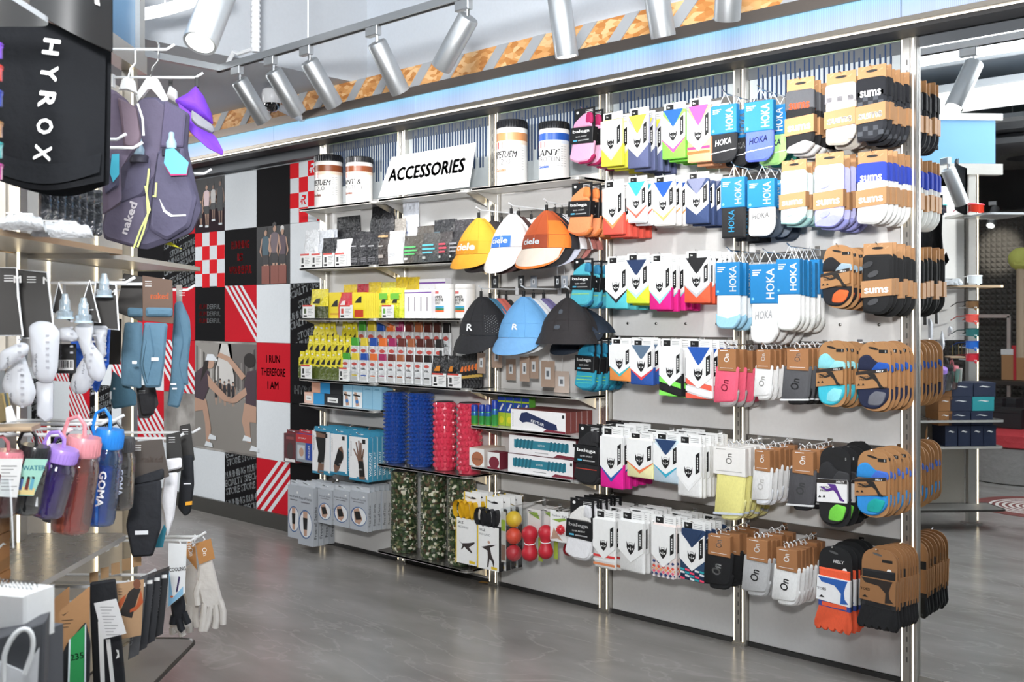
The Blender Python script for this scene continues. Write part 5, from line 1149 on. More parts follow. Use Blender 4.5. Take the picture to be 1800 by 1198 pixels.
# ---- third bay shelves
zF, zG = shz['F3'], shz['G3']
def can(px0, px1, yt, Y, z0, label):
    pm = (px0+px1)/2; c = at(pm, yt, Y); R = (px1-px0)*dep(pm, Y)/F/2; H = c.z-z0
    r = thing('spray_can', label, 'can', (c.x, Y, z0+.001)); g = mat('#3f9a4a', .25, .3)
    m = MB().lathe([(R*.9, 0), (R, .004), (R, H*.45), (R, H*.62), (R*.95, H*.66)], [mat('#9fc23a', .3, .3), g, mat('#2d66a8', .3, .3), g], 16); m.build('can_body', r)
    MB().lathe([(R*.97, H*.66), (R*.97, H*.95), (R*.8, H), (.005, H)], mat('#1c3a9c', .35), 16).build('cap', r)
for i, (a, b_, y) in enumerate([(828, 841, 711), (842, 853, 711), (853, 864, 711), (864, 876, 703)]): can(a, b_, y, -.2, zF, f'blue capped green spray can, {["first", "second", "third", "fourth"][i]} from the red rollers')
def ball_art(m, w_, h_): m.rect(-w_/2, w_/2, .45*h_, .8*h_, -.0006, PR('#2c4fae')); m.flat([(-.3*w_, .52*h_), (-.1*w_, .5*h_), (.35*w_, .74*h_), (.15*w_, .76*h_)], -.0009, WHITE); m.disc(0, .2*h_, .3*w_, .12*h_, -.0009, PR('#e8e03a'), 12); m.rect(-w_/2, w_/2, .86*h_, h_, -.0006, PR('#24429a'))
for i in range(4): carton(875+i*14, 888+i*14, 696+i, -.14+.0*i, zF, f'green and blue spray carton, {["first", "second", "third", "fourth"][i]} beside the spray cans', '#b9cf3a', '#5fa83c', .05, name='spray_carton', art=ball_art)
def band_art(m, w_, h_):
    m.text('BALANCE', -.46*w_, .5*h_, .05*h_, -.0006, INK, rot=PI/2, width=.7*h_); nb = PR('#232f57')
    m.flat([(-.34*w_, .5*h_), (-.3*w_, .84*h_), (-.2*w_, .9*h_), (.22*w_, .5*h_), (.34*w_, .4*h_), (.36*w_, .14*h_), (.2*w_, .1*h_), (-.1*w_, .4*h_), (-.2*w_, .42*h_), (-.28*w_, .36*h_)], -.0006, nb); m.text('KETTLER', .0, .42*h_, .12*h_, -.001, WHITE, rot=-.2, bold=.02, width=.24*w_)
    m.flat([(.1*w_, .01*h_), (.5*w_, .01*h_), (.5*w_, .1*h_), (.16*w_, .14*h_)], -.0008, PR('#7a2636')); m.rect(.44*w_, .48*w_, .72*h_, .88*h_, -.0006, INK)
carton(898, 994, 722, -.235, zF, 'white and maroon carton showing a navy fitness band', '#f2f0f0', '#7c3c38', .042, name='band_carton', n=5, art=band_art, h=None)
def roll_art(m, w_, h_):
    c_ = PR('#2f7f92'); n = 14
    m.rect(-.42*w_, .4*w_, .34*h_, .78*h_, -.0006, c_)
    for k in range(n):
        if 5 <= k <= 8: continue
        x = -.4*w_+k*.8*w_/n; m.flat([(x, .3*h_), (x+.03*w_, .3*h_), (x+.05*w_, .82*h_), (x+.02*w_, .82*h_)], -.0009, PR('#1f6576'))
    m.text('KETTLER', 0, .55*h_, .1*h_, -.0012, WHITE, width=.1*w_); m.rect(-.1*w_, .1*w_, .14*h_, .17*h_, -.0006, PR('#777')); m.rect(.46*w_, .49*w_, .7*h_, .86*h_, -.0006, INK)
    m.flat([(.18*w_, .01*h_), (.5*w_, .01*h_), (.5*w_, .14*h_), (.24*w_, .18*h_)], -.0008, PR('#7a2636'))
hz = zat(950, 803, -.235)-zG
carton(893, 1007, 803, -.235, zG, 'lower of two stacked cartons showing a teal massage roller', '#f2f0f0', '#62242e', .19, name='roller_carton', art=roll_art, h=hz)
carton(895, 1012, 770, -.225, zG+hz+.003, 'upper of two stacked cartons showing a teal massage roller', '#f2f0f0', '#62242e', .18, name='roller_carton', art=roll_art, h=hz)
carton(825, 851, 788, -.22, zG, 'white carton with a brown ball picture', '#ecebe8', '#d8cfc6', .17, name='ball_carton', art=lambda m, w_, h_: (m.disc(.05*w_, .42*h_, .4*w_, .4*h_, -.0006, PR('#b06f50'), 18), m.text('KETTLER', .05*w_, .4*h_, .08*h_, -.001, INK, width=.5*w_)), top='#d9c9bb')
carton(857, 878, 795, -.235, zG, 'small maroon carton with a half ball picture', '#ecebe8', '#6f2430', .07, name='ball_carton', art=lambda m, w_, h_: (m.disc(.05*w_, .4*h_, .42*w_, .36*h_, -.0006, PR('#7a2636'), 18), m.rect(-w_/2, w_/2, .0, .12*h_, -.001, PR('#7a2636'))))
# ---- bands and massage balls on pegs
def pegfor(px, py, Y): p = at(px, py, Y); rt = rail(2, p.z, 5); peg(rt, p.x, p.z, -Y+.01)
def bandpack(px0, px1, ytab, ybox, yb, Y, col, label, n):
    p0 = at(px0, ybox, Y); p1 = at(px1, ybox, Y); w_ = p1.x-p0.x; z0 = zat((px0+px1)/2, yb, Y); H = zat((px0+px1)/2, ybox, Y)-z0; T_ = zat((px0+px1)/2, ytab, Y)-z0; d = .035
    r = thing('resistance_band_pack', label, 'fitness band', ((p0.x+p1.x)/2, Y, z0), 0, label)
    m = MB(); m.prism([(-w_/2, 0), (w_/2, 0), (w_/2, H), (-w_/2, H)], 0, d, BLACK, 0, mf=WHITE); yl = PR('#e8c62e'); m.rect(-w_/2, -w_/2*.9, 0, H, -.0006, yl)
    m.text('SKLZ', -.26*w_, .9*H, .05*H, -.0006, INK, bold=.02, width=.26*w_); m.text('PRO BAND', -.14*w_, .8*H, .05*H, -.0006, PR('#777'), width=.5*w_); m.rect(.15*w_, .42*w_, .03*H, .09*H, -.0006, yl)
    k = PR('#3a3230')
    if col == '#e2b21e': m.flat([(-.34*w_, .5*H), (-.2*w_, .44*H), (.1*w_, .47*H), (.4*w_, .52*H), (.4*w_, .48*H), (.14*w_, .38*H), (.3*w_, .28*H), (.28*w_, .26*H), (.02*w_, .33*H), (-.08*w_, .38*H), (-.2*w_, .3*H), (-.24*w_, .3*H), (-.16*w_, .4*H)], -.0009, k)
    else: m.flat([(-.3*w_, .5*H), (.1*w_, .58*H), (.4*w_, .62*H), (.1*w_, .52*H), (.16*w_, .36*H), (.3*w_, .2*H), (.26*w_, .08*H), (.2*w_, .2*H), (.08*w_, .26*H), (.02*w_, .06*H), (-.04*w_, .06*H), (.0, .3*H), (-.02*w_, .44*H)], -.0009, k); m.disc(.04*w_, .64*H, .06*w_, .035*H, -.0009, SKIN, 10)
    m.build('box_body', r)
    m = MB(); m.prism([(-.3*w_, H), (w_/2, H), (w_/2, T_), (-.3*w_, T_)], d-.003, d-.001, WHITE); m.rect(-.3*w_, -.24*w_, H, T_, d-.0036, yl); m.disc(.1*w_, T_-.03, .18*w_, .006, d-.0036, INK, 10); m.build('hang_card', r)
    bm = mat(col, .6); m = MB()
    for k_ in range(4):
        x = (-.34+.2*k_)*w_; a = (-.5+.28*k_)
        pts = [(x+.02*math.cos(t)*1.2+math.sin(t/2)*a*.05, 0, H+.045+.05*math.sin(t)) for t in [q*PI/6-.4*PI for q in range(12)]]
        m.grid(lambda u, v, pts=pts: (pts[int(round(u*11))][0], -.004+v*.03, pts[int(round(u*11))][2]), 11, 1, bm); m.grid(lambda u, v, pts=pts: (pts[11-int(round(u*11))][0]*.97, -.004+v*.03, pts[11-int(round(u*11))][2]), 11, 1, bm)
    m.build('rubber_band', r)
    pegfor((px0+px1)/2+4, ytab+8, Y)
    for q_ in range(1, n): dup(r, (r.location.x+.01*random.random(), Y+(d+.012)*q_, z0), label=label+', behind the first', group=label)
bandpack(801, 838, 866, 911, 991, -.26, '#e2b21e', 'white band pack with looped yellow bands', 3)
bandpack(839, 877, 874, 925, 1001, -.27, '#2a2a2d', 'white band pack with looped black bands', 4)
def sphere(m, c, R, mt_, n=18): m.lathe([(max(.001, R*math.sin(PI*i/10)), -R*math.cos(PI*i/10)) for i in range(11)], mt_, n, c)
# tube of three balls
Y = -.26; p = at(903, 990, Y); Rb = 14.5*dep(903, Y)/F; r = thing('massage_ball_tube', 'clear tube of three balls, yellow, orange and red', 'massage ball', (p.x, Y, p.z))
for k, (c_, nm) in enumerate((('#c2303a', 'red'), ('#e8533a', 'orange'), ('#efc32c', 'yellow'))): m = MB(); sphere(m, (0, 0, 0), Rb, mat(c_, .4)); m.build('ball', r, (0, 0, Rb+.012+k*2.05*Rb))
Ht = zat(903, 893, Y)-p.z; m = MB(); m.box(-Rb*1.1, Rb*1.1, -Rb*1.1, Rb*1.1, 0, Ht, CLEAR); m.build('clear_case', r)
m = MB(); m.box(-Rb*1.09, -Rb*.3, -Rb*1.06, -Rb*1.04, .01, Ht*.95, PR('#cfc9c0')); m.rect(-Rb*1.05, -Rb*.4, .02, Ht*.35, -Rb*1.07, PR('#8a6a58')); m.rect(-Rb*1.05, -Rb*.4, Ht*.6, Ht*.8, -Rb*1.07, PR('#9fb83a')); m.build('paper_insert', r)
pegfor(903, 889, Y)
def peanut(px, y1, y2, rpx, yc0, Y, label, card=True, dark=False):
    R = rpx*dep(px, Y)/F; p = at(px, yc0, Y); r = thing('peanut_massage_ball', label, 'massage ball', (p.x, Y, p.z)); rb = mat('#bf2433' if not dark else '#9c1e2a', .45)
    z1 = zat(px, y1, Y)-p.z; z2 = zat(px, y2, Y)-p.z
    prof = [(max(.001, R*math.sin(PI*i/10)), z2-R*math.cos(PI*i/10)) for i in range(8)]+[(R*.62, (z1+z2)/2)]+[(max(.001, R*math.sin(PI*i/10)), z1-R*math.cos(PI*i/10)) for i in range(3, 11)]
    MB().lathe(prof, rb, 20).build('rubber_body', r, (0, -.012, 0))
    q_ = (z1+z2)/2; MB().tube([(R*.68*math.cos(t*PI/6), -.012+R*.68*math.sin(t*PI/6), q_+.003*math.sin(t*1.1)) for t in range(12)], .003, WIRE, 5, True).build('string', r)
    if card: 
        m = MB(); m.prism([(-R*1.1, z1-.02), (R*1.0, z1-.02), (R*1.0, .0), (-R*1.1, .0)], R*.6, R*.6+.0015, PR('#d9d6d2')); m.flat([(-R, -.02), (R*.4, -.015), (R*.9, -.05), (0, -.04)], R*.6-.0006, PR('#8fae4a')); m.text('Massage', 0, -.03, .012, R*.6-.001, PR('#555'), width=R*1.6); m.build('header_card', r)
        m = MB(); m.prism([(R*.6, z2-R), (R*1.3, z2-R), (R*1.3, z1-.02), (R*.6, z1-.02)], R*.6, R*.6+.0015, PR('#a8bf4a')); m.build('side_card', r)
    pegfor(px, yc0+4, Y)
peanut(934, 937, 971, 14.5, 896, -.25, 'red peanut massage ball, nearest the three ball tube')
peanut(962, 935, 968, 13.5, 896, -.24, 'red peanut massage ball with a green card edge, second along')
Y = -.26; p = at(983, 898, Y); w_ = X(999, Y)-X(967, Y); hh = p.z-zat(983, 952, Y); r = thing('spiky_ball_pack', 'white card with a small spiky red ball', 'massage ball', (p.x, Y, p.z))
m = MB(); m.prism(rpoly([(-w_/2, -hh), (w_/2, -hh), (w_/2, 0), (-w_/2, 0)], .006), 0, .002, WHITE); m.flat([(-w_*.4, -hh*.3), (w_*.3, -hh*.2), (w_*.4, -hh*.26), (0, -hh*.36)], -.0006, PR('#8fae4a')); m.text('Reflex Ball', 0, -hh*.16, hh*.07, -.0006, PR('#666'), width=w_*.8); m.flat([(-w_*.45, -hh*.95), (-.1*w_, -hh*.9), (w_*.2, -hh*.96), (-.1*w_, -hh*.75), (-.3*w_, -hh*.55)], -.0008, SKIN); m.build('header_card', r)
m = MB(); R = .022; sphere(m, (0, 0, 0), R, mat('#cc2a34', .4), 16)
for i in range(6):
    for j in range(10):
        th = PI*(i+.5)/6; ph = 2*PI*(j+.5*(i % 2))/10; d_ = Vector((math.sin(th)*math.cos(ph), math.sin(th)*math.sin(ph), math.cos(th))); m.tube([d_*R*.95, d_*R*1.16], [.0034, .0012], mat('#cc2a34', .4), 5)
m.build('spiky_ball', r, (w_*.15, -.01, -hh*.58)); pegfor(983, 901, Y)
peanut(1003, 940, 965, 11, 905, -.17, 'dark red massage ball half hidden behind the white socks', True, True)
# ---------------------------------------------------------------- caps hanging in the third bay
def cap(ax_, ay, lx, rx_, cy, by, Y, label, col, brim=None, side=None, logo=None, edge=None, tagc=None, turn=0, bucket=False, n_tag=None, peg_=True, mesh_side=None, band=None):
    p = at(ax_, ay, Y); Wd = (X(rx_, Y)-X(lx, Y)); H = p.z-zat(ax_, cy, Y); Lb = zat(ax_, cy, Y)-zat(ax_, by, Y)
    r = thing('baseball_cap' if not bucket else 'bucket_hat', label, 'cap' if not bucket else 'hat', (p.x, Y, p.z), turn)
    cm = mat(col, .8, kind='cloth'); sm_ = mat(side, .8, kind='cloth') if side else cm; bm = mat(brim or col, .8, kind='cloth'); bd = mat(band, .8, kind='cloth') if band else cm
    off = (X((lx+rx_)/2, Y)-p.x)
    def wd(v): return Wd/2*(.1+.9*math.sin(min(1, v*1.05)*PI/2)**.85)
    def crown(u, v):
        a = (u-.5)*PI*1.16; k = wd(v)
        return (k*math.sin(a)+off*v, -k*.72*math.cos(a)-.02*v*v, -v*H)
    m = MB(); m.grid(crown, 24, 14, lambda u, v: sm_ if u > .66 and v > .3 else (bd if v > .66 else cm))
    m.grid(lambda u, v: (crown(1-u, v)[0], crown(1-u, v)[1]*.0+.03+.02*v, crown(1-u, v)[2]), 8, 6, cm)
    if mesh_side:
        q = mat(mesh_side, .6)
        for a in range(7):
            for b_ in range(7):
                u, v = .69+.026*a, .5+.066*b_+.033*(a % 2)
                if v < .93: c_ = Vector(crown(u, v)); m.box(c_.x-.001, c_.x+.001, c_.y-.002, c_.y, c_.z-.001, c_.z+.001, q)
    m.build('crown', r)
    m = MB()
    for ua in (.28, .5, .66):
        m.tube([Vector(crown(ua, v/8))+Vector((0, -.0006, 0)) for v in range(9)], .0012, sm_ if ua == .66 else cm, 4)
    m.tube([Vector(crown(.06+.88*u/16, .66))+Vector((0, -.0006, 0)) for u in range(17)], .0012, cm, 4); m.build('seam', r)
    if bucket:
        def br(u, v): a = (u-.5)*PI*1.2; k = Wd/2*(1+.22*v); return (k*math.sin(a)+off, -k*.74*math.cos(a)-.02, -H*.99-v*Lb)
    else:
        def br(u, v):
            s_ = (u-.5)*2; a = s_*PI*.46; c_ = crown(.5+.46*s_*.9*.86, 1)
            return (c_[0]*(1+.06*v)-Lb*.18*v, c_[1]-.012*v-.02*math.sin(v*PI/2)*math.cos(a), c_[2]-v*Lb*(math.cos(s_*PI/2*.97)**.42)-.002)
    em = mat(edge, .8, kind='cloth') if edge else bm
    m = MB(); m.grid(br, 20, 8, lambda u, v: em if v > .86 or abs(u-.5) > .46 else bm); m.grid(lambda u, v: tuple(Vector(br(1-u, v))+Vector((0, .005, .001))), 20, 8, bm); m.build('brim', r)
    if logo:
        m = MB(); v_, f, Wt, Ht = text_mesh(logo[0], .03); k = logo[1]*Wd/Wt; pts = []
        for a, b_ in v_:
            u = .5+logo[2]+a*k/(Wd*1.2); vv = min(1, logo[3]-b_*k/H); c_ = Vector(crown(u, vv)); nrm = Vector((math.sin((u-.5)*PI*1.16), -math.cos((u-.5)*PI*1.16)-.4, 0)).normalized(); pts.append(c_+nrm*.003)
        m.add(pts, f, PR(logo[4])); m.build('embroidered_mark', r)
    m = MB(); m.box(-.007, .007, -.008, .004, -.012, .03, INK, .002); m.tube([(0, 0, .03), (.004, 0, .038), (0, 0, .046), (-.005, 0, .04)], .0016, INK, 5); m.build('clip', r)
    if peg_: rt = rail(2, p.z+.046, 2 if ay < 450 else 3); peg(rt, p.x, p.z+.044, -Y+.01, m=WIRE, r=.004)
    if tagc:
        tx, ty0, ty1, tw = tagc; z1 = zat(tx, ty0, Y)-p.z; z0 = zat(tx, ty1, Y)-p.z; x = X(tx, Y)-p.x; w_ = X(tx+tw, Y)-X(tx, Y)
        t = MB().box(x-w_/2, x+w_/2, .0, .0015, z0, z1, cardm('#b59a86' if n_tag is None else n_tag)); t.rect(x-w_*.2, x+w_*.2, z0+(z1-z0)*.3, z0+(z1-z0)*.75, -.0006, PR('#e6e8ea')); t.rect(x-w_*.1, x+w_*.1, z0+(z1-z0)*.4, z0+(z1-z0)*.62, -.001, PR('#6a7076')); to = t.build('price_tag', r)
        MB().tube([(x, 0, z1-.004), (x*.8, .0, -H)], .0008, WIRE, 4).build('tag_string', to)
    return r
cap(842, 383, 813, 877, 448, 474, -.3, 'yellow cap with a white word, first of the upper caps', '#e9a22c', logo=('ciele', .34, -.02, .8, '#fbf4e4'), band='#e08c1c')
cap(899, 376, 873, 931, 436, 481, -.29, 'white cap with a blue band, between the yellow and the rust ones', '#f1efed', side='#d9d6d4', brim='#f3f1ee', band='#3a74c8', logo=('ciele', .32, -.02, .8, '#c9d4e4'))
cap(961, 370, 928, 1004, 438, 474, -.29, 'rust cap with orange side and cream brim', '#c2582c', side='#ea8430', brim='#ead9c8', edge='#e07a2e', band='#9c4426', logo=('ciele', .26, -.04, .82, '#cdd6da'))
for i, (ax_, ay, lx, rx_, cy, by, Y, lb, c_, b_) in enumerate([
    (866, 388, 838, 900, 446, 480, -.2, 'black cap directly behind the yellow one', '#2b2628', None), (882, 390, 856, 912, 446, 478, -.12, 'dark brown cap, last behind the yellow one', '#3a2c2c', None),
    (912, 380, 888, 944, 440, 482, -.2, 'maroon brown cap directly behind the white and blue one', '#48302f', None), (934, 386, 908, 962, 440, 478, -.12, 'pale speckled cap, last behind the white and blue one', '#e4e0de', '#39292a'),
    (976, 374, 948, 1020, 440, 474, -.23, 'black cap directly behind the rust one', '#26262a', '#1d1d20'), (988, 376, 962, 1032, 440, 472, -.18, 'white cap with a pale grey brim behind the rust one', '#e9e9ec', '#c9ccdc'),
    (998, 380, 972, 1040, 440, 468, -.13, 'taupe cap fourth behind the rust one', '#8a7068', '#8d746a'), (1006, 384, 982, 1050, 440, 466, -.08, 'dusty pink cap, last but nearest the orange socks', '#c98078', '#b9746c')]):
    cap(ax_, ay, lx, rx_, cy, by, Y, lb, c_, b_, peg_=False, tagc=((ax_+4, 484, 506, 11) if i in (0, 2, 3, 4, 5) else None), n_tag='#2a2a2c' if i % 2 == 0 else '#aeb6c0')
cap(846, 521, 820, 890, 588, 620, -.3, 'black cap with dotted mesh side, first of the lower caps', '#232326', mesh_side='#d8d8d8', logo=('R', .09, .0, .8, '#f4f4f4'))
cap(921, 521, 888, 966, 592, 622, -.3, 'light blue cap in the middle of the lower caps', '#6da9dc', brim='#78aee0', logo=('R', .07, .05, .74, '#f4f4f4'))
cap(998, 523, 962, 1040, 582, 604, -.29, 'black bucket hat with a grey label, right of the light blue cap', '#2a2627', bucket=True, logo=('I', .045, .04, .64, '#4f565e'))
for i, (ax_, ay, lx, rx_, cy, by, Y, lb, c_, b_, tg) in enumerate([
    (862, 524, 838, 896, 586, 614, -.22, 'steel blue cap directly behind the black mesh one', '#4f86a6', '#5f98b6', (846, 620, 656, 14)), (877, 524, 852, 908, 584, 610, -.15, 'coral cap behind the steel blue one', '#e2786a', None, (873, 608, 646, 18)), (890, 526, 868, 912, 580, 604, -.09, 'dark grey cap, last behind the black mesh one', '#3a3636', None, (898, 630, 668, 17)),
    (938, 524, 908, 980, 590, 622, -.22, 'white cap directly behind the light blue one', '#e9ebee', '#dddfe0', (922, 627, 670, 17)), (956, 524, 932, 984, 566, 596, -.14, 'lavender cap behind the light blue one', '#8078a8', None, (938, 625, 665, 17)),
    (1020, 540, 1000, 1072, 584, 606, -.17, 'navy cap with mesh side behind the black hat', '#25303f', '#1c2634', (963, 634, 680, 24)), (1006, 570, 984, 1040, 600, 622, -.12, 'dark navy cap hanging low behind the black hat', '#1e2938', None, (987, 652, 690, 27))]):
    cap(ax_, ay, lx, rx_, cy, by, Y, lb, c_, b_, peg_=False, tagc=tg, n_tag='#b39a88' if i < 6 else '#cbb9ac')
# ---------------------------------------------------------------- the fixture on the left, seen along its length
RZ0 = math.atan2(-FW[0], FW[1])
FO = (CX+FW[0]*3.4-RT[0]*1.6, CY+FW[1]*3.4-RT[1]*1.6, 0)
def fx(name, label, cat, kind=None, group=None): return thing(name, label, cat, FO, RZ0, group)
def fl2(m):        # fixture coordinates: (lateral, along, height) -> local of fx roots
    m.X = Matrix.Translation((1.6, -3.4, 0)); return m
PW = mat('#dcdad6', .45, kind='card'); PB = mat('#b9b2a6', .4, .2, kind='card')
for k, (z_, lab) in enumerate(((2.42, 'steel post at the near end of the left fixture'), (3.47, 'second steel post of the left fixture, behind the flasks'), (4.5, 'far steel post of the left fixture, next to the mural'))):
    r = fx('fixture_post', lab, 'post')
    fl2(MB()).box(-1.66, -1.61, z_-.03, z_+.03, 0, 2.72, STEEL, .003).build('profile', r); fl2(MB()).box(-1.612, -1.606, z_-.044, z_-.036, .03, 2.6, LED).build('light_strip', r)
    fl2(MB()).box(-1.68, -1.58, z_-.06, z_+.06, 0, .012, STEEL).build('foot_plate', r)
for k, (a, b_) in enumerate(((2.46, 3.43), (3.51, 4.46))):
    r = fx('fixture_backboard', ['white back panel behind the black drawstring bag', 'white back panel behind the running vests'][k], 'panel')
    fl2(MB()).box(-1.665, -1.65, a, b_, 1.36, 2.5, PW, .002).build('sheet', r); fl2(MB()).box(-1.665, -1.65, a, b_, .12, 1.05, PB, .002).build('lower_sheet', r)
    for zz in (3.74, 4.17):
        if a < zz < b_: fl2(MB()).box(-1.65, -1.642, zz-.004, zz+.004, .1, 2.5, LED).build('light_strip', r)
hd = fx('fixture_header', 'steel header with glowing blue panel on top of the left fixture', 'header')
fl2(MB()).box(-1.66, -1.58, 2.2, 4.56, 2.58, 2.66, STEEL, .004).build('lower_bar', hd)
fl2(MB()).box(-1.64, -1.6, 2.25, 4.5, 2.66, 2.98, mat('#5f8db4', .4, emit=.08)).build('glow_panel', hd)
fl2(MB()).box(-1.66, -1.58, 2.2, 4.56, 2.98, 3.03, STEEL, .004).build('upper_bar', hd); fl2(MB()).box(-1.66, -1.58, 4.47, 4.53, 2.66, 2.98, STEEL).build('end_bar', hd)
for k, (a, b_, z_, d_, lab) in enumerate([(2.34, 3.54, 1.757, .33, 'left fixture shelf under the black bag, with plastic wrapped goods'), (3.54, 4.52, 1.745, .3, 'left fixture shelf under the running vests'), (2.34, 3.57, .80, .33, 'grey left fixture shelf below the drinking bottles'), (2.2, 2.62, 2.27, .3, 'upper near shelf of the left fixture holding goggles'), (2.34, 3.3, 1.15, .28, 'middle near shelf of the left fixture above the shoe boxes'), (2.33, 3.3, .61, .3, 'near shelf of the left fixture with navy boxes')]):
    if k == 4: continue
    r = fx('fixture_shelf', lab, 'shelf')
    m = fl2(MB()); m.X = m.X @ RX; m.prism(rpoly([(-1.63, a), (-1.63+d_, a), (-1.63+d_, b_), (-1.63, b_)], [0, .04, .04, 0], 5), -z_, -z_+.012, mat('#a7a29a', .3, .5, 'steel') if k != 2 else mat('#7f7d7b', .25, .5, 'steel')); m.build('board', r)
    m = fl2(MB()); o = rpoly([(-1.63, a), (-1.629+d_, a-.001), (-1.629+d_, b_+.001), (-1.63, b_)], [0, .04, .04, 0], 5); n = len(o)
    m.add([(p[0], p[1], z) for z in (z_-.016, z_+.001) for p in o], [(i, (i+1) % n, n+(i+1) % n, n+i) for i in range(n)], mat('#c3a98c', .35, .6, 'steel') if k == 0 else EDGE, True); m.build('edge_trim', r)
r = fx('base_shelf', 'dark mesh base shelf at the foot of the left fixture', 'shelf')
m = fl2(MB()); m.X = m.X @ RX; m.prism(rpoly([(-1.63, 2.3), (-1.35, 2.3), (-1.35, 4.52), (-1.63, 4.52)], [0, .05, .08, 0], 5), -.153, -.145, mat('#8d8a86', .5, .25, 'steel')); m.build('board', r)
o = rpoly([(-1.63, 2.3), (-1.349, 2.3), (-1.349, 4.521), (-1.63, 4.521)], [0, .05, .08, 0], 5); fl2(MB()).tube([(p[0], p[1], .15) for p in o], .008, mat('#4d4a47', .4, .6), 6, True).build('rim', r)
def L(px, py, Z): return cam(px, py, Z)
def lroot(name, label, cat, px, py, Z, yaw=0, group=None): return thing(name, label, cat, L(px, py, Z), RZ0+yaw, group)
pegz = {}
def fpeg(px, py, Xt=-1.25, length=.36):
    """a white peg of the left fixture whose tip lies in that direction"""
    Z = Xt*F/(px-900); z = HC+(556-py)/F*Z-.018
    k = 'fp'
    if k not in pegz: pegz[k] = fx('fixture_peg_rail', 'white peg hooks of the left fixture', 'hook')
    m = MB().tube([(-length, 0, 0), (-.03, 0, 0), (0, 0, .018)], .0055, WIRE, 8).box(-length-.01, -length, -.014, .014, -.04, .012, WIRE)
    m.X = None; o = m.build('peg', pegz[k], (Xt+1.6, Z-3.4, z)); return Z, z
for p in [(307, 78), (357, 128), (222, 235), (251, 250), (372, 297), (289, 490), (343, 501), (237, 487), (127, 753), (160, 743), (195, 735), (218, 729), (285, 775), (323, 762), (352, 752), (191, 1048), (227, 1021), (274, 1001), (250, 1014), (349, 942), (362, 935)]: fpeg(*p)
S = lambda px, Z: px/F*Z        # a length in pixels at distance Z
# black drawstring bag
Z = 2.9; r = lroot('drawstring_bag', 'large black drawstring bag with upright white lettering', 'bag', 95, 320, Z, .12)
w_ = S(182, Z); H = S(300, Z); bk = mat('#0e1014', .8, kind='cloth', spec=.2)
def bagf(s_): return lambda u, v: ((u-.5)*w_*(1-.02*math.cos(v*3)), s_*(.03+.045*math.sin(u*PI)*(1-v)**1.2)-.008*math.sin(u*9+v*4)*(1-v), v*H+.05*(1-v)*math.cos(u*PI)*0-.03*math.sin(u*PI)*(1-v))
m = MB(); m.grid(bagf(-1), 18, 16, bk); m.grid(lambda u, v: bagf(1)(1-u, v), 12, 8, bk); m.build('bag_body', r)
m = MB()
for k, c_ in enumerate('HYROX'):
    m.text(c_, .02*w_-.004*k, H*(.77-.155*k), .042, -.0, WHITE, bold=.03, rot=-PI/2-.12, width=.04)
m.v = [(a, bagf(-1)(min(.99, max(.01, a/w_+.5)), min(.99, c_/H))[1]-.004, c_) for a, b_, c_ in m.v]; m.build('lettering', r)
MB().tube([bagf(-1)(.28+.7*t/10, .97-.18*(t/10)**1.3) for t in range(11)], .006, mat('#b09a92', .7), 6).build('drawstring', r)
m = MB(); m.grid(lambda u, v: ((u-.5)*w_*.98, -.075+.02*v-.01*math.sin(u*PI), .12*H*v+.02-.035*math.sin(u*PI)), 14, 4, bk); m.build('bottom_fold', r)
# black curved sign in front of it
Z = 2.75; r = lroot('curved_sign', 'black curved sign board hanging at the top left edge', 'sign', 128, 50, Z, .2)
w_ = S(135, Z); m = MB(); m.grid(lambda u, v: ((u-.5)*w_, .04*math.sin(u*PI)-.02, -.055*(u-.5)*w_/.1*.9+v*.32-.01), 14, 4, mat('#141516', .45)); m.grid(lambda u, v: ((.5-u)*w_, .04*math.sin(u*PI)-.008, .055*(u-.5)*w_/.1*.9+v*.32-.01), 14, 4, mat('#141516', .45)); m.build('board', r)
MB().flat([(.3*w_, .06), (.36*w_, .055), (.3*w_, .13), (.26*w_, .13)], -.03, WHITE).build('white_mark', r)
# clear wrapped bundles on the upper shelf
WR = mat('#c9cccf', .12, kind='film'); DKW = mat('#33363c', .1, kind='film')
Z = 3.05
for i in range(8):
    a = 72+i*13; r = lroot('wrapped_garment', 'dark garment in shiny clear wrap standing in a row below the black bag', 'clothing', a+7, 392+i*3.2, Z+.05*i, .5, 'wrapped dark garments'); w_ = S(20, Z); hh = S(62+i*4, Z)
    m = MB(); m.prism(rpoly([(-w_/2, 0), (w_/2, 0), (w_/2, hh), (-w_/2, hh)], .01), -.012, .012, DKW, .006, True); m.build('folded_cloth', r); MB().prism(rpoly([(-w_*.53, -.001), (w_*.53, -.001), (w_*.53, hh*1.02), (-w_*.53, hh*1.02)], .01), -.015, .015, film('shrink_wrap'), .006).build('plastic_wrap', r)
for i, (a, b_, y, Z, lb) in enumerate([(0, 78, 406, 2.72, 'flat clear wrapped bundle at the shelf edge, nearer one'), (60, 162, 418, 2.9, 'flat clear wrapped bundle at the shelf edge, further one')]):
    r = lroot('wrapped_bundle', lb, 'clothing', (a+b_)/2, y, Z, .35); w_ = S(b_-a, Z); m = MB(); m.grid(lambda u, v: ((u-.5)*w_, -.02-.02*math.sin(v*PI), .045*math.sin(u*PI)**.3*v+.004*math.sin(u*30)*v), 20, 6, WR); m.grid(lambda u, v: ((u-.5)*w_, -.02+.15*v, .045*math.sin(u*PI)**.3*(1-.3*v)+.004*math.sin(u*30+v*9)), 20, 8, WR); m.build('wrapped_cloth', r); MB().box(-w_*.35, w_*.2, .02, .07, .046, .049, WHITE).build('paper_label', r)
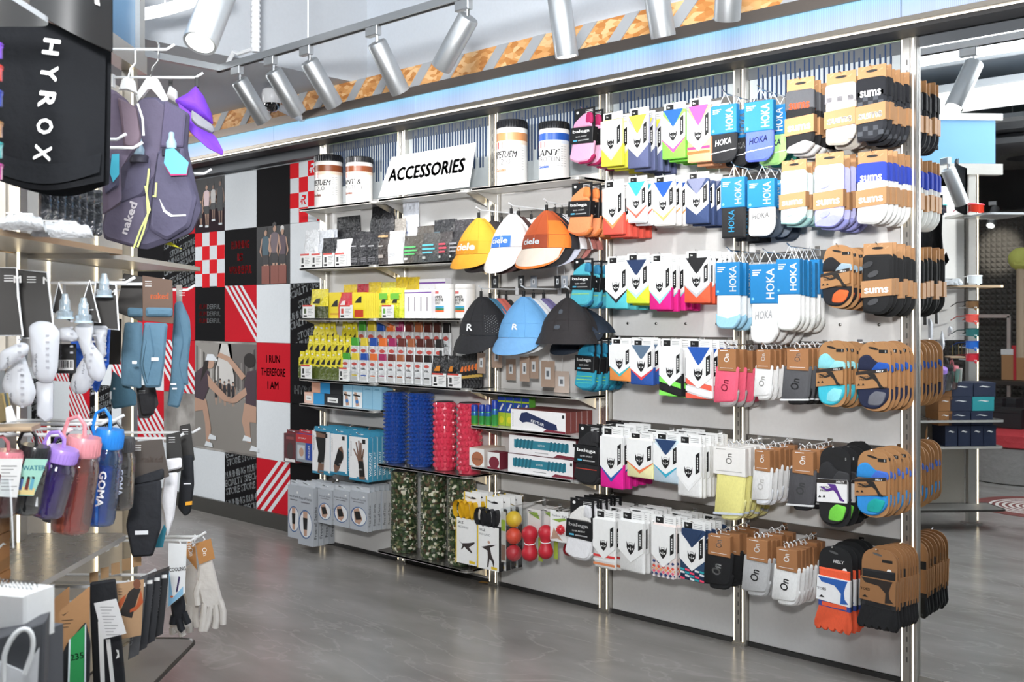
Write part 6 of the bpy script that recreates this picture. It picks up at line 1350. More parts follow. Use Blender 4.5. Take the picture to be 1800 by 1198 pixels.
# running vests on hangers
NV = mat('#4d4a60', .75, kind='cloth'); NV2 = mat('#5c566c', .75, kind='cloth'); LIME = mat('#d4dc8e', .6); HG = mat('#dcdbd8', .4)
def outline(pts, Z, cx, cy): return [((x-cx)/F*Z, (cy-y)/F*Z) for x, y in pts]
def vest(label, Z, cx, cy, body, yaw=0, flask=None, hanger=True, side=None):
    r = lroot('running_vest', label, 'vest', cx, cy, Z, yaw)
    o = outline(body, Z, cx, cy); m = MB(); m.prism(rpoly(o, .012, 3), -.03, .02, NV, .018, True); m.build('vest_body', r)
    return r
r = vest('dark purple running vest with two flask pockets and lime cords', 3.95, 262, 160, [(245, 178), (258, 172), (278, 172), (300, 180), (334, 200), (330, 262), (350, 345), (355, 370), (338, 408), (300, 425), (262, 438), (240, 436), (185, 420), (182, 395), (196, 330), (200, 240), (240, 205)][::-1])
Z = 3.95; q = lambda pts: outline(pts, Z, 262, 160)
pk = mat('#524f66', .75, kind='cloth'); ms = mat('#565069', .9, kind='knit')
MB().prism(rpoly(q([(240, 190), (255, 176), (278, 176), (295, 190), (290, 230), (284, 300), (262, 330), (240, 330), (236, 260)][::-1]), .01), -.034, -.028, mat('#5a5468', .9, kind='cloth'), .003).build('back_mesh', r)
MB().prism(rpoly(q([(296, 180), (333, 202), (328, 262), (288, 262), (293, 215)][::-1]), .008), -.05, -.03, ms, .006).build('shoulder_strap', r)
MB().prism(rpoly(q([(284, 268), (330, 262), (334, 300), (352, 350), (340, 400), (300, 424), (268, 405), (275, 330)][::-1]), .015), -.055, -.03, pk, .012, True).build('front_pocket', r)
MB().prism(rpoly(q([(236, 283), (270, 280), (272, 320), (262, 345), (205, 368), (200, 355), (226, 340)][::-1]), .012), -.055, -.03, pk, .012, True).build('front_pocket', r)
MB().prism(rpoly(q([(205, 345), (262, 345), (268, 400), (250, 436), (190, 420), (186, 400)][::-1]), .015), -.048, -.028, NV2, .01, True).build('lower_pocket', r)
MB().prism(q([(289, 352), (300, 372), (312, 380), (335, 379), (335, 382), (308, 383), (296, 374)][::-1]), -.058, -.05, WHITE).build('reflective_mark', r)
m = MB(); m.text('naked', *q([(235, 385)])[0], .028, -.052, PR('#e9e4ea'), rot=1.25, bold=.03, width=.12); m.build('lettering', r)
for k, (pts) in enumerate([[(272, 300), (268, 340), (270, 380), (262, 410), (252, 436)], [(266, 330), (274, 372), (258, 405), (246, 438)], [(286, 325), (284, 350), (280, 348)]]): MB().tube([(a, -.062-.004*k, b_) for a, b_ in q(pts)], .004, LIME, 6).build('elastic_cord', r)
def vflask(px, py, tagpts=None):
    c_ = q([(px, py)])[0]; MB().lathe([(.018, -.03), (.02, 0), (.014, .012), (.011, .02), (.011, .034), (.008, .04)], mat('#a9c6d8', .15, alpha=.85), 12, (c_[0], -.05, c_[1])).build('flask_valve', r)
    MB().lathe([(.034, -.05), (.034, -.025), (.03, -.022)], mat('#3b3947', .6), 14, (c_[0], -.05, c_[1])).build('pocket_rim', r)
vflask(253, 266); vflask(309, 255)
MB().prism(q([(304, 268), (318, 266), (344, 291), (340, 311), (313, 312), (301, 292)][::-1]), -.085, -.083, mat('#62b4dc', .5), .001).prism(q([(301, 294), (313, 314), (341, 313), (344, 293), (340, 311), (313, 311)][::-1]), -.086, -.0855, mat('#b0306a', .5)).build('blue_hang_tag', r)
hm = MB(); hm.prism(rpoly(q([(240, 168), (258, 140), (268, 136), (280, 140), (298, 176), (290, 182), (270, 158), (262, 158), (244, 182)][::-1]), .004, 2), -.02, .0, HG, .006, True); hm.build('hanger', r)
MB().tube([(a, -.01, b_) for a, b_ in q([(266, 138), (270, 120), (280, 108), (281, 80), (278, 74)])], .004, CHROME, 6).build('hanger_hook', r)
r2 = lroot('running_vest', 'brownish purple running vest half hidden behind the first one', 'vest', 215, 160, 3.7, .5)
Z = 3.7; q = lambda pts: outline(pts, Z, 215, 160)
MB().prism(rpoly(q([(182, 162), (200, 160), (222, 176), (240, 200), (238, 262), (210, 300), (212, 360), (182, 380)][::-1]), .012), -.03, .02, mat('#5f5365', .75, kind='cloth'), .016, True).build('vest_body', r2)
MB().prism(rpoly(q([(204, 175), (236, 190), (244, 240), (240, 262), (215, 262), (210, 215)][::-1]), .01), -.05, -.028, mat('#6a5a66', .75, kind='cloth'), .008, True).build('shoulder_strap', r2)
MB().prism(rpoly(q([(183, 280), (205, 275), (207, 330), (184, 345)][::-1]), .01), -.045, -.02, NV, .01, True).build('front_pocket', r2)
MB().prism(q([(194, 276), (206, 274), (206, 310), (196, 324), (191, 308)][::-1]), -.052, -.05, mat('#3fb0c8', .5)).build('blue_hang_tag', r2)
MB().tube([(a, -.06, b_) for a, b_ in q([(236, 185), (244, 210), (246, 240)])], .004, WHITE, 6).build('elastic_cord', r2)
MB().prism(rpoly(q([(208, 160), (214, 140), (222, 135), (236, 142), (240, 165), (222, 158)][::-1]), .004, 2), -.02, .0, HG, .005, True).build('hanger', r2); MB().tube([(a, -.01, b_) for a, b_ in q([(224, 138), (228, 120), (236, 110), (236, 84)])], .004, CHROME, 6).build('hanger_hook', r2)
for i, (x, y, l_) in enumerate([(0, 0, 0)]): pass
# purple cap
Z = 4.2; r = lroot('peaked_hat', 'purple cap hanging sideways by a black clip beside the running vests', 'cap', 346, 152, Z, .3); q = lambda pts: outline(pts, Z, 346, 152)
PU = mat('#7a3fd0', .8, kind='cloth')
def half(o, d_, m, mt_):      # a domed solid over an outline
    n = len(o); cx = sum(p[0] for p in o)/n; cz = sum(p[1] for p in o)/n; v = []; K = 5
    for k in range(K+1):
        t = k/K; s_ = math.cos(t*PI/2); v += [(cx+(p[0]-cx)*s_, -d_*math.sin(t*PI/2), cz+(p[1]-cz)*s_) for p in o]
    f = [(k*n+i, k*n+(i+1) % n, (k+1)*n+(i+1) % n, (k+1)*n+i) for k in range(K) for i in range(n)]+[tuple(reversed(range(n)))]
    return m.add(v, f, mt_, True)
m = MB(); half(rpoly(q([(344, 150), (330, 165), (308, 178), (318, 190), (336, 198), (350, 208), (374, 218), (372, 200), (358, 168)]), .01, 3), .06, m, PU); m.build('crown', r)
m = MB(); m.prism(rpoly(q([(314, 184), (338, 202), (346, 222), (370, 234), (378, 240), (391, 266), (389, 273), (364, 261), (336, 236), (320, 208)][::-1]), .01, 3), -.03, -.022, PU, .003, True); m.build('brim', r)
m = MB(); m.prism(rpoly(q([(337, 198), (352, 208), (374, 224), (376, 232), (370, 236), (345, 224), (336, 214)][::-1]), .008, 3), -.065, -.02, mat('#8f9098', .7, kind='cloth'), .006, True); m.build('brim_underside', r)
MB().box(-.008, .008, -.01, .0, -.005, .035, INK, .002).build('clip', r)
r = lroot('peaked_hat', 'white cap mostly hidden behind the purple one', 'cap', 300, 158, 4.4, .3); q = lambda pts: outline(pts, 4.4, 300, 158); m = MB(); half(rpoly(q([(298, 150), (292, 170), (312, 182), (312, 160)]), .01, 3), .05, m, mat('#e8e8ea', .8, kind='cloth')); m.build('crown', r); MB().box(-.008, .008, -.01, .0, .0, .04, INK, .002).build('clip', r)
r = lroot('yellow_strap', 'yellow strap end hanging below the running vest', 'strap', 300, 430, 4.05); q = lambda pts: outline(pts, 4.05, 300, 430); MB().prism(rpoly(q([(281, 420), (298, 424), (320, 438), (318, 436), (286, 428)][::-1]), .002), -.004, .004, mat('#e2dc2a', .6)).build('webbing', r)
# soft flasks on dark header cards
FL = mat('#d3d6dc', .25, trans=.25); VAL = mat('#b9cbd6', .15)
def flask(label, cx, cy, Z, pts, yaw=0, card=None, tri=True, flip=0):
    r = lroot('soft_flask', label, 'flask', cx, cy, Z, yaw); q = lambda p: outline(p, Z, cx, cy)
    m = MB(); half(rpoly(q(pts), .012, 3), .022, m, FL); m.build('flask_body', r)
    xs_ = [p[0] for p in pts]; ys_ = [p[1] for p in pts]; mx = sum(xs_)/len(xs_); my = sum(ys_)/len(ys_)
    m = MB(); k = 14
    for t in range(6): a = q([(mx+10-flip*t, my-24+t*11)])[0]; m.rect(a[0]-.004, a[0]+.005, a[1]-.0025, a[1]+.003, -.0265, PR('#9a9ba2'))
    a = q([(mx-8, my+25)])[0]; m.text('HydraPak', a[0], a[1], .008, -.0265, PR('#55565c'), rot=PI/2-.05*flip, width=.06); m.build('print', r)
    if card:
        o = q(card); MB().prism(o, .024, .026, cardm('#2a2826')).build('header_card', r)
        m = MB(); c0 = o[0]; xc = [p[0] for p in o]; zt = max(p[1] for p in o); tri3 = len(o) < 4
        if not tri3: m.text('M', sum(xc)/len(xc)+.02, zt-.03, .018, .0234, WHITE, bold=.03)
        for t in range(0 if tri3 else 3): m.rect(min(xc)+.025, min(xc)+.048, zt-.022-.007*t, zt-.0195-.007*t, .0234, PR('#c9c9c9'))
        if tri3: m.rect(sum(xc)/3-.012, sum(xc)/3+.012, zt-.09, zt-.087, .0234, PR('#c9c9c9'))
        m.build('card_print', r); n = len(o); MB().tube([(a_, .02, b_) for a_, b_ in o], .003, WIRE, 5, True).build('wire_frame', r)
    return r
flask('white soft flask pointing down-left at the frame edge', 18, 575, 2.75, [(0, 618), (36, 600), (50, 606), (48, 622), (0, 655)], .2, None)
flask('broad white soft flask hanging low, leftmost', 25, 590, 2.8, [(10, 655), (40, 618), (62, 690), (54, 712), (36, 718), (18, 705), (4, 680)], .2, [(-12, 590), (36, 590), (28, 520), (26, 470), (-12, 470)])
flask('tall white soft flask with a long tube, second from the left', 78, 575, 2.9, [(53, 590), (52, 572), (68, 563), (90, 566), (104, 582), (100, 650), (92, 672), (70, 672), (58, 655)], .2, [(38, 594), (92, 594), (88, 552), (80, 478), (30, 473)])
Z = 2.92; r = lroot('soft_flask', 'white drinking tube dangling under the second soft flask', 'flask', 78, 672, Z, .2); MB().prism(rpoly(outline([(64, 670), (93, 670), (92, 735), (80, 742), (66, 730)][::-1], Z, 78, 672), .006), -.008, .008, FL, .004, True).build('drinking_tube', r)
flask('crossed white soft flask leaning right, under a triangle wire', 150, 570, 3.15, [(130, 575), (142, 566), (162, 570), (165, 582), (160, 600), (180, 625), (186, 655), (176, 672), (158, 665), (145, 620)], .1, [(132, 563), (172, 567), (154, 492)], flip=2)
flask('crossed white soft flask leaning left, behind the right leaning one', 148, 610, 3.22, [(160, 610), (170, 640), (166, 670), (150, 692), (132, 692), (123, 680), (128, 660), (145, 630)], .1, None, flip=-2)
flask('pale soft flask behind the crossed pair', 178, 590, 3.3, [(160, 572), (190, 572), (186, 598), (186, 625), (180, 632), (168, 605)], .1, [(160, 575), (205, 580), (200, 500), (165, 496)])
flask('short soft flask with clear valve between the tall and the crossed ones', 115, 570, 3.1, [(102, 575), (126, 574), (138, 592), (130, 600), (104, 600)], .1, [(88, 548), (122, 566), (100, 496)])
for i, (px, py, Z) in enumerate([(114, 540, 3.08), (147, 547, 3.1), (183, 503, 3.28)]):
    r = lroot('flask_valve', ['clear bite valve above the short soft flask', 'clear bite valve inside the triangle wire', 'clear bite valve near the dark cards at the right'][i], 'valve', px, py, Z); MB().lathe([(.022, -.03), (.024, -.012), (.016, -.008), (.015, .02), (.01, .028), (.008, .04)], film('valve_plastic', '#dcebf4', .3, .1, .35), 12).build('valve_body', r); MB().lathe([(.026, -.034), (.026, -.028)], VAL, 12).build('ring', r)
r = lroot('blue_packet', 'bright blue packet behind the crossed soft flasks', 'packet', 165, 625, 3.4, .1); o = outline([(126, 600), (150, 598), (193, 570), (190, 640), (170, 690), (135, 650)][::-1], 3.4, 165, 625); MB().prism(o, -.01, .01, mat('#1f5cc4', .4, kind='film'), .004).build('packet_body', r)
r = lroot('barcode_tag', 'black tag with a white barcode below the short flask', 'tag', 115, 630, 3.2, .1); w_ = S(36, 3.2); m = MB(); m.prism(rpoly([(-w_/2, -.045), (w_/2, -.045), (w_/2, .045), (-w_/2, .045)], .004), 0, .003, BLACK); m.build('card', r); m = MB(); m.rect(-.02, .024, -.035, -.004, -.0006, WHITE)
for k in range(9): m.rect(-.017+k*.0044, -.0155+k*.0044+.001*(k % 3), -.028, -.006, -.001, INK)
m.build('barcode', r)
# running belts on dark cards
def belt(label, cx, cy, Z, card, body, cc, bc, word=None, wc='#d8652a', yaw=.15, strips=()):
    r = lroot('running_belt', label, 'belt', cx, cy, Z, yaw); q = lambda p: outline(p, Z, cx, cy)
    MB().prism(rpoly(q(card), .003, 2), .0, .003, cardm(cc), .001).build('header_card', r)
    m = MB(); bm = mat(bc, .8, kind='cloth')
    for k, b_ in enumerate(body): m.prism(rpoly(q(b_), .01, 3), -.022-.006*k, -.004-.006*k, bm, .008, True)
    m.build('belt_fabric', r)
    m = MB(); xs_ = [p[0] for p in card]; ys_ = [p[1] for p in card]
    if word: a = q([((min(xs_)+max(xs_))/2+3, min(ys_)+.42*(max(ys_)-min(ys_)))])[0]; m.text(word, a[0], a[1], .022, -.0008, PR(wc), bold=.02, width=.75*S(max(xs_)-min(xs_), Z)*.75)
    for t in range(3): a = q([(min(xs_)+5, min(ys_)+10+4*t)])[0]; m.rect(a[0], a[0]+.022, a[1]-.002, a[1], -.0008, WHITE)
    for (x, y, w2, h2) in strips: a = q([(x, y)])[0]; m.rect(a[0], a[0]+S(w2, Z), a[1]-S(h2, Z), a[1], -.04, PR('#eef0f4'))
    m.build('print', r); return r
TE = '#56798f'
belt('teal running belt on a brown card with an orange word', 278, 530, 3.75, [(252, 563), (304, 569), (302, 492), (251, 484)], [[(258, 540), (304, 541), (303, 556), (258, 556)][::-1], [(256, 566), (296, 568), (290, 640), (284, 680), (258, 680), (248, 640)][::-1], [(266, 566), (276, 620), (262, 676), (252, 640)][::-1]], '#5d4638', TE, 'naked', strips=((270, 627, 12, 6), (238, 633, 8, 5)))
belt('teal running belt on a black card, left of the brown carded one', 235, 535, 3.85, [(205, 548), (250, 566), (250, 486), (218, 480)], [[(226, 540), (255, 542), (254, 556), (226, 556)][::-1], [(222, 566), (252, 566), (250, 640), (250, 682), (216, 676), (216, 620)][::-1]], '#2a2725', TE, None)
belt('teal running belt twisted on its peg at the far end', 315, 560, 4.1, [(310, 500), (320, 500), (320, 575), (310, 560)], [[(308, 532), (320, 528), (334, 560), (336, 590), (330, 650), (332, 676), (312, 676), (304, 600)][::-1], [(314, 540), (326, 600), (318, 640), (326, 680), (316, 716), (296, 712), (302, 660), (306, 600)][::-1]], '#8d8680', TE, None, strips=((303, 672, 10, 3), (306, 680, 8, 3)))
belt('dark teal belt pouch hanging low under the flasks', 215, 700, 3.9, [(196, 560), (214, 560), (212, 640), (190, 640)], [[(200, 650), (230, 680), (240, 690), (240, 712), (200, 718), (195, 690)][::-1]], '#1f1d1c', '#3f6478', None, strips=((198, 686, 3, 14), (204, 680, 3, 3)))
belt('black belt end with pink lined pocket under the teal belts', 258, 705, 3.95, [(240, 676), (272, 678), (278, 710), (262, 735), (244, 735)], [[(243, 690), (272, 690), (272, 728), (250, 730)][::-1]], '#1b1a1d', '#1c1c20', None)
belt('black belt on a dark card numbered eight', 255, 800, 3.6, [(236, 855), (296, 838), (284, 772), (232, 776)], [[(236, 838), (288, 822), (288, 842), (238, 852)][::-1], [(238, 850), (284, 842), (284, 925), (270, 975), (235, 976), (225, 920)][::-1]], '#4d4540', '#23252b', 'naked', '#5d5048', strips=((242, 928, 22, 7),))
belt('white belt on a black card numbered twelve', 305, 800, 3.85, [(294, 838), (322, 826), (316, 758), (292, 764)], [[(290, 806), (320, 803), (320, 822), (292, 828)][::-1], [(292, 830), (314, 828), (312, 870), (308, 905), (296, 944), (290, 900), (284, 880)][::-1]], '#2b2a29', '#ecebef', None, '#d8652a')
for x, y in ((308, 857), (288, 880), (306, 896)): pass
belt('black belt with a yellow tab at the far end, next to the mural', 333, 780, 4.15, [(318, 824), (342, 808), (334, 744), (316, 748)], [[(322, 800), (340, 798), (342, 850), (336, 900), (326, 906), (314, 890), (318, 840)][::-1]], '#2a2928', '#1d2026', None, strips=((326, 846, 12, 2),))
r = lroot('yellow_tab', 'small yellow tab on the far black belt', 'tab', 332, 884, 4.1, .1); MB().prism([(-.013, -.008), (.012, -.006), (.013, .008), (-.012, .005)], -.006, .004, mat('#f0a92a', .6), .001).build('woven_loop', r)
r = lroot('teal_card', 'teal card edge sticking out under the black belt', 'card', 280, 940, 3.75, .2); MB().prism(outline([(270, 962), (286, 962), (292, 930), (288, 922)], 3.75, 280, 940), 0, .004, cardm('#2f8298'), .001).build('card', r)
# drinking bottles
def bottle(label, cx, yt, yb, wpx, Z, tint, lidc, lean=.0, loopc=None, word=None, body=True, fwd=0.0):
    H = S(yb-yt, Z); R = S(wpx, Z)/2
    r = lroot('drinking_bottle', label, 'bottle', cx, yb, Z); r.rotation_euler = (fwd, lean, RZ0)
    bm = film('bottle_'+tint.lstrip('#'), tint, .3, .04, .06)
    MB().lathe([(R*.8, 0), (R*.95, .006), (R, .02), (R, H*.66), (R*.96, H*.72), (R*.82, H*.79), (R*.78, H*.82)], bm, 24).build('bottle_body', r)
    m = MB(); lm = mat(lidc, .3, coat=.3); m.lathe([(R*.86, H*.8), (R*.9, H*.81), (R*.9, H*.955), (R*.84, H), (.004, H)], lm, 24)
    for k in range(30): a = 2*PI*k/30; m.tube([(R*.9*math.cos(a), R*.9*math.sin(a), H*.82), (R*.9*math.cos(a), R*.9*math.sin(a), H*.95)], R*.025, lm, 4)
    m.build('screw_lid', r)
    MB().tube([(-R*.8, 0, H*.86), (-R*1.15, 0, H*1.0), (-R*1.0, 0, H*1.15), (-R*.5, 0, H*1.2), (-R*.1, 0, H*1.12), (0, 0, H*1.0)], R*.12, lm, 6).build('carry_loop', r)
    MB().lathe([(R*.5, H*.02), (R*.5, H*.6)], mat(lidc, .3, alpha=.35), 12).build('infuser', r)
    if word: m = MB(); m.text(word, R*.28, H*.4, R*.42, 0, WHITE, rot=-PI/2, bold=.03, cyl=R+.001, width=H*.36); m.build('lettering', r)
    return r
bottle('purple drinking bottle with a paper tag, front left', 78, 782, 905, 62, 2.85, '#8d6cc4', '#a886d8', .28)
bottle('pink drinking bottle, tallest in front', 122, 765, 934, 66, 2.98, '#e0a498', '#e0949c', .16)
bottle('blue drinking bottle with upright white letters', 172, 752, 921, 55, 3.15, '#4f9ce0', '#2a86dc', .13, word='GOMA')
bottle('clear grey drinking bottle with upright white letters', 210, 768, 894, 46, 3.35, '#a09a94', '#4a4a4c', .05, word='GOMA')
bottle('black drinking bottle left of the purple one', 40, 780, 900, 56, 2.78, '#4a4d50', '#2c2d2f', .2)
bottle('pink lidded bottle cut by the left picture edge', -2, 790, 905, 56, 2.72, '#a8605c', '#e08a94', .15)
bottle('dark purple bottle behind the purple one', 95, 790, 915, 50, 3.1, '#3d2c60', '#6a48a8', .2)
def note(name, label, pts, Z, col, fn=None, yaw=.0, cat='card', hang=None):
    cx = sum(p[0] for p in pts)/len(pts); cy = sum(p[1] for p in pts)/len(pts); r = lroot(name, label, cat, cx, cy, Z, yaw); q = lambda p: outline(p, Z, cx, cy)
    MB().prism(q(pts), 0, .0015, cardm(col)).build('paper', r)
    if fn: m = MB(); fn(m, q); m.build('print', r)
    if hang:
        hx = ((hang[0]-900)*hang[2]-(cx-900)*Z)/F; hy = ((556-hang[1])*hang[2]-(556-cy)*Z)/F; px_, py_ = q([hang[3:]])[0]; MB().tube([(px_, .001, py_), (hx, hang[2]-Z, hy-.022)], .0015, WIRE, 5).build('hang_loop', r)
    return r
def mint(m, q):
    m.flat(q([(21, 868), (60, 870), (62, 858), (26, 852)]), -.0006, PR('#f2dc9a'))
    for x, c_ in ((38, '#5f7fb8'), (49, '#7a3a34'), (57, '#6ab0c8')): m.flat(q([(x-6, 860), (x+0, 861), (x+4, 842), (x-1, 840)]), -.001, PR(c_)); m.flat(q([(x-1, 840), (x+4, 842), (x+4.5, 838), (x+.5, 836.5)]), -.0012, INK)
    a = q([(60, 822)])[0]; m.text('WATER', a[0], a[1], .012, -.0006, PR('#4a9cb0'), bold=.02)
note('paper_tag', 'mint green paper tag with three little bottles printed on it', [(20, 870), (59, 871), (84, 807), (45, 806)], 2.72, '#a9dccb', mint)
def lines_(m, q):
    for k in range(8): a = q([(2, 818+k*6)])[0]; m.rect(a[0], a[0]+S(28-6*(k % 3), 2.68), a[1]-.002, a[1], -.0006, PR('#9a9a9a' if k else '#3a3a3a'))
note('paper_tag', 'white printed paper tag on the black bottle', [(-6, 872), (30, 874), (40, 806), (-6, 806)], 2.68, '#f0f0ee', lines_)
note('bar_code_sticker', 'small white sticker on the bottom of the purple bottle', [(43, 886), (66, 890), (66, 874), (45, 870)], 2.76, '#eeeef0', None)
# bronze packets at the left edge
for i in range(4): note('bronze_packet', f'bronze gold packet leaning at the left edge, {["first", "second", "third", "last"][i]} from the left', [(-6+i*4, 744), (10+i*4, 738), (2+i*4, 690), (-14+i*4, 694)], 2.66+.02*i, ['#6a5a34', '#9a8450', '#3a4a50', '#8a7a48'][i], None, .3, 'packet')
r = lroot('packet_ledge', 'tan ledge holding the bronze packets', 'ledge', 18, 748, 2.7, .2); MB().box(-.09, .06, -.04, .06, -.012, .0, mat('#c2a98c', .4, .3), .003).build('board', r); 
note('price_label', 'white label leaning on the bronze packets', [(12, 742), (28, 738), (20, 712), (10, 716)], 2.64, '#f2f2f2', None, .2)
# clear stand and white box, bottom left
r = lroot('acrylic_stand', 'clear acrylic price stand at the lower left edge', 'stand', 18, 960, 2.05, .2); q = lambda p: outline(p, 2.05, 18, 960)
MB().prism(q([(-6, 962), (24, 960), (18, 842), (-6, 838)]), 0, .003, CLEAR).build('upright', r); MB().prism(q([(0, 1005), (44, 975), (36, 962), (-6, 990)]), -.03, -.027, CLEAR).build('tray', r); MB().tube([(a, -.004, b_) for a, b_ in q([(24, 962), (20, 870), (18, 842)])], .0015, WIRE, 5).build('bright_edge', r)
Z = 1.95; r = lroot('white_box', 'white box with a spiral of rings on top, lower left corner', 'box', 6, 1128, Z, -.3); w_ = S(92, Z); hh = S(85, Z)
MB().box(-w_/2, w_/2, 0, .08, 0, hh, mat('#f0f0ee', .4, kind='card'), .004).build('box_body', r); m = MB()
for k in range(9): t = -.44+.1*k; m.tube([(w_*t+.008*math.cos(a*PI/4), .03+.008, hh+.006+.01*math.sin(a*PI/4)) for a in range(8)], .0012, CHROME, 4, True)
m.build('spiral_ring', r)
C.objects[-1]['kind'] = 'stuff'
Z = 1.9; r = lroot('shopping_bag', 'dark grey and white paper bag with a white cord handle, bottom left', 'bag', 25, 1215, Z, .3); q = lambda p: outline(p, Z, 25, 1215)
MB().prism(q([(-12, 1220), (72, 1220), (76, 1096), (-12, 1120)]), 0, .07, cardm('#4d4e52'), .004).build('bag_body', r); MB().prism(q([(-12, 1220), (62, 1220), (66, 1140), (40, 1180), (-12, 1150)]), -.006, -.001, cardm('#e9e9ea')).build('white_panel', r)
MB().tube([(a, -.02, b_) for a, b_ in q([(10, 1205)]+[(34-22*math.cos(t*PI/10)+.25*(1140-1140+38*math.sin(t*PI/10)), 1145-44*math.sin(t*PI/10)) for t in range(11)]+[(44, 1180)])], .0045, WHITE, 8).build('cord_handle', r)
# lower pegs: arm bands, tights, boxes, gloves
def armband(label, Z, dx, n=1):
    pts = [(108+dx, 1200), (155+dx, 1200), (156+dx, 1032), (106+dx, 1072)]; cx, cy = 130+dx, 1040; r = lroot('phone_armband', label, 'armband', cx, cy, Z, .3); q = lambda p: outline(p, Z, cx, cy)
    MB().prism(rpoly(q(pts), .003, 2), 0, .003, KRAFT).build('backing_card', r)
    m = MB(); m.prism(rpoly(q([(104+dx, 1200), (156+dx, 1200), (158+dx, 1130), (150+dx, 1092), (118+dx, 1130), (106+dx, 1160)]), .01), -.014, -.001, mat('#1d2024', .6, kind='cloth'), .004, True); m.build('black_sleeve', r)
    m = MB(); m.prism(rpoly(q([(122+dx, 1200), (148+dx, 1198), (150+dx, 1096), (124+dx, 1120)]), .004), -.02, -.013, mat('#35a05a', .35), .002); a = q([(136+dx, 1150)])[0]; m.text('235', a[0], a[1], .017, -.0206, INK, bold=.01, rot=.15); m.build('green_window', r)
    MB().prism(q([(121+dx, 1200), (124+dx, 1200), (126+dx, 1118), (123+dx, 1120)]), -.022, -.018, mat('#e6f0f4', .3)).build('reflective_edge', r); MB().prism(q([(148+dx, 1196), (150.5+dx, 1196), (151+dx, 1094), (149+dx, 1096)]), -.022, -.018, mat('#e6f0f4', .3)).build('reflective_edge', r)
    m = MB(); a = q([(112+dx, 1078)])[0]; m.flat([(a[0]-.004, a[1]), (a[0]+.002, a[1]-.004), (a[0]+.016, a[1]+.008), (a[0]+.002, a[1]-.0005)], -.0006, INK)
    for k in range(3): b_ = q([(110+dx, 1088+6*k)])[0]; m.rect(b_[0], b_[0]+.03-.006*k, b_[1]-.002, b_[1], -.0006, PR('#4a3a2c'))
    m.build('card_print', r)
armband('black armband with a green window, on a brown card, front one', 2.95, 0); armband('green windowed armband on a brown card, behind the front one', 3.05, -36); armband('brown backed armband furthest left, mostly hidden', 3.15, -64)
Z = 3.2; r = lroot('running_tights', 'black running tights with two white side stripes', 'clothing', 190, 1060, Z, .2); q = lambda p: outline(p, Z, 190, 1060)
MB().prism(rpoly(q([(166, 1215), (220, 1215), (212, 1120), (202, 1018), (160, 1022), (160, 1060)]), .006), -.006, .012, mat('#1c1e23', .7, kind='cloth'), .005, True).build('folded_cloth', r)
MB().prism(q([(179, 1215), (186, 1215), (182, 1090), (174, 1090)]), -.009, -.005, WHITE).build('white_stripe', r); MB().prism(q([(197, 1215), (203, 1215), (194, 1122), (187, 1122)]), -.009, -.005, WHITE).build('white_stripe', r)
a = q([(206, 1150)])[0]; MB().flat([(a[0]-.004, a[1]-.012), (a[0]+.006, a[1]-.008), (a[0]+.004, a[1]+.014), (a[0]-.004, a[1]+.016), (a[0]+.001, a[1]+.002)], -.0075, WHITE).build('check_mark', r)
def lines2(m, q):
    for k in range(10): a = q([(176+k*1.2, 1066+k*5.4)])[0]; m.rect(a[0], a[0]+S(24-5*(k % 3), 3.1), a[1]-.0015, a[1], -.0006, PR('#8f8f92'))
note('price_tag', 'white printed swing tag in front of the striped tights', [(181, 1123), (222, 1113), (204, 1052), (165, 1060)], 3.1, '#f2f2f2', lines2, hang=(191, 1048, 3.26, 185, 1058))
def runner_art(m, q):
    m.flat(q([(209, 1080), (232, 1086), (242, 1050), (248, 1034), (236, 1032), (226, 1040)]), -.0006, PR('#3a3634')); m.flat(q([(222, 1044), (212, 1052), (206, 1064), (210, 1072), (218, 1058)]), -.0009, PR('#c8643c')); m.flat(q([(248, 1036), (252, 1058), (240, 1072), (228, 1076), (229, 1071), (240, 1064), (244, 1050)]), -.0009, PR('#c8643c')); a = q([(241, 1026)])[0]; m.disc(a[0], a[1], .012, .016, -.001, PR('#8a5a44'), 12)
    for k in range(3): a = q([(208, 1034+5*k)])[0]; m.rect(a[0], a[0]+.012, a[1]-.002, a[1], -.0006, INK)
note('sleeve_box', 'brown box printed with a runner in a dark tank top', [(209, 1124), (248, 1116), (253, 1018), (204, 1026)], 3.3, '#c9a27c', runner_art, 0, 'box', hang=(227, 1021, 3.44, 229, 1024))
def comp(m, q):
    a = q([(275, 1080)])[0]
for i in range(4):
    Z = 3.42+.07*i; pts = [(226+i*14, 1158-i*12), (244+i*14, 1150-i*12), (258+i*13, 1016-i*5), (238+i*14, 1022-i*5)]
    cx = sum(p[0] for p in pts)/4; cy = sum(p[1] for p in pts)/4; r = lroot('compression_sleeve_box', f'dark grey compression sleeve box, {["nearest", "second", "third", "furthest"][i]} of four standing on edge', 'box', cx, cy, Z, .3); q = lambda p: outline(p, Z, cx, cy)
    MB().prism(q(pts), 0, .05, cardm(['#5a5b5e', '#3b3c40', '#2f3034', '#28292c'][i]), .002).build('box_body', r); m = MB(); b_ = [((x-cx)*.9+cx, (y-cy)*.9+cy) for x, y in pts]
    a = q([(pts[0][0]*.55+pts[3][0]*.45+3, cy+6)])[0]; m.text('COMPRESSION', a[0], a[1], .011, -.0006, PR('#9a9b9e'), rot=PI/2-.12, bold=.01, width=.15)
    a = q([(pts[2][0]-9, pts[2][1]+12)])[0]; m.rect(a[0]-.008, a[0]+.01, a[1]-.006, a[1]+.006, -.0006, WHITE); m.build('print', r)
for i in range(5): note('hang_card', f'brown hang card on the lower peg row, {["first", "second", "third", "fourth", "last"][i]} from the striped tights', [(158+i*19, 1024-i*7), (172+i*19, 1022-i*7), (172+i*19, 1004-i*8), (158+i*19, 1006-i*8)], 3.5+.05*i, '#b8946c', None, .3)
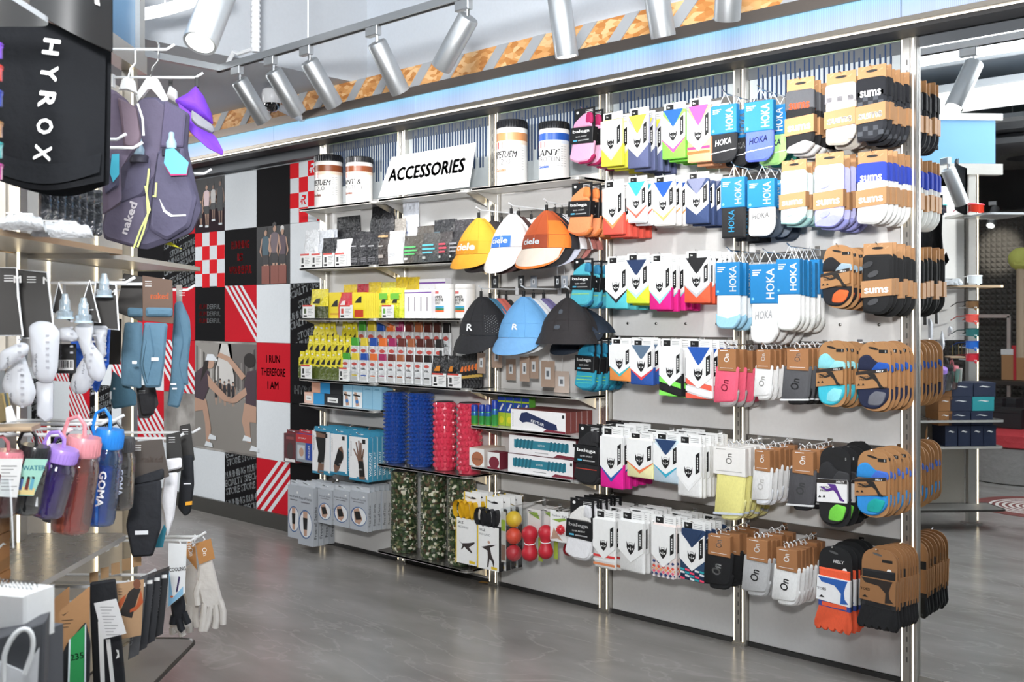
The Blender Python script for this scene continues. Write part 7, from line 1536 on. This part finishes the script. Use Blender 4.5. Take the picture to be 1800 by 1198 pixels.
def cool(m, q):
    m.flat(q([(296, 1066), (322, 1044), (322, 1030), (304, 1050), (297, 1000)]), -.0006, PR('#8fc4e6')); a = q([(312, 1000)])[0]; m.text('COOLING', a[0], a[1], .014, -.0008, INK, bold=.02, rot=.1, width=.06); m.flat(q([(309, 1040), (312, 1040), (317, 1014), (314, 1012)]), -.0008, PR('#3a2c5a')); a = q([(302, 1048)])[0]; m.disc(a[0], a[1], .006, .004, -.0009, PR('#d8663a'), 8)
note('cooling_sleeve_pack', 'white and pale blue cooling sleeve pack beside the gloves', [(294, 1068), (325, 1042), (328, 956), (296, 954)], 3.9, '#eef1f3', cool, 0, 'packet', hang=(349, 942, 4.2, 318, 958))
def glove(label, Z, pts, card, col, fing, grey=False):
    cx, cy = card[0]; r = lroot('running_glove', label, 'glove', cx, cy, Z, .15); q = lambda p: outline(p, Z, cx, cy)
    gm = mat(col, .8, kind='cloth'); m = MB(); m.prism(rpoly(q(pts), .012, 3), -.014, .014, gm, .01, True); m.build('palm', r)
    for f_ in fing: MB().tube([(a, -.004, b_) for a, b_ in q(f_)], [.013, .014, .013, .008][:len(f_)], gm, 8).build('finger', r)
    MB().prism(q(card), -.02, -.017, cardm('#b9824a')).build('folded_card', r); a = q([((card[0][0]+card[2][0])/2, (card[0][1]+card[2][1])/2)])[0]; m = MB(); m.text('On', a[0], a[1], .018, -.0206, WHITE, rot=-PI/2+.2); m.build('card_print', r)
    a = q([(card[3][0]+12, card[3][1])])[0]; MB().tube([(a[0], -.01, a[1]), (a[0]+.008, -.01, a[1]+.014), (a[0], -.01, a[1]+.025)], .003, WIRE, 6).build('plastic_hook', r)
GL = '#d6d1cb'
glove('pale grey glove with a brown card, foremost on the right', 4.25, [(350, 990), (372, 982), (386, 1040), (392, 1062), (372, 1075), (354, 1060), (346, 1020)][::-1], [(351, 990), (378, 980), (371, 945), (345, 953)], GL, [[(360, 1060), (358, 1085), (354, 1108)], [(370, 1064), (366, 1090), (360, 1108)], [(378, 1062), (380, 1085), (378, 1104)], [(386, 1055), (391, 1075), (391, 1098)], [(352, 1020), (346, 1040), (348, 1062)]])
glove('pale grey glove behind the foremost, with a tilted brown card', 4.3, [(326, 995), (345, 990), (350, 1040), (348, 1070), (330, 1072), (322, 1040)][::-1], [(330, 978), (347, 1000), (344, 958), (326, 962)], GL, [[(328, 1060), (324, 1088), (322, 1108)], [(336, 1064), (334, 1092), (334, 1110)], [(344, 1062), (344, 1085), (346, 1102)]])
glove('black glove hanging between the cooling pack and grey gloves', 4.05, [(300, 1060), (322, 1045), (326, 1070), (320, 1095), (304, 1090)][::-1], [(302, 985), (318, 985), (318, 960), (302, 960)], '#1f2228', [[(306, 1082), (304, 1096)], [(314, 1086), (318, 1104), (322, 1108)], [(322, 1076), (330, 1096)]])
glove('pale grey glove lowest at the left, behind the black one', 4.12, [(300, 1075), (330, 1080), (336, 1100), (316, 1112), (300, 1105)][::-1], [(330, 960), (338, 960), (338, 950), (330, 950)], GL, [[(304, 1100), (306, 1112)], [(318, 1105), (322, 1116)]])
# racing sunglasses at the left edge and on the near end (the mirror shows them)
def shades(label, loc, rz, lensc, framec, s_=1.0):
    r = thing('sport_sunglasses', label, 'sunglasses', loc, rz); r.scale = (s_,)*3
    m = MB(); m.grid(lambda u, v: (.07*math.sin((u-.5)*2.3), -.045*math.cos((u-.5)*2.3)+.02, (v-.5)*.05*(1-.5*abs(u-.5)**2*2)-(.012*(1-v) if abs(u-.5) < .08 else 0)), 20, 4, mat(lensc, .06, .3, coat=1)); m.build('shield_lens', r)
    m = MB(); m.tube([(.07*math.sin((u/20-.5)*2.3), -.045*math.cos((u/20-.5)*2.3)+.02, .024) for u in range(21)], .003, mat(framec, .4), 6); m.build('frame', r)
    for sg in (-1, 1): MB().tube([(.064*sg, .003, .018), (.066*sg, .06, .014), (.06*sg, .11, -.01)], .003, mat(framec, .4), 6).build('temple_arm', r)
for i, (y, c_) in enumerate([(85, '#7a3ad0'), (125, '#d8362a'), (170, '#3a4aa8'), (225, '#a0703a'), (262, '#2a9a9a'), (300, '#b03a8a')]): shades(f'{["purple", "red", "dark blue", "bronze", "teal", "magenta"][i]} sports sunglasses at the far left picture edge', L(-30, y, 1.98), RZ0+1.0, c_, c_, .62)
r = lroot('round_shelf', 'grey rounded shelf end jutting in at the top left corner', 'shelf', 0, 22, 2.45, 0); m = MB(); m.X = RX; m.prism(rpoly([(-.25, -.2), (.075, -.2), (.075, .12), (-.25, .12)], [0, .05, .05, 0], 5), -.014, .0, mat('#b9bdc0', .3, .3)); m.build('board', r)

p0 = L(-32, 600, 1.99); r = thing('sunglasses_stand', 'slim stand holding the bright sunglasses at the far left edge', 'stand', (p0.x, p0.y, 0)); MB().tube([(0, 0, 0), (0, 0, 2.15)], .008, STEEL, 8).build('rod', r); MB().lathe([(.03, 0), (.03, .012), (.012, .016)], STEEL, 20).build('base', r)
p0 = L(2, 1160, 2.0); r = thing('counter_plinth', 'dark plinth under the white box, behind the paper bag', 'plinth', (p0.x, p0.y, 0), RZ0-.3); MB().box(-.1, .06, -.02, .1, 0, L(6, 1128, 1.95).z-.002, mat('#55565a', .5), .003).build('plinth_body', r)
r = thing('ring_light', 'curved white glowing light tube near the top left spotlight', 'ceiling light', L(300, 12, 5.2)); q = [L(x, y, 5.2)-L(300, 12, 5.2) for x, y in ((205, 26), (250, 25), (290, 17), (330, 5), (370, -12), (400, -30))]; MB().tube(q, .03, mat('#ffffff', .4, emit=1.3), 10).build('light_tube', r); MB().tube([q[2], q[2]+Vector((0, 0, .5))], .004, WIRE).build('suspension', r)
p0 = Vector((CX+FW[0]*6.05+RT[0]*(-.155), CY+FW[1]*6.05+RT[1]*(-.155), .002)); r = thing('paper_scrap', 'small brown scrap of paper on the floor by the band packs', 'paper', p0, .4); MB().grid(lambda u, v: (.07*(u-.5), .035*(v-.5), .006*math.sin(u*7)*math.sin(v*3)+.006), 8, 3, mat('#b58a4a', .7)).build('torn_sheet', r)
# ---------------------------------------------------------------- the shop that the mirror reflects, built where it stands
def mir(px, py, Yv):
    p = at(px, py, Yv); return Vector((p.x, -Yv, p.z))
def fpos(Xc, Zc, z): return Vector((CX+FW[0]*Zc+RT[0]*Xc, CY+FW[1]*Zc+RT[1]*Xc, z))
RF = RZ0+PI/2                       # facing out of the left fixture
for i, (z, c_, f_) in enumerate([(1.62, '#7a5a3a', '#2a2a2c'), (1.52, '#e05a50', '#d8483f'), (1.42, '#2a6a6a', '#1a4a4a'), (1.33, '#2a6ac8', '#1f4a9a'), (1.24, '#d02a3a', '#a01a2a')]):
    p = fpos(-1.42, 2.52, z); shades(f'{["bronze", "coral", "dark green", "blue", "red"][i]} sunglasses on the near end rack, {["top", "second", "middle", "fourth", "lowest"][i]} rod', p, RF-.5, c_, f_, 1.15)
    r = fx('sunglasses_rod', f'{["top", "second", "middle", "fourth", "lowest"][i]} clear rod of the near end sunglasses rack', 'rod'); fl2(MB()).tube([(-1.61, 2.52, z-.02), (-1.36, 2.52, z-.02)], .005, mat('#dfe4e8', .2), 6).build('rod', r)
shades('dark goggles on the upper near shelf', fpos(-1.45, 2.75, 2.31), RF-.4, '#2c3a44', '#3fb8b8', 1.25); shades('red goggles on the upper near shelf', fpos(-1.4, 2.5, 2.31), RF-.4, '#b0301f', '#e0405a', 1.25); shades('clear goggles on the shelf below the poster', fpos(-1.42, 2.5, 1.80), RF-.4, '#d8dde0', '#e9e9ea', 1.2)
r = fx('brand_poster', 'blue mountain poster with letters on the near end panel', 'poster'); m = fl2(MB()); sk = ramp_mat('poster_mountain', [(.3, '#24303c'), (.5, '#c8a488'), (.62, '#6fb4e0'), (.8, '#2f90d0')], 3, .5, 3, vec=(1, 1, 2))
m.box(-1.648, -1.642, 2.75, 3.12, 1.8, 2.14, sk); m.build('print_sheet', r); m = MB(); m.text('HILX', 0, 0, .045, 0, WHITE, bold=.01); m.v = [(1.6-1.6415, 2.93-3.4-a*-1, 2.08+c_) for a, b_, c_ in m.v]; m.build('lettering', r)
NVB = '#1f2a44'
def qbox(label, Zc, z, w_, h_, d_, col, Xf=-1.34, letters=True):
    p = fpos(Xf, Zc, z); r = thing('shoe_box', label, 'box', p, RF); m = MB(); m.prism([(-w_/2, 0), (w_/2, 0), (w_/2, h_), (-w_/2, h_)], 0, d_, cardm(col), .002); m.build('box_body', r); m = MB(); m.text('STRIDE', 0, h_*.72, h_*.14, -.0006, WHITE, bold=.02, shear=.2, width=w_*.55) if False else m.flat([(-.28*w_, .7*h_), (-.1*w_, .66*h_), (.1*w_, .72*h_), (.28*w_, .7*h_), (.1*w_, .78*h_), (-.1*w_, .74*h_)], -.0006, WHITE); m.build('printed_mark', r)
    MB().box(-w_/2-.001, w_/2+.001, -.001, d_+.001, h_*.82, h_+.001, cardm(col)).build('lid', r)
for i in range(4): qbox(f'upright navy box, {["first", "second", "third", "fourth"][i]} from the near end on the lower shelf', 2.43+i*.095, .612, .09, .145, .2, NVB)
for j in range(3):
    for i in range(2): qbox(f'{"teal" if (i, j) == (0, 1) else "navy"} box lying on the {["first", "second", "third"][j]} layer, {["near", "far"][i]} side', 2.49+i*.165-.01*j, .76+j*.102, .16, .1, .2, '#2a9aa0' if (i, j) == (0, 1) else NVB)
    qbox(f'brown ended box on the {["first", "second", "third"][j]} layer behind the navy ones', 2.76, .76+j*.102, .1, .1, .2, '#9a6a3c')
# round red seat
pc = mir(1812, 700, 6.4); pf = thing('ottoman', 'round grey seat with a red cushion top', 'seat', (pc.x, -6.4, 0))
MB().lathe([(.62, 0), (.66, .01), (.66, .33), (.64, .34)], mat('#8d8a88', .8, kind='cloth'), 40).build('grey_drum', pf); MB().lathe([(.64, .335), (.675, .345), (.675, .45), (.62, .475), (.01, .48)], mat('#b5353c', .6, kind='cloth'), 40).build('red_cushion', pf); MB().lathe([(.64, .0), (.64, .02)], INK, 40).build('plinth', pf)
for i, (px0, px1, y0, y1, Yv, c_, lb) in enumerate([(1742, 1768, 688, 730, 6.6, '#232326', 'black shoe box on the red seat, left'), (1768, 1792, 690, 732, 6.7, '#29292c', 'black shoe box on the red seat, middle'), (1752, 1800, 712, 742, 6.25, '#1d1d1f', 'low black patterned shoe box on the red seat front')]):
    a = mir(px0, y1, Yv); b_ = mir(px1, y0, Yv); r = thing('shoe_box', lb, 'box', ((a.x+b_.x)/2, a.y, .481)); w_ = abs(b_.x-a.x)*1.2; hh = b_.z-a.z; MB().box(-w_/2, w_/2, -.1, .14, 0, hh, cardm(c_), .003).build('box_body', r); MB().box(-w_/2-.004, w_/2+.004, -.104, .144, hh*.8, hh+.003, cardm(c_), .002).build('lid', r)
p = mir(1790, 640, 7.75); r = thing('gift_box', 'tan gift box with a red bow behind the seat', 'box', (p.x, p.y, .9)); MB().box(-.14, .14, -.1, .1, -.05, .22, KRAFT, .003).build('box_body', r); MB().box(-.145, .145, -.105, .105, .22, .28, WHITE, .003).build('lid', r); MB().box(-.015, .015, .105, .108, -.05, .29, mat('#c8303a', .4)).box(-.06, .06, -.02, .02, .28, .32, mat('#c8303a', .4)).build('red_bow', r)
r = thing('display_table', 'dark display table behind the round seat', 'table', (p.x, p.y, 0)); MB().box(-.5, .5, -.3, .3, .8, .85, mat('#3a342f', .5), .004).build('tabletop', r)
for sx in (-1, 1):
    for sy in (-1, 1): MB().box(sx*.46-.02, sx*.46+.02, sy*.26-.02, sy*.26+.02, 0, .8, STEEL).build('leg', r)
# acoustic wall with foam pyramids
aw = tag(MB().box(-3, 5.2, -8.45, -8.35, 0, 2.75, mat('#4c4946', .85)).build('wall_inner'), kind='structure')
m = MB(); am = mat('#5d5a56', .8); pt = .06; px0_ = .9
for i in range(46):
    for j in range(44):
        x = px0_+i*pt; z = .05+j*pt; m.add([(x, -8.349, z), (x+pt, -8.349, z), (x+pt, -8.349, z+pt), (x, -8.349, z+pt), (x+pt/2, -8.312, z+pt/2)], [(1, 0, 4), (2, 1, 4), (3, 2, 4), (0, 3, 4)], am)
o = m.build('foam_pyramids', aw); o['kind'] = 'stuff'
# clothes rail with a cap
p = mir(1768, 560, 8.12); r = thing('clothes_rail', 'square steel clothes rail in front of the foam wall', 'rail', (p.x-.35, p.y, 0)); MB().box(-.4, .4, -.02, .02, 1.52, 1.56, STEEL).build('top_bar', r)
for sx in (-.39, .39): MB().box(sx-.02, sx+.02, -.02, .02, 0, 1.54, STEEL).build('upright', r)
p = mir(1796, 455, 7.0); r = thing('mannequin_cap', 'pale yellow green cap worn high on a display head', 'cap', p); m = MB(); half([(.13*math.cos(t*PI/8), .12*math.sin(t*PI/8)) for t in range(16)], .1, m, mat('#c8cc6a', .8, kind='cloth')); half([(-.13*math.cos(t*PI/8), .12*math.sin(t*PI/8)) for t in range(16)], -.1, m, mat('#c8cc6a', .8, kind='cloth')); m.build('crown', r); MB().prism(rpoly([(-.05, -.06), (.24, -.1), (.24, -.08), (-.05, -.02)], .01), -.09, .09, mat('#c8cc6a', .8, kind='cloth'), .004).build('brim', r); MB().tube([(0, 0, -1.0), (0, 0, -.1)], .05, mat('#b9a58c', .6), 10).build('display_neck', r)
# round rug and round ceiling ring
p = mir(1822, 888, 4.6); t = (1535*0); rg = thing('round_rug', 'round red brown rug with white rings on the floor', 'rug', (p.x, -4.75, 0))
RR = mat('#7a4440', .9, kind='cloth'); WW = mat('#d9d4ce', .9, kind='cloth'); prof = []
prof = [(.5-.045*k, .004) for k in range(11)]
m = MB(); m.lathe([(.52, .0), (.52, .004)], RR, 48)
for k in range(20):
    a, b_ = .52-.025*k, .52-.025*(k+1); n = 48; m.add([(rr*math.cos(2*PI*j/n), rr*math.sin(2*PI*j/n), .0045) for rr in (a, max(b_, .001)) for j in range(n)], [(j, (j+1) % n, n+(j+1) % n, n+j) for j in range(n)], RR if (k < 5 or k % 2 == 0) else WW)
m.build('woven_rings', rg)
p = mir(1815, 268, 6.0); r = thing('ceiling_ring', 'large dark round ceiling feature with a recessed centre', 'ceiling feature', (p.x, p.y, p.z-.05)); DK = mat('#3a3b3d', .5, kind='steel'); MB().lathe([(.2, .06), (.22, .0), (.8, .0), (.84, .03), (.84, .08), (.7, .1), (.7, .13), (.9, .14), (.92, .2), (.9, .24), (.01, .24)], DK, 48).build('ring_body', r)
MB().lathe([(.08, .1), (.12, .05), (.17, .05), (.17, .12)], mat('#1d1d1f', .4), 24).build('downlight', r)
# two small spotlights on the far foam wall and a bright ceiling panel
p = mir(1747, 402, 7.6); r = dup(spot0, (p.x, p.y, p.z+.3), label='small spotlight lighting the foam wall'); 
l = bpy.data.lights.new('foam_wall_lamp', 'SPOT'); l.energy = 45; l.spot_size = .75; l.spot_blend = .7; l.shadow_soft_size = .03; l.color = (1, .93, .82); lo = bpy.data.objects.new('foam_wall_lamp', l); C.objects.link(lo); q_ = mir(1757, 440, 8.3); lo.location = (p.x, p.y, p.z-.02); aim(lo, (q_.x, -8.35, q_.z))
for i, (x, y, sx, sy) in enumerate([(2.5, -5.0, 2.6, 1.0), (2.3, -6.6, 2.6, .9)]):
    r = thing('ceiling_light', ['long white ceiling light nearest the mirror', 'long white ceiling light over the round seat'][i], 'ceiling light', (x, y, 3.4)); MB().box(-sx/2, sx/2, -sy/2, sy/2, 0, .06, mat('#eef2f5', .4), .004).build('housing', r); MB().box(-sx/2+.04, sx/2-.04, -sy/2+.04, sy/2-.04, -.006, 0, mat('#ffffff', .4, emit=1.5)).build('diffuser', r); MB().tube([(0, 0, .06), (0, 0, .2)], .006, WIRE).build('hanging_rod', r)
